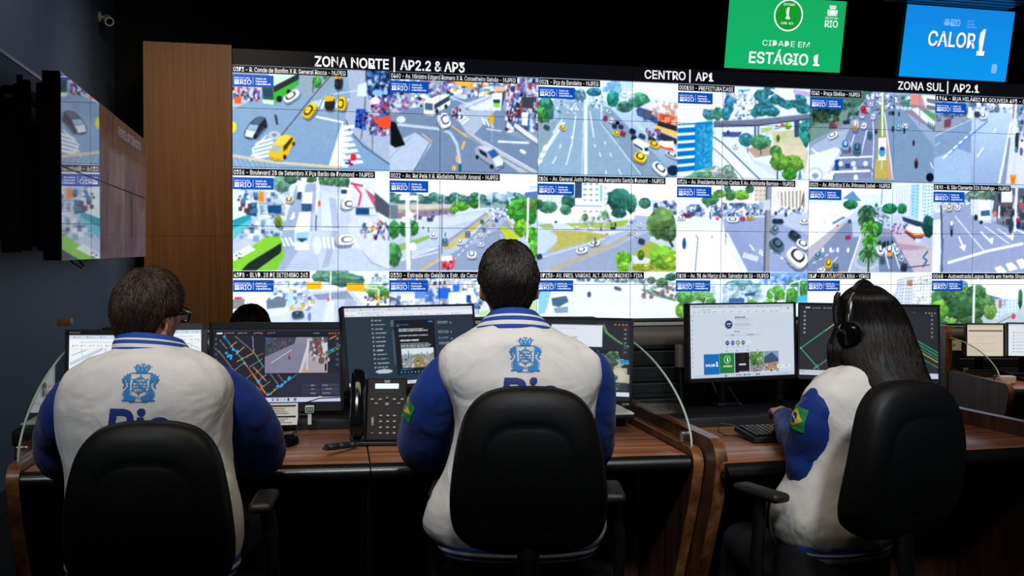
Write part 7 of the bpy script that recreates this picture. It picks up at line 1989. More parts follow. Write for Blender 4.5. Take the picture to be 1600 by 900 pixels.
# lower tier desk: name card, white card box, red folder, keyboard
n0 = at(1492, 545, 7.05)
nm_ = thing('desk_sign', 'cream card sign behind the glass on the far lower desk', 'sign', (3.03, 7.31, Z2 + .7845), R(6))
mb = MB(); mb.box((0, 0, n0.z - Z2 - .783), (.135, .004, .07)); mb.build('card', M_('cream_card', 0xcfc2a4, .7, noise_amt=.05), nm_, sm=False)
mb = MB(); mb.box((0, .012, (n0.z - Z2 - .783) / 2), (.12, .02, n0.z - Z2 - .783), bevel=.002); mb.build('holder', BLACK, nm_)
bm = bmesh.new(); put_text(bm, 'COR', lambda x, y: Vector((x, -.0026, y)), 0, n0.z - Z2 - .783 - .008, .016, .05, .0, 'C', 1); flat_mesh('lettering', bm, INK, nm_)
b0 = at(1573, 571, 6.7)
mb = MB(); mb.box((0, 0, .025), (.10, .06, .05), bevel=.006); mb.box((0, -.031, .012), (.07, .004, .01))
wc = mb.build('card_box', WHITEPLASTIC, None); wc.location = (b0.x, b0.y, Z2 + .7515); wc.rotation_euler = (0, 0, .1)
tag(wc, 'small white box in front of the far beige page monitor', 'box')
REDM = M_('red_folder', 0xb0402c, .6, noise_amt=.06)
f0 = on_z(1528, 586, Z2 + .75)
mb = MB(); mb.box((0, 0, .006), (.13, .18, .012), bevel=.002); mb.box((0, 0, .008), (.126, .178, .005)); rf = mb.build('folder', REDM, None); rf.location = (f0.x + .03, f0.y, Z2 + .7515)
tag(rf, 'red folder on the far lower desk beside the glass', 'folder')
keyboard('black keyboard on the far lower desk at the right photo edge', on_z(1602, 588, Z2 + .75) + Vector((.02, -.24, 0)), .1, .36, .14, z=Z2 + .7525)

tg = FL.p(-.008, .30, .93)
mb = MB(); mb.box((0, 0, 0), (.006, .022, .030), bevel=.002); mb.box((-.004, 0, .02), (.02, .012, .016), bevel=.002)
tg_ = mb.build('glass_clip', WHITEPLASTIC, None); tg_.location = FL.p(-.0085, .33, .93); tg_.rotation_euler = (0, 0, A9)
tag(tg_, 'small white clip on the left curved glass divider', 'clip')
# ------------------------------------------------------------------ people
SKIN = M_('skin', 0xb98368, 0.5, spec=0.35, noise_amt=0.08, nscale=60, bump=0.08, bscale=500)
SKIN.node_tree.nodes['Principled BSDF'].inputs['Subsurface Weight'].default_value = 0.08
HAIRDK = M_('hair_dark', 0x1d1512, 0.42, spec=0.45, noise_amt=0.35, nscale=90, stretch=(1, 1, .15))
HAIRBR = M_('hair_brown', 0x33241a, 0.45, spec=0.4, noise_amt=0.4, nscale=90, stretch=(1, 1, .15))
HAIRBL = M_('hair_black', 0x120c0b, 0.45, spec=0.3, noise_amt=0.35, nscale=110, stretch=(1, 1, .08))
CLOTH = M_('white_jacket_cloth', 0xd9d6d2, 0.72, spec=0.25, bump=0.12, bscale=700, noise_amt=0.02, sheen=0.1)
BLUECL = M_('blue_sleeve_cloth', 0x072c76, 0.72, spec=0.25, bump=0.12, bscale=700, noise_amt=0.06, sheen=0.1)
RIBB = M_('blue_rib', 0x123f93, 0.85, noise_amt=0.1)
RIBW = M_('white_rib', 0xd5d2ce, 0.85, noise_amt=0.04)
TROUS = M_('dark_trousers', 0x14161c, 0.85, noise_amt=0.15, bump=0.15, bscale=500)
SHOE = M_('black_shoe', 0x0e0e10, 0.35, noise_amt=0.1)
CRESTB = M_('crest_blue', 0x1f7ec4, 0.7, noise_amt=0.04)
NAVY = M_('letter_navy', 0x12307e, 0.7, noise_amt=0.04)
FGREEN, FYEL, FBLUE, FWHITE = M_('flag_green', 0x1c8a44, .75, noise_amt=.05), M_('flag_yellow', 0xe6c41e, .75, noise_amt=.05), M_('flag_blue', 0x1a2f7a, .75, noise_amt=.05), M_('flag_white', 0xd8d8d4, .75, noise_amt=.05)
DARKTOP = M_('dark_top_cloth', 0x20242e, 0.85, noise_amt=0.1)
EYEM = M_('eye_white', 0xd8d4cc, 0.2, noise_amt=0.03)
IRIS = M_('iris_brown', 0x2a1a10, 0.2, noise_amt=0.1)
for _m in (CLOTH, BLUECL):       # soft creases in the cloth
    nt = _m.node_tree
    b_ = nt.nodes['Principled BSDF']
    tc = nt.nodes.new('ShaderNodeTexCoord')
    nz = nt.nodes.new('ShaderNodeTexNoise'); nz.inputs['Scale'].default_value = 7.5; nz.inputs['Detail'].default_value = 2.5; nz.inputs['Distortion'].default_value = .8
    nt.links.new(tc.outputs['Object'], nz.inputs['Vector'])
    bp = nt.nodes.new('ShaderNodeBump'); bp.inputs['Strength'].default_value = .35; bp.inputs['Distance'].default_value = .05
    nt.links.new(nz.outputs['Fac'], bp.inputs['Height'])
    old = [l for l in nt.links if l.to_socket == b_.inputs['Normal']][0].from_node
    nt.links.new(bp.outputs[0], old.inputs['Normal'])


def cr3(P, n):
    """open Catmull-Rom through tuples of any length"""
    P = [np.array(p, float) for p in P]
    P = [2 * P[0] - P[1]] + P + [2 * P[-1] - P[-2]]
    out = []
    for i in range(1, len(P) - 2):
        for k in range(n):
            t = k / n
            out.append(.5 * (2 * P[i] + (P[i + 1] - P[i - 1]) * t + (2 * P[i - 1] - 5 * P[i] + 4 * P[i + 1] - P[i + 2]) * t * t + (3 * P[i] - P[i - 1] - 3 * P[i + 1] + P[i + 2]) * t ** 3))
    out.append(P[-2])
    return out


def ball(mb, c, r, sub=2, M=None):
    g = bmesh.ops.create_icosphere(mb.bm, subdivisions=sub, radius=1.0)
    for v in g['verts']:
        p = Vector((v.co.x * (r[0] if hasattr(r, '__len__') else r), v.co.y * (r[1] if hasattr(r, '__len__') else r), v.co.z * (r[2] if hasattr(r, '__len__') else r)))
        v.co = (M @ p if M is not None else p) + Vector(c)


def limb(mb, pts, rads):
    Q = cr3([(*p, r) for p, r in zip(pts, rads)], 4)
    mb.tube([q[:3] for q in Q], [float(q[3]) for q in Q], 16)
    ball(mb, pts[0], rads[0]); ball(mb, pts[-1], rads[-1])


def hand(mb, wrist, fwd, up, side, s=1.0, curl=.55):
    """palm, four fingers and a thumb; side +1 = right hand (thumb on the left)"""
    f = Vector(fwd).normalized(); u = Vector(up).normalized(); r = f.cross(u).normalized(); u = r.cross(f)
    W = Vector(wrist)
    P = lambda a, b, c: W + (r * (a * side) + f * b + u * c) * s
    limb(mb, [W, P(0, .03, 0), P(.002, .06, .003)], [.024 * s, .026 * s, .024 * s])
    for a in (-.028, -.010, .010, .027):
        mb.tube([P(a * .5, .02, 0), P(a * .9, .06, .004), P(a, .088, .004)], [.014 * s, .0125 * s, .010 * s], 10)
    for a, L, spread in ((-.030, .070, -.06), (-.010, .080, -.01), (.011, .074, .03), (.029, .058, .09)):
        p, ang = P(a, .088, .003), 0.12
        pts = [p]
        for k, fr in enumerate((.46, .31, .23)):
            ang += curl * (.8 if k == 0 else .75)
            p = p + (f * math.cos(ang) - u * math.sin(ang) + r * (side * spread * .6)) * (L * fr * s)
            pts.append(p)
        mb.tube(pts, [.0095 * s, .0088 * s, .0080 * s, .0065 * s], 10)
        for q in pts[1:]: ball(mb, q, .0078 * s, 1)
        ball(mb, pts[0], .0095 * s, 1)
    t = [P(-.018, .025, -.004), P(-.040, .048, -.008), P(-.050, .074, -.014), P(-.050, .094, -.022)]
    mb.tube(t, [.014 * s, .0115 * s, .0098 * s, .008 * s], 10)
    for q in t[1:]: ball(mb, q, .0088 * s, 1)


def head_dirs(nu, nv):
    for j in range(nv + 1):
        th = PI * j / nv
        for i in range(nu):
            ph = 2 * PI * i / nu
            yield i, j, Vector((math.sin(th) * math.sin(ph), math.sin(th) * math.cos(ph), math.cos(th)))


def head_pt(d, s=1.0):
    x, y, z = .0755 * d.x, .098 * d.y, .118 * d.z
    if d.z < 0:
        k = -d.z
        x *= 1 - .30 * k ** 1.5
        if d.y < 0: y *= 1 - .45 * k ** 1.1
        else: y *= 1 - .05 * k
    if d.y > 0:
        y *= .96
        x *= 1 - .05 * d.y
    return Vector((x, y, z)) * s


def add_head(mb, C, M, s=1.0):
    nu, nv = 40, 28
    rows = [[None] * nu for _ in range(nv + 1)]
    top = bot = None
    for i, j, d in head_dirs(nu, nv):
        if j in (0, nv):
            if i: continue
            v = mb.bm.verts.new(C + M @ head_pt(d, s))
            if j == 0: top = v
            else: bot = v
        else:
            rows[j][i] = mb.bm.verts.new(C + M @ head_pt(d, s))
    for j in range(1, nv - 1):
        for i in range(nu): mb.bm.faces.new((rows[j][i], rows[j][(i + 1) % nu], rows[j + 1][(i + 1) % nu], rows[j + 1][i]))
    for i in range(nu):
        mb.bm.faces.new((top, rows[1][(i + 1) % nu], rows[1][i])); mb.bm.faces.new((bot, rows[nv - 1][i], rows[nv - 1][(i + 1) % nu]))
    L = lambda x, y, z: C + M @ (Vector((x, y, z)) * s)
    mb.tube([L(0, .088, .022), L(0, .100, -.002), L(0, .112, -.022), L(0, .104, -.032)], [.008 * s, .010 * s, .0135 * s, .010 * s], 12)
    for sx in (-1, 1):
        ball(mb, L(sx * .010, .100, -.028), .0085 * s, 1)
        mb.tube([L(sx * .014, .092, .030), L(sx * .034, .088, .034), L(sx * .052, .074, .028)], [.006 * s, .008 * s, .006 * s], 8)
        mb.tube([L(sx * .020, .088, -.010), L(sx * .042, .076, -.012)], [.010 * s, .012 * s], 8)
        # ear: plate with rim and lobe
        Me = M @ Matrix.Rotation(sx * -.35, 3, 'Z')
        ball(mb, L(sx * .079, -.004, -.012), (.0075 * s, .016 * s, .028 * s), 2, Me)
        rim = [L(sx * (.080 + .008 * abs(math.sin(t * .5))), -.006 - .016 * math.sin(t * 1.0) * 1.0 + .006 * math.cos(t), -.010 + .028 * math.cos(t)) for t in [-.9 + 4.0 * k / 14 for k in range(15)]]
        mb.tube(rim, .0052 * s, 8)
        ball(mb, L(sx * .080, .002, -.040), (.006 * s, .008 * s, .010 * s), 1, Me)
    mb.tube([L(-.024, .086, -.058), L(0, .096, -.055), L(.024, .086, -.058)], [.004 * s, .0065 * s, .004 * s], 8)
    mb.tube([L(-.021, .086, -.067), L(0, .095, -.067), L(.021, .086, -.067)], [.004 * s, .0075 * s, .004 * s], 8)
    ball(mb, L(0, .080, -.098), .016 * s, 1)


def remeshed(mb, name, m, parent, voxel=.006, sm_it=6):
    o = mb.build(name, m, None)
    md = o.modifiers.new('r', 'REMESH'); md.mode = 'VOXEL'; md.voxel_size = voxel; md.use_smooth_shade = True
    s = o.modifiers.new('s', 'SMOOTH'); s.factor = .5; s.iterations = sm_it
    bake(o)
    o.data.polygons.foreach_set('use_smooth', [True] * len(o.data.polygons))
    return o


def to_local(o, root):
    """meshes are made in world coordinates; hang them under the root without moving them"""
    me = o.data
    me.transform(Matrix.Translation(-root.location))
    o.parent = root
    return o


def hair_shell(name, C, M, s, m, root, line, thick, strands, seed, flow_len=.035, lift=.006, crown=(0, -.35, .94), wave=.004, sw=.0011):
    """short hair: a shaped cap with tapered locks over it. line(az) gives the hairline height, thick(d) its thickness"""
    r = random.Random(seed)
    nu, nv = 72, 48
    mb = MB()
    rows = []

    def pt(d, extra=0.0):
        p = head_pt(d, s)
        az = math.atan2(d.x, d.y)
        k = max(-1.0, min(1.0, (p.z / s - line(az)) / .014))
        t = thick(d) if k > 0 else 0
        n = Vector((d.x / .0755, d.y / .098, d.z / .118)).normalized()
        off = (t * min(1, k * .9 + .25) + .002 if k > 0 else -.012 * min(1, -k * 2)) + (extra if k > 0 else 0)
        if k > 0: off += wave * noise.noise(Vector((p.x * 60 + seed, p.y * 60, p.z * 18))) * min(1, k)
        return p + n * off * s
    for j in range(nv + 1):
        th = PI * min(max(j / nv, .003), .997)
        rows.append([C + M @ pt(Vector((math.sin(th) * math.sin(2 * PI * i / nu), math.sin(th) * math.cos(2 * PI * i / nu), math.cos(th)))) for i in range(nu)])
    mb.loft(rows)
    cw = Vector(crown).normalized()
    n_made = 0
    while n_made < strands:
        d = Vector((r.gauss(0, 1), r.gauss(0, 1), r.gauss(0, 1))).normalized()
        p = head_pt(d, s)
        if p.z / s < line(math.atan2(d.x, d.y)) + .004: continue
        n_made += 1
        # flows away from the crown, over the head and down
        tdir = (d - cw * d.dot(cw)).normalized() * .8 + Vector((0, 0, -.45)) + Vector((r.gauss(0, .22), r.gauss(0, .22), r.gauss(0, .22)))
        L = flow_len * r.uniform(.6, 1.25)
        pts = []
        q = Vector(d)
        for k in range(5):
            t = k / 4
            pts.append(C + M @ (pt(q, lift * (.15 + t * t * r.uniform(.6, 1.1)))))
            tt = (tdir - q * tdir.dot(q)).normalized()
            q = (q + tt * (L / 4 / .1)).normalized()
        w_ = sw * r.uniform(.7, 1.5)
        mb.tube(pts, [w_, w_ * 1.1, w_, w_ * .7, w_ * .15], 4, caps=False)
    return to_local(mb.build(name, m, None, angle=180), root)


def ring_pts(c, a, bb, bf, phi, z, n=56, e=2.35):
    """horizontal ring: a half width, bb/bf reach to the back/front, facing phi (0 = +Y)"""
    out = []
    cp, sp = math.cos(phi), math.sin(phi)
    for k in range(n):
        t = 2 * PI * k / n
        x = a * math.copysign(abs(math.cos(t)) ** (2 / e), math.cos(t))
        b = bf if math.sin(t) > 0 else bb
        y = b * math.copysign(abs(math.sin(t)) ** (2 / e), math.sin(t))
        out.append(Vector((c[0] + x * cp - y * sp, c[1] + x * sp + y * cp, z)))
    return out


def folds(p, seed, amp, dirv=(1, 1, .35), sc=9):
    q = Vector((p.x * dirv[0] * sc + seed, p.y * dirv[1] * sc, p.z * dirv[2] * sc))
    a = noise.noise(q)
    b = 1 - abs(noise.noise(q * 1.9 + Vector((3.1, 0, 0)))) * 2
    return amp * (.55 * a + .45 * b * .8)


def loft_cloth(name, rows, m, root, seed, amp, dirv=(1, 1, .35), sc=9, caps=(False, False), mi=None, fade=None):
    """rows of points -> smooth cloth with folds pushed along the normals"""
    mb = MB()
    mb.loft(rows, 0, caps)
    o = mb.build(name, m, None, angle=180)
    me = o.data
    me.calc_loop_triangles()
    nr = [v.normal.copy() for v in me.vertices]
    for v, n in zip(me.vertices, nr):
        f = fade(v.co) if fade else 1.0
        if f > 0: v.co += n * folds(v.co, seed, amp * f, dirv, sc)
    if mi:
        n = len(rows[0])
        for p in me.polygons:
            p.material_index = mi(min(p.vertices) // n)
    return to_local(o, root)


def torso_rows(spec_, phi, D, n=56, sub=4):
    """spec rows (photo y, left x, right x, back reach, front reach, depth shift)"""
    R_ = []
    for y, xl, xr, bb, bf, dy in spec_:
        d = D + dy
        c = at((xl + xr) / 2, y, d)
        R_.append((c.x, c.y, c.z, (xr - xl) / 2 / FPX * d, bb, bf))
    return [ring_pts((q[0], q[1]), q[3], q[4], q[5], phi, q[2], n) for q in cr3(R_, sub)]


def rib_mi(bands):
    def f(row):
        for lim, k in bands:
            if row < lim: return k
        return bands[-1][1]
    return f


def sleeve(name, pts, m, root, seed, amp=.006, n=26, sub=7):
    """pts: (Vector, radius)"""
    Q = cr3([(*p, r) for p, r in pts], sub)
    rows = []
    up = None
    P = [Vector(q[:3]) for q in Q]
    axis = []
    for i, p in enumerate(P):
        d = (P[min(i + 1, len(P) - 1)] - P[max(i - 1, 0)]).normalized()
        if up is None: up = Vector((0, 1, 0))
        x = d.cross(up).normalized(); u = x.cross(d).normalized(); up = u
        r = Q[i][3]
        rows.append([p + (x * math.cos(2 * PI * k / n) + u * math.sin(2 * PI * k / n)) * r for k in range(n)])
        axis.append((p, d, r))
    o = loft_cloth(name, rows, m, root, seed, amp, (1.0, 1.0, 1.7), 13)
    return o, axis


def bvh_of(o, root):
    me = o.data
    return BVHTree.FromPolygons([v.co + root.location for v in me.vertices], [tuple(p.vertices) for p in me.polygons])


def decal(name, cls, place, mats, parent, root, lift=.0018):
    """cls: 2-D int array (0 = nothing, k = material k-1), rows from the top; place(u, v) -> surface point or None"""
    H, W_ = cls.shape
    bm = bmesh.new()
    vs = {}

    def V_(i, j):
        if (i, j) not in vs:
            p = place(j / W_, i / H)
            vs[(i, j)] = bm.verts.new(p - root.location) if p is not None else None
        return vs[(i, j)]
    for i in range(H):
        for j in range(W_):
            if cls[i, j]:
                q = [V_(i + 1, j), V_(i + 1, j + 1), V_(i, j + 1), V_(i, j)]
                if None in q: continue
                bm.faces.new(q).material_index = int(cls[i, j]) - 1
    o = flat_mesh(name, bm, mats, parent)
    return o


def back_place(bvh, c, right, fwd, w, h, lift=.0022):
    c = Vector(c); right = Vector(right); fwd = Vector(fwd)

    def f(u, v):
        o = c + right * ((u - .5) * w) + Vector((0, 0, (.5 - v) * h)) - fwd * .5
        loc, nrm, _i, _d = bvh.ray_cast(o, fwd)
        return loc - fwd * lift if loc is not None else None
    return f


def crest_art(N=104):
    """city crest: crown, shield with armillary sphere and arrows, two dolphins, leaf sprays"""
    p = Pic(N, N, 0)
    T = lambda x, y: ((x - 335) / 395 * N, (y - 210) / 385 * N)
    p.T = T
    on = 0xffffff
    mir = lambda P: [(1066 - x, y) for x, y in P]
    p.poly([(478, 282), (590, 282), (596, 300), (470, 300)], on)
    for k in range(5):
        x = 452 + k * 33
        p.poly([(x, 262), (x + 6, 232), (x + 26, 230), (x + 30, 262)], on)
    p.poly([(455, 256), (614, 256), (592, 284), (476, 284)], on)
    for x in (486, 533, 580): p.ell(x, 264, 8, 12, 0)
    for x0, y0, x1, y1 in ((432, 238, 446, 250), (462, 222, 492, 230), (510, 214, 556, 222), (574, 222, 602, 230), (618, 238, 632, 250)): p.line([(x0, (y0 + y1) / 2), (x1, (y0 + y1) / 2)], 8, on)
    p.line([(480, 292), (586, 292)], 7, on)
    p.line([(430, 302), (634, 302)], 7, on); p.line([(432, 300), (430, 460)], 7, on); p.line([(634, 300), (636, 460)], 7, on); p.line([(436, 470), (470, 525), (533, 545), (596, 525), (630, 470)], 6, on)
    for k in range(40):
        a, b = 2 * PI * k / 40, 2 * PI * (k + 1) / 40
        p.line([(533 + 74 * math.cos(a), 420 + 74 * math.sin(a)), (533 + 74 * math.cos(b), 420 + 74 * math.sin(b))], 9, on)
        p.line([(533 + 30 * math.cos(a), 420 + 74 * math.sin(a)), (533 + 30 * math.cos(b), 420 + 74 * math.sin(b))], 7, on)
    for y in (392, 420, 448): p.line([(533 - 70, y), (533 + 70, y)], 7, on)
    p.line([(480, 365), (590, 478)], 14, on)
    for a in (-90, -142, -38, 90, 142, 38):
        c, s_ = math.cos(R(a)), math.sin(R(a))
        p.line([(533 + 40 * c, 420 + 40 * s_), (533 + 102 * c, 420 + 102 * s_)], 6, on)
        p.poly([(533 + 104 * c, 420 + 104 * s_), (533 + 86 * c - 13 * s_, 420 + 86 * s_ + 13 * c), (533 + 86 * c + 13 * s_, 420 + 86 * s_ - 13 * c)], on)
    p.ell(533, 425, 14, 18, on)
    leaf = lambda P: (p.poly(P, on), p.poly(mir(P), on))
    leaf([(424, 298), (420, 340), (404, 352), (396, 320)]); leaf([(388, 304), (408, 340), (398, 366), (376, 340)]); leaf([(352, 322), (384, 342), (388, 372), (362, 360)]); leaf([(338, 356), (372, 362), (384, 388), (352, 382)]); leaf([(346, 396), (380, 388), (396, 398), (366, 404)]); leaf([(412, 340), (430, 360), (418, 396), (396, 392), (386, 362)])
    leaf([(366, 410), (392, 402), (402, 428), (384, 440)]); leaf([(360, 440), (388, 430), (384, 448), (368, 454)]); leaf([(420, 380), (436, 420), (438, 470), (424, 460), (414, 420)])
    body = [(404, 448), (420, 440), (436, 452), (442, 480), (438, 500), (460, 528), (494, 530), (510, 548), (502, 572), (470, 582), (420, 578), (366, 580), (362, 572), (394, 556), (384, 520), (386, 478)]
    leaf(body)
    leaf([(384, 470), (376, 500), (378, 530), (386, 548), (380, 552), (368, 520), (372, 486)])
    p.line([(510, 556), (556, 556)], 6, on); p.line([(440, 588), (626, 588)], 6, on)
    return (p.a[..., 0] > .5).astype(int)


def text_art(s, N=150, bold=.03, shear=0.0):
    v, f, wd = text_geo(s, bold, 4, shear)
    H = int(N / wd * 1.12)
    p = Pic(N, H, 0)
    for q in f: p.poly([(v[i][0] / wd * N, (1.06 - v[i][1]) * (N / wd)) for i in q], 0xffffff, raw=True)
    return (p.a[..., 0] > .5).astype(int), H / N


def flag_art(W_=42, H=30):
    p = Pic(W_, H, 0x010000)
    p.poly([(W_ * .08, H * .5), (W_ * .5, H * .1), (W_ * .92, H * .5), (W_ * .5, H * .9)], 0x020000, raw=True)
    p.T = lambda x, y: (x, y)
    p.ell(W_ * .5, H * .5, H * .24, H * .24, 0x030000)
    p.line([(W_ * .5 - H * .22, H * .44), (W_ * .5, H * .46), (W_ * .5 + H * .22, H * .58)], 1.6, 0x040000)
    return np.round(p.a[..., 0] * 255).astype(int)


CREST = crest_art()
RIO, RIO_ASP = text_art('Rio', 150, .021, 0.12)
FLAG = flag_art()


def short_line(front=.06, side=.01, back=-.082, ear=.012, nape=2.5):
    def f(az):
        a = abs(az)
        if a < .8: return front
        if a < 1.25: return front + (side - front) * (a - .8) / .45
        if a < 1.5: return side + (ear - side) * (a - 1.25) / .25
        if a < 1.85: return ear
        if a < 2.35: return ear + (back - ear) * (a - 1.85) / .5
        return back
    return f


def face_bits(root, C, M, s=1.0, brow=HAIRDK):
    for sx in (-1, 1):
        mb = MB(); ball(mb, C + M @ (Vector((sx * .031, .0795, .012)) * s), .0125 * s, 2)
        e = to_local(mb.build('eye', EYEM, None), root)
        mb = MB(); ball(mb, C + M @ (Vector((sx * .031, .0885, .012)) * s), .0052 * s, 2)
        i = to_local(mb.build('iris', IRIS, None), root); i.parent = e
        mb = MB(); mb.tube([C + M @ (Vector((sx * x, y, z)) * s) for x, y, z in ((.012, .099, .036), (.032, .096, .042), (.050, .082, .036))], [.0035, .0045, .002], 8)
        to_local(mb.build('eyebrow', brow, None), root)


def person(label, hips, seat_z, head_c, head_rot, head_s, neck, sh, el, wr, phi, knees, feet_y, kb_dir=None, arms=None, trousers=TROUS, voxel=.0065):
    """sh, el, wr: (left, right) joints in world space"""
    hx, hy, hz = hips
    root = thing('person', label, 'person', (hx, hy, 0), 0)
    M = (Matrix.Rotation(head_rot[0], 3, 'Z') @ Matrix.Rotation(head_rot[1], 3, 'X') @ Matrix.Rotation(head_rot[2], 3, 'Y'))
    C = Vector(head_c)
    f = Vector((-math.sin(phi), math.cos(phi), 0)); r = Vector((math.cos(phi), math.sin(phi), 0))
    mb = MB()
    add_head(mb, C, M, head_s)
    N = Vector(neck)
    limb(mb, [N - Vector((0, 0, .06)), N, C + M @ Vector((0, -.012, -.05))], [.062, .054, .052])
    H = Vector(hips)
    mid = (Vector(sh[0]) + Vector(sh[1])) / 2
    rows = []
    for t, a, b in ((0, .145, .09), (.25, .125, .072), (.5, .118, .066), (.75, .122, .064), (.93, .115, .056), (1.0, .07, .05)):
        c = H.lerp(mid, t)
        rows.append(ring_pts((c.x, c.y), a, b, b, phi, c.z + (.03 if t == 1 else 0), 32))
    mb.loft(rows)
    for k in (0, 1):
        S, E, Wr = Vector(sh[k]), Vector(el[k]), Vector(wr[k])
        if arms:
            A = arms[k]
            limb(mb, [Vector(q[0]) for q in A] + [Wr], [min(q[1] * .68, .046 - .0025 * n_) for n_, q in enumerate(A)] + [.025])
        else:
            limb(mb, [S, S.lerp(E, .5), E], [.050, .045, .038]); limb(mb, [E, E.lerp(Wr, .35), Wr], [.038, .037, .026])
        d = kb_dir[k] if kb_dir else (Wr - E)
        hand(mb, Wr, d, (0, 0, 1), 1 if k else -1)
        sx = 1 if k else -1
        hp = H + r * (sx * .085) ; kn = Vector(knees[k]); an = Vector((kn.x + f.x * feet_y, kn.y + f.y * feet_y, .085))
        limb(mb, [hp, hp.lerp(kn, .5), kn], [.078, .070, .052]); limb(mb, [kn, kn.lerp(an, .35), an], [.052, .050, .036])
        limb(mb, [an - Vector((0, 0, .04)), an + f * .08 - Vector((0, 0, .052))], [.034, .028])
    body = remeshed(mb, 'body', SKIN, root, voxel)
    to_local(body, root)
    # trousers and shoes
    mb = MB()
    rows = [ring_pts((H.x, H.y), .06, .06, .06, phi, H.z - .082, 32), ring_pts((H.x, H.y), .168, .118, .12, phi, H.z - .060, 32), ring_pts((H.x, H.y), .172, .122, .12, phi, H.z + .02, 32), ring_pts((H.x, H.y), .165, .115, .11, phi, H.z + .11, 32)]
    mb.loft(rows)
    for k in (0, 1):
        sx = 1 if k else -1
        hp = H + r * (sx * .088); kn = Vector(knees[k]); an = Vector((kn.x + f.x * feet_y, kn.y + f.y * feet_y, .085))
        limb(mb, [hp, hp.lerp(kn, .5), kn], [.086, .080, .066]); limb(mb, [kn, kn.lerp(an, .5), an + Vector((0, 0, .03))], [.066, .064, .055])
    to_local(remeshed(mb, 'trousers', trousers, root, .010, 8), root)
    for k in (0, 1):
        kn = Vector(knees[k]); an = Vector((kn.x + f.x * feet_y, kn.y + f.y * feet_y, .06))
        mb = MB()
        rw = []
        for t, wx, hz_ in ((-.075, .012, .05), (-.07, .032, .09), (-.03, .038, .10), (.03, .040, .085), (.09, .046, .062), (.14, .045, .05), (.175, .030, .038), (.185, .008, .02)):
            c = an + f * t
            rw.append([Vector((c.x, c.y, .002)) + r * (wx * math.cos(q)) + Vector((0, 0, max(0, hz_ * math.sin(q)))) for q in [2 * PI * j / 20 for j in range(20)]])
        mb.loft(rw)
        to_local(mb.build('shoe', SHOE, None), root)
    return root, C, M, f, r


def jacket(root, rows, neck_rows, hem_rows, phi, seed, crest=None, letters=None, amp=.011):
    f = Vector((-math.sin(phi), math.cos(phi), 0)); r = Vector((math.cos(phi), math.sin(phi), 0))
    z0, z1 = rows[0][0].z, rows[-1][0].z
    jk = loft_cloth('jacket', rows, [CLOTH], root, seed, amp, (1, 1, .55), 7.5)
    nb = len(hem_rows) - 1
    hem = loft_cloth('hem_rib', hem_rows, [RIBB, RIBW], root, seed, 0.0, mi=rib_mi([(nb * .30, 0), (nb * .45, 1), (nb * .62, 0), (nb * .77, 1), (99, 0)]))
    hem.parent = jk
    nb2 = len(neck_rows) - 1
    col = loft_cloth('collar_rib', neck_rows, [RIBB, RIBW], root, seed, 0.0, mi=rib_mi([(nb2 * .22, 0), (nb2 * .40, 1), (nb2 * .58, 0), (nb2 * .76, 1), (99, 0)]))
    col.parent = jk
    for o_ in (hem, col):
        sd = o_.modifiers.new('t', 'SOLIDIFY'); sd.thickness = .005; sd.offset = 0
        bake(o_)
    bv = bvh_of(jk, root)
    if crest:
        c, w_, h_ = crest
        k = decal('crest', CREST, back_place(bv, c, r, f, w_, h_), [CRESTB], jk, root)
        tag(k, 'light blue city crest print')
    if letters:
        c, w_ = letters
        h_ = w_ * RIO_ASP
        k = decal('lettering', RIO, back_place(bv, Vector(c) - Vector((0, 0, h_ / 2)) + r * (w_ / 2), r, f, w_, h_), [NAVY], jk, root)
        tag(k, 'dark blue Rio lettering')
    return jk


def collar_rows(top, bot, n=44, k=10, bulge=.006):
    """top, bot: (centre, half width, half depth, tilt of the ring (rise at the back))"""
    rows = []
    for i in range(k + 1):
        t = i / k
        c = Vector(bot[0]).lerp(Vector(top[0]), 1 - t)
        a = top[1] + (bot[1] - top[1]) * t ** 1.2 + bulge * math.sin(PI * t); b = top[2] + (bot[2] - top[2]) * t ** 1.2 + bulge * math.sin(PI * t)
        phi = top[4]
        rise = top[3] + (bot[3] - top[3]) * t
        rg = ring_pts((c.x, c.y), a, b, b, phi, c.z, n, 2.1)
        fy = Vector((-math.sin(phi), math.cos(phi), 0))
        for p in rg:
            p.z -= rise * ((p - c).dot(fy)) / max(b, 1e-4)
        rows.append(rg)
    return rows


def flag_on(axis, sl, root, t_idx, th, w_, h_, roll=0.0, flip=1):
    """flag wrapped round the sleeve at path index t_idx, facing world direction th"""
    bv = bvh_of(sl, root)
    p0, d0, r0 = axis[t_idx]
    down = d0 if d0.z < 0 else -d0
    n0 = Vector(th); n0 = (n0 - down * n0.dot(down)).normalized()
    side = n0.cross(down).normalized() * flip

    def place(u, v):
        a = (u - .5) * w_ / r0
        c = p0 + down * ((v - .5) * h_)
        dr = n0 * math.cos(a) + side * math.sin(a)
        loc, nrm, _i, _d = bv.ray_cast(c + dr * .2, -dr)
        return loc + dr * .002 if loc is not None else None
    k = decal('flag_patch', FLAG, place, [FGREEN, FYEL, FBLUE, FWHITE], sl, root)
    tag(k, 'green flag patch with yellow diamond and blue disc')
    return k


def cuff(root, a, parent, wrist):
    p, d, r_ = a
    mb = MB()
    P = [p - d * .004, p + d * .02, p + d * .04, p + d * .055]
    mb.tube(P, [r_ * 1.0, r_ * .92, r_ * .88, r_ * .84], 24, caps=False)
    o = mb.build('cuff_rib', [RIBB], None)
    sd = o.modifiers.new('t', 'SOLIDIFY'); sd.thickness = .004; sd.offset = 0
    bake(o); to_local(o, root); o.parent = parent


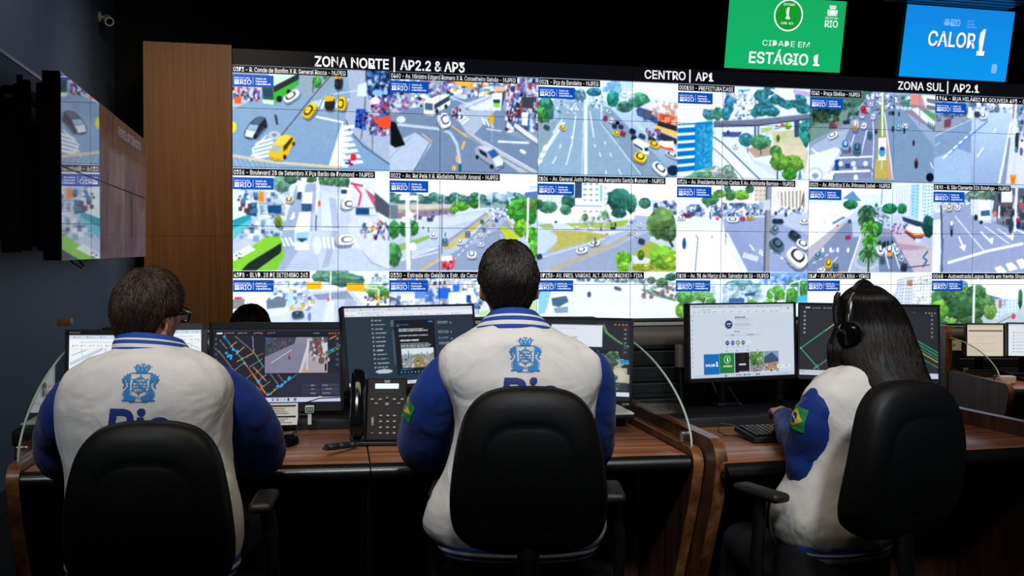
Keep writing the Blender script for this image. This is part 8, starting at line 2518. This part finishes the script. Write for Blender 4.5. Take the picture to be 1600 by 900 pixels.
# ---------------- the man in the middle
D = 2.78
hips2 = Vector((at(806, 800, 2.76).x, 2.76, .592))
S2 = (at(722, 580, 2.81), at(902, 588, 2.81)); E2_ = (at(656, 700, 2.95), at(928, 704, 2.97))
kc2 = fm.p(.50, .24, .826)
W2 = (kc2 + fm.u * -.15 - fm.v * .10 + Vector((0, 0, .008)), kc2 + fm.u * .13 - fm.v * .10 + Vector((0, 0, .008)))
hc2 = at(794, 448, 2.86)
SLV2_L = [(at(724, 578, 2.80), .042), (at(704, 586, 2.80), .060), (at(686, 616, 2.81), .069), (at(670, 655, 2.86), .070), (at(662, 695, 2.94), .070), (at(676, 700, 3.02), .058), (W2[0].lerp(E2_[0], .35) + Vector((0, 0, .005)), .052), (W2[0].lerp(E2_[0], .08), .042)]
SLV2_R = [(at(908, 568, 2.79), .050), (at(924, 588, 2.80), .058), (at(930, 630, 2.83), .056), (at(926, 675, 2.89), .058), (at(925, 700, 2.97), .058), (at(916, 702, 3.04), .056), (W2[1].lerp(E2_[1], .35) + Vector((0, 0, .005)), .050), (W2[1].lerp(E2_[1], .08), .042)]
p2, C2, M2, f2, r2 = person('person at the middle desk, white and blue jacket with green flag patch, back turned', hips2, .5, hc2, (R(7), R(-6), 0), .90, at(797, 497, 2.83), S2, E2_, W2, 0,
                            (hips2 + Vector((-.14, .44, .01)), hips2 + Vector((.14, .44, .01))), .10, (fm.v + fm.u * .25, fm.v - fm.u * .2), (SLV2_L, SLV2_R))
rows = torso_rows([(507, 752, 855, .082, .055, .035), (514, 742, 866, .088, .06, .025), (523, 727, 883, .092, .07, .012), (532, 710, 901, .092, .08, 0), (543, 694, 920, .10, .09, 0), (560, 684, 936, .112, .10, 0), (588, 686, 940, .124, .105, 0), (620, 700, 934, .126, .108, 0), (660, 712, 928, .122, .11, 0), (700, 708, 931, .12, .115, 0), (740, 692, 938, .122, .12, -.01), (780, 670, 944, .13, .13, -.02), (815, 660, 946, .135, .135, -.02), (836, 672, 940, .132, .132, -.02), (846, 690, 931, .125, .125, -.02)], 0, D)
hem = torso_rows([(838, 682, 936, .133, .128, -.02), (849, 683, 934, .133, .128, -.02), (862, 692, 926, .128, .12, -.02)], 0, D, sub=5)
cb, ct = at(803, 521, D + .035), at(802, 493, D + .055)
col = collar_rows((ct, .064, .064, .024, 0), (cb, .108, .094, .020, 0))
jk2 = jacket(p2, rows, col, hem, 0, 3.3, (at(821, 555, 2.66), .086, .086), (at(782, 589, 2.66), .150))
sl, ax_ = sleeve('sleeve', SLV2_L, BLUECL, p2, 1.7)
sl.parent = jk2
flag_on(ax_, sl, p2, 18, (-.99, -.14, 0), .085, .062)
cuff(p2, ax_[-1], sl, W2[0])
sl, ax_ = sleeve('sleeve', SLV2_R, BLUECL, p2, 5.1)
sl.parent = jk2
cuff(p2, ax_[-1], sl, W2[1])
hair_shell('hair', C2, M2, .90, HAIRDK, p2, short_line(.058, .012, -.074, .004), lambda d: .009 + .010 * max(0, d.z) + .005 * max(0, -d.y), 3800, 11, .04, .006)
face_bits(p2, C2, M2, .90)
mb = MB(); c_ = C2 + M2 @ Vector((-.076, .004, -.052))
mb.tube([c_ + Vector((0, .007 * math.cos(t), .007 * math.sin(t))) for t in [2 * PI * k / 14 for k in range(14)]], .0012, 6, closed=True)
tag(to_local(mb.build('earring', SILVER, None), p2), 'small silver hoop earring')
chair('black chair of the person at the middle desk', (at(826, 700, 2.545).x, 2.79), 0.0, .640, seat_z=.500, arm_x=.228)

# ---------------- the man on the left, with glasses
D = 2.60
hips1 = Vector((at(232, 830, 2.58).x, 2.58, .592))
S1 = (at(150, 604, 2.63), at(318, 602, 2.63)); E1_ = (at(98, 712, 2.80), at(412, 706, 2.84))
kc1 = FL.p(.42, .22, .826)
W1 = (kc1 + FL.u * -.13 - FL.v * .10 + Vector((0, 0, .008)), kc1 + FL.u * .15 - FL.v * .10 + Vector((0, 0, .008)))
hc1 = at(233, 495, 2.68)
SLV1_L = [(at(140, 604, 2.63), .042), (at(122, 618, 2.64), .054), (at(102, 648, 2.66), .060), (at(94, 685, 2.74), .064), (at(98, 714, 2.80), .062), (at(120, 700, 2.90), .056), (W1[0].lerp(E1_[0], .35) + Vector((0, 0, .005)), .052), (W1[0].lerp(E1_[0], .08), .042)]
SLV1_R = [(at(322, 596, 2.63), .044), (at(342, 608, 2.64), .056), (at(366, 636, 2.67), .070), (at(392, 674, 2.75), .074), (at(404, 704, 2.84), .070), (at(392, 706, 2.93), .060), (W1[1].lerp(E1_[1], .35) + Vector((0, 0, .005)), .052), (W1[1].lerp(E1_[1], .08), .042)]
p1, C1, M1, f1, r1 = person('person wearing glasses and white and blue jacket, seated at the left desk', hips1, .5, hc1, (R(-24), R(-4), R(3)), .88, at(236, 540, 2.65), S1, E1_, W1, R(-5),
                            (hips1 + Vector((-.14, .40, .01)), hips1 + Vector((.16, .40, .01))), .08, (FL.v + FL.u * .2, FL.v - FL.u * .25), (SLV1_L, SLV1_R))
rows = torso_rows([(541, 190, 289, .088, .06, .045), (547, 172, 306, .092, .065, .03), (554, 152, 322, .097, .075, .012), (564, 132, 338, .10, .085, 0), (577, 112, 352, .112, .095, 0), (598, 96, 363, .125, .105, 0), (630, 88, 365, .134, .11, 0), (670, 90, 362, .136, .115, 0), (710, 100, 362, .134, .12, 0), (750, 106, 368, .134, .125, -.01), (800, 108, 376, .14, .13, -.02), (840, 106, 379, .142, .135, -.02), (868, 108, 374, .138, .132, -.02)], R(-5), D)
hem = torso_rows([(864, 107, 374, .138, .132, -.02), (880, 106, 374, .138, .132, -.02), (898, 112, 366, .132, .128, -.02)], R(-5), D, sub=5)
cb, ct = at(238, 553, D + .045), at(236, 529, D + .06)
col = collar_rows((ct, .076, .074, .020, R(-10)), (cb, .090, .092, .016, R(-10)))
jk1 = jacket(p1, rows, col, hem, R(-5), 8.8, (at(217, 599, 2.47), .092, .088), (at(167, 637, 2.47), .152))
sl, ax_ = sleeve('sleeve', SLV1_L, BLUECL, p1, 2.2)
sl.parent = jk1
cuff(p1, ax_[-1], sl, W1[0])
sl, ax_ = sleeve('sleeve', SLV1_R, BLUECL, p1, 7.7, .009)
sl.parent = jk1
cuff(p1, ax_[-1], sl, W1[1])
hair_shell('hair', C1, M1, .88, HAIRBR, p1, short_line(.062, .012, -.078, .006), lambda d: .010 + .012 * max(0, d.z) + .004 * max(0, -d.y), 3800, 21, .042, .008)
face_bits(p1, C1, M1, .88, HAIRBR)
# his glasses
gl = thing('eyeglasses', 'black framed glasses worn by the person at the left desk', 'glasses', C1)
G = lambda x, y, z: M1 @ (Vector((x, y, z)) * .88)
LENS = M_('lens_glass', 0xdfe8f0, 0.02, trans=1.0); LENS.node_tree.nodes['Principled BSDF'].inputs['IOR'].default_value = 1.1
mb = MB()
for sx in (-1, 1):
    mb.tube([G(sx * (.034 + .027 * math.copysign(abs(math.cos(t)) ** .8, math.cos(t))), .108 - .35 * max(0, .027 * math.cos(t)), .010 + .020 * math.copysign(abs(math.sin(t)) ** .8, math.sin(t))) for t in [2 * PI * k / 24 for k in range(24)]], .0026, 8, closed=True)
mb.tube([G(-.008, .109, .014), G(0, .112, .017), G(.008, .109, .014)], .0022, 8)
mb.build('frame', BLACKGLOSS, gl)
for sx in (-1, 1):
    mb = MB(); mb.tube([G(sx * .061, .100, .018), G(sx * .078, .080, .019), G(sx * .084, .03, .014), G(sx * .084, -.004, .012), G(sx * .083, -.022, -.008)], [.003, .003, .0028, .0026, .0022], 8)
    mb.build('temple', BLACKGLOSS, gl)
    mb = MB(); P = [G(sx * (.034 + .0255 * math.copysign(abs(math.cos(t)) ** .8, math.cos(t))), .1075 - .35 * max(0, .0255 * math.cos(t)), .010 + .0185 * math.copysign(abs(math.sin(t)) ** .8, math.sin(t))) for t in [2 * PI * k / 24 for k in range(24)]]
    mb.prism(P, G(0, .0016, 0)); mb.build('lens', LENS, gl, sm=False)
chair('black chair of the person wearing glasses at the left desk', (at(235, 800, 2.38).x - .022, 2.635), R(6), .581, seat_z=.500, scale=.99, arm_x=.212)

# ---------------- the woman on the right, with the headset
D = 2.93
PH3 = R(27)
hips3 = Vector((at(1300, 810, 2.93).x, 2.93, .470))
f3 = Vector((-math.sin(PH3), math.cos(PH3), 0)); r3 = Vector((math.cos(PH3), math.sin(PH3), 0))
sc3 = at(1336, 617, 2.93)
S3 = (sc3 - r3 * .115 - Vector((0, 0, .035)), sc3 + r3 * .115 - Vector((0, 0, .035)))
E3_ = (at(1266, 734, 2.91), sc3 + r3 * .22 + f3 * .06 + Vector((0, 0, -.17)))
kc3 = kb.location
W3 = (Vector((kc3.x - .08, kc3.y - .12, .832)), Vector((kc3.x + .10, kc3.y - .14, .832)))
hc3 = at(1355, 511, 2.99)
SLV3_L = [(at(1298, 622, 2.90), .046), (at(1281, 636, 2.87), .056), (at(1274, 664, 2.87), .064), (at(1266, 704, 2.90), .066), (at(1266, 744, 2.91), .062), (at(1258, 703, 3.03), .050), (W3[0].lerp(E3_[0], .35) + Vector((0, 0, .008)), .048), (W3[0].lerp(E3_[0], .08), .040)]
SLV3_R = [(S3[1] + r3 * .01 + Vector((0, 0, .02)), .050), (S3[1] + r3 * .055 + Vector((0, 0, -.02)), .060), (S3[1].lerp(E3_[1], .6), .060), (E3_[1], .056), (E3_[1].lerp(W3[1], .3) + Vector((0, 0, .0)), .052), (W3[1].lerp(E3_[1], .30) + Vector((0, 0, .008)), .046), (W3[1].lerp(E3_[1], .08), .040)]
p3, C3, M3, _f, _r = person('person wearing a headset and white and blue jacket at the right desk', hips3, .38, hc3, (R(44), R(-6), R(-3)), .88, at(1354, 560, 2.96), S3, E3_, W3, PH3,
                            (hips3 + f3 * .38 + r3 * .0, hips3 + f3 * .40 + r3 * .20), .05, None, (SLV3_L, SLV3_R))
def row3(spec_):
    R_ = []
    for y, cx, a, bb, bf, dd in spec_:
        c = at(cx, y, D + dd)
        R_.append((c.x, c.y, c.z, a, bb, bf))
    return [ring_pts((q[0], q[1]), q[3], q[4], q[5], PH3, q[2], 56) for q in cr3(R_, 4)]
rows = row3([(566, 1352, .055, .05, .05, .02), (574, 1349, .085, .06, .055, .01), (584, 1344, .115, .072, .065, 0), (596, 1340, .140, .085, .08, 0), (612, 1337, .158, .10, .09, 0), (640, 1336, .166, .112, .10, 0), (675, 1334, .162, .115, .105, 0), (715, 1326, .156, .115, .11, 0), (750, 1314, .160, .12, .12, 0), (785, 1304, .170, .13, .135, 0), (812, 1301, .174, .135, .14, 0), (832, 1301, .166, .13, .135, 0), (840, 1302, .158, .125, .13, 0)])
hem = row3([(836, 1301, .160, .126, .132, 0), (848, 1302, .160, .126, .132, 0), (862, 1304, .152, .12, .126, 0)])
cb, ct = at(1352, 570, D + .025), at(1353, 548, D + .035)
col = collar_rows((ct, .058, .055, .010, PH3), (cb, .078, .07, .02, PH3))
jk3 = jacket(p3, rows, col, hem, PH3, 14.2, amp=.018)
sl, ax_ = sleeve('sleeve', SLV3_L, BLUECL, p3, 4.4, .008)
sl.parent = jk3
flag_on(ax_, sl, p3, 12, (-.985, -.17, 0), .085, .062)
cuff(p3, ax_[-1], sl, W3[0])
sl, ax_ = sleeve('sleeve', SLV3_R, BLUECL, p3, 9.4)
sl.parent = jk3
cuff(p3, ax_[-1], sl, W3[1])
face_bits(p3, C3, M3, .88)


def long_hair(C, M, s, m, root, seed, drop):
    """cap on the skull that runs into long straight hair; drop: list of (photo y, x left, x right, depth, half depth)"""
    r = random.Random(seed)
    line = lambda az: .062 if abs(az) < .75 else (.062 - .15 * min(1, (abs(az) - .75) / .35))
    o = hair_shell('hair', C, M, s, m, root, line, lambda d: .012 + .006 * max(0, d.z), 500, seed, .05, .002, (0, .0, 1), .001, .0010)
    R_ = []
    for y, xl, xr, d, hd in drop:
        c = at((xl + xr) / 2, y, d)
        R_.append((c.x, c.y, c.z, (xr - xl) / 2 / FPX * d, hd))
    Q = cr3(R_, 6)
    rows = []
    for q in Q:
        rg = []
        for k in range(60):
            t = 2 * PI * k / 60
            w_ = 1 + .03 * noise.noise(Vector((math.cos(t) * 9, math.sin(t) * 9, q[2] * 1.5)))
            rg.append(Vector((q[0] + q[3] * math.cos(t) * w_, q[1] + q[4] * math.sin(t) * w_, q[2])))
        rows.append(rg)
    mb = MB()
    mb.loft(rows)
    for k in range(1500):
        t = r.uniform(0, 2 * PI)
        ph = r.uniform(-.06, .06)
        i0, i1 = r.randint(0, 5), len(Q) - 1 - r.randint(0, 5)
        pts = []
        for i in range(i0, i1 + 1, 2):
            q = Q[i]
            tt = t + ph * (i - i0) / len(Q)
            e = 1.0 + .012 * math.sin(i * .3 + k) + r.uniform(.0, .010)
            pts.append(Vector((q[0] + q[3] * math.cos(tt) * e, q[1] + q[4] * math.sin(tt) * e, q[2] - (.012 * r.random() if i >= i1 - 1 else 0))))
        w_ = .0013 * r.uniform(.7, 1.4)
        mb.tube(pts, [w_] * (len(pts) - 2) + [w_ * .7, w_ * .2], 4, caps=False)
    return to_local(mb.build('long_hair', m, None, angle=180), root), o


lh, cap = long_hair(C3, M3, .88, HAIRBL, p3, 5, [(452, 1338, 1372, 2.985, .03), (462, 1318, 1392, 2.985, .075), (480, 1314, 1407, 2.985, .080), (505, 1314, 1419, 2.985, .086), (530, 1312, 1428, 2.965, .092), (552, 1310, 1437, 2.935, .088), (572, 1322, 1444, 2.90, .068), (590, 1340, 1452, 2.862, .05), (606, 1358, 1460, 2.835, .036), (618, 1374, 1462, 2.825, .024)])
lh.parent = cap
# lock of hair falling in front of her left shoulder
mb = MB()
rr = random.Random(9)
Q = cr3([(*at(1315, 512, 2.975), .022), (*at(1309, 540, 2.95), .028), (*at(1308, 568, 2.945), .024), (*at(1306, 592, 2.95), .012)], 6)
mb.tube([q[:3] for q in Q], [q[3] for q in Q], 16)
for k in range(220):
    a = rr.uniform(0, 2 * PI)
    pts = [Vector(q[:3]) + Vector((math.cos(a), math.sin(a), 0)) * (q[3] * (1.0 + .05 * rr.random())) for q in Q[::2]]
    pts[-1] += Vector((rr.uniform(-.006, .006), 0, -.012 * rr.random()))
    mb.tube(pts, [.0012] * (len(pts) - 1) + [.0003], 4, caps=False)
lk = to_local(mb.build('hair_lock', HAIRBL, None, angle=180), p3); lk.parent = cap
# headset
hs = thing('headset', 'black headset with raised microphone boom worn by the person at the right desk', 'headset', C3)
HS = lambda x, y, z: M3 @ (Vector((x, y, z)) * .88)
HBLUE = M_('headset_plastic', 0x15161c, .25, spec=.6, noise_amt=.05)
mb = MB()
arc = [HS(.108 * math.cos(t), .0, .142 * math.sin(t) - .002) for t in [.12 + (PI - .24) * k / 24 for k in range(25)]]
mb.tube(arc, .006, 10, flat=1.8); mb.build('headband', HBLUE, hs)
mb = MB(); mb.tube([a * 1.012 for a in arc[7:18]], .008, 12, flat=1.4); mb.build('headband_pad', BLACK, hs)
for sx in (-1, 1):
    Mx = M3 @ Matrix.Rotation(PI / 2 * sx, 3, 'Y')
    mb = MB(); mb.lathe([(.030, -.004), (.036, .004), (.036, .016), (.028, .026), (.012, .029)], HS(sx * .113, -.004, -.012), 24, M=Mx); cp_ = mb.build('ear_cup', BLACKGLOSS, hs)
    mb = MB(); mb.lathe([(.026, -.016), (.034, -.012), (.036, -.004), (.030, .0)], HS(sx * .113, -.004, -.012), 24, M=Mx); k_ = mb.build('ear_cushion', BLACK, cp_)
    mb = MB(); mb.tube([HS(sx * .126, 0, -.012), HS(sx * .122, 0, .02), HS(sx * .108, 0, .05)], .006, 10); k_ = mb.build('yoke', HBLUE, cp_)
mb = MB()
bm_pts = [HS(-.136, .008, -.010), HS(-.146, .022, .008), HS(-.150, .030, .040), HS(-.148, .028, .075), HS(-.142, .022, .095)]
mb.tube(bm_pts, [.005, .0042, .004, .004, .004], 10); bo = mb.build('microphone_boom', HBLUE, hs)
mb = MB(); mb.tube([HS(-.143, .023, .088), HS(-.138, .018, .108), HS(-.132, .013, .122)], [.006, .0085, .006], 12); mb.build('microphone', BLACK, bo)
mb = MB(); mb.tube([HS(-.100, -.002, -.046), HS(-.098, -.004, -.075), HS(-.085, -.02, -.11)], .0022, 6); mb.build('headset_cable', BLACK, hs)
chair('black chair turned to the left under the person with headset', (at(1396, 720, 2.715).x - math.sin(PH3) * .25, 2.715 + math.cos(PH3) * .25), PH3, .640, seat_z=.380, arm_z=.712, arm_x=.195)

# ---------------- somebody in the row in front, only the crown of the head shows
hc4 = at(391, 523, 4.95)
o4 = Vector((hc4.x, hc4.y - .06, 0))
z4 = hc4.z
hips4 = Vector((o4.x, o4.y - .10, z4 - .66))
S4 = (Vector((o4.x - .18, o4.y - .05, z4 - .28)), Vector((o4.x + .18, o4.y - .05, z4 - .28)))
E4 = (Vector((o4.x - .24, o4.y + .10, z4 - .50)), Vector((o4.x + .24, o4.y + .10, z4 - .50)))
W4 = (Vector((o4.x - .12, o4.y + .32, z4 - .46)), Vector((o4.x + .12, o4.y + .32, z4 - .46)))
p4, C4, M4, f4, r4 = person('person in the front row, only the head showing above the traffic map monitor', hips4, .3, hc4, (0, R(-8), 0), 1.0, Vector((o4.x, o4.y - .01, z4 - .16)), S4, E4, W4, 0,
                            (hips4 + Vector((-.12, .42, 0)), hips4 + Vector((.12, .42, 0))), .05, voxel=.009)
hair_shell('hair', C4, M4, 1.0, HAIRBL, p4, short_line(.058, .0, -.10, .0), lambda d: .018 + .008 * max(0, d.z), 900, 31, .05, .003)
rows = []
for t, a, b in ((0, .17, .125), (.25, .165, .12), (.5, .165, .115), (.75, .185, .115), (.9, .19, .10), (1.0, .12, .08), (1.08, .06, .06)):
    c = hips4.lerp((S4[0] + S4[1]) / 2, t)
    rows.append(ring_pts((c.x, c.y), a, b, b, 0, c.z + .02, 40))
top4 = loft_cloth('sweater', rows, DARKTOP, p4, 2.0, .006)
for k in (0, 1):
    s_, _a = sleeve('sleeve', [(S4[k], .062), (S4[k].lerp(E4[k], .5), .060), (E4[k], .055), (E4[k].lerp(W4[k], .5), .050), (E4[k].lerp(W4[k], .92), .040)], DARKTOP, p4, 3.0 + k)
    s_.parent = top4
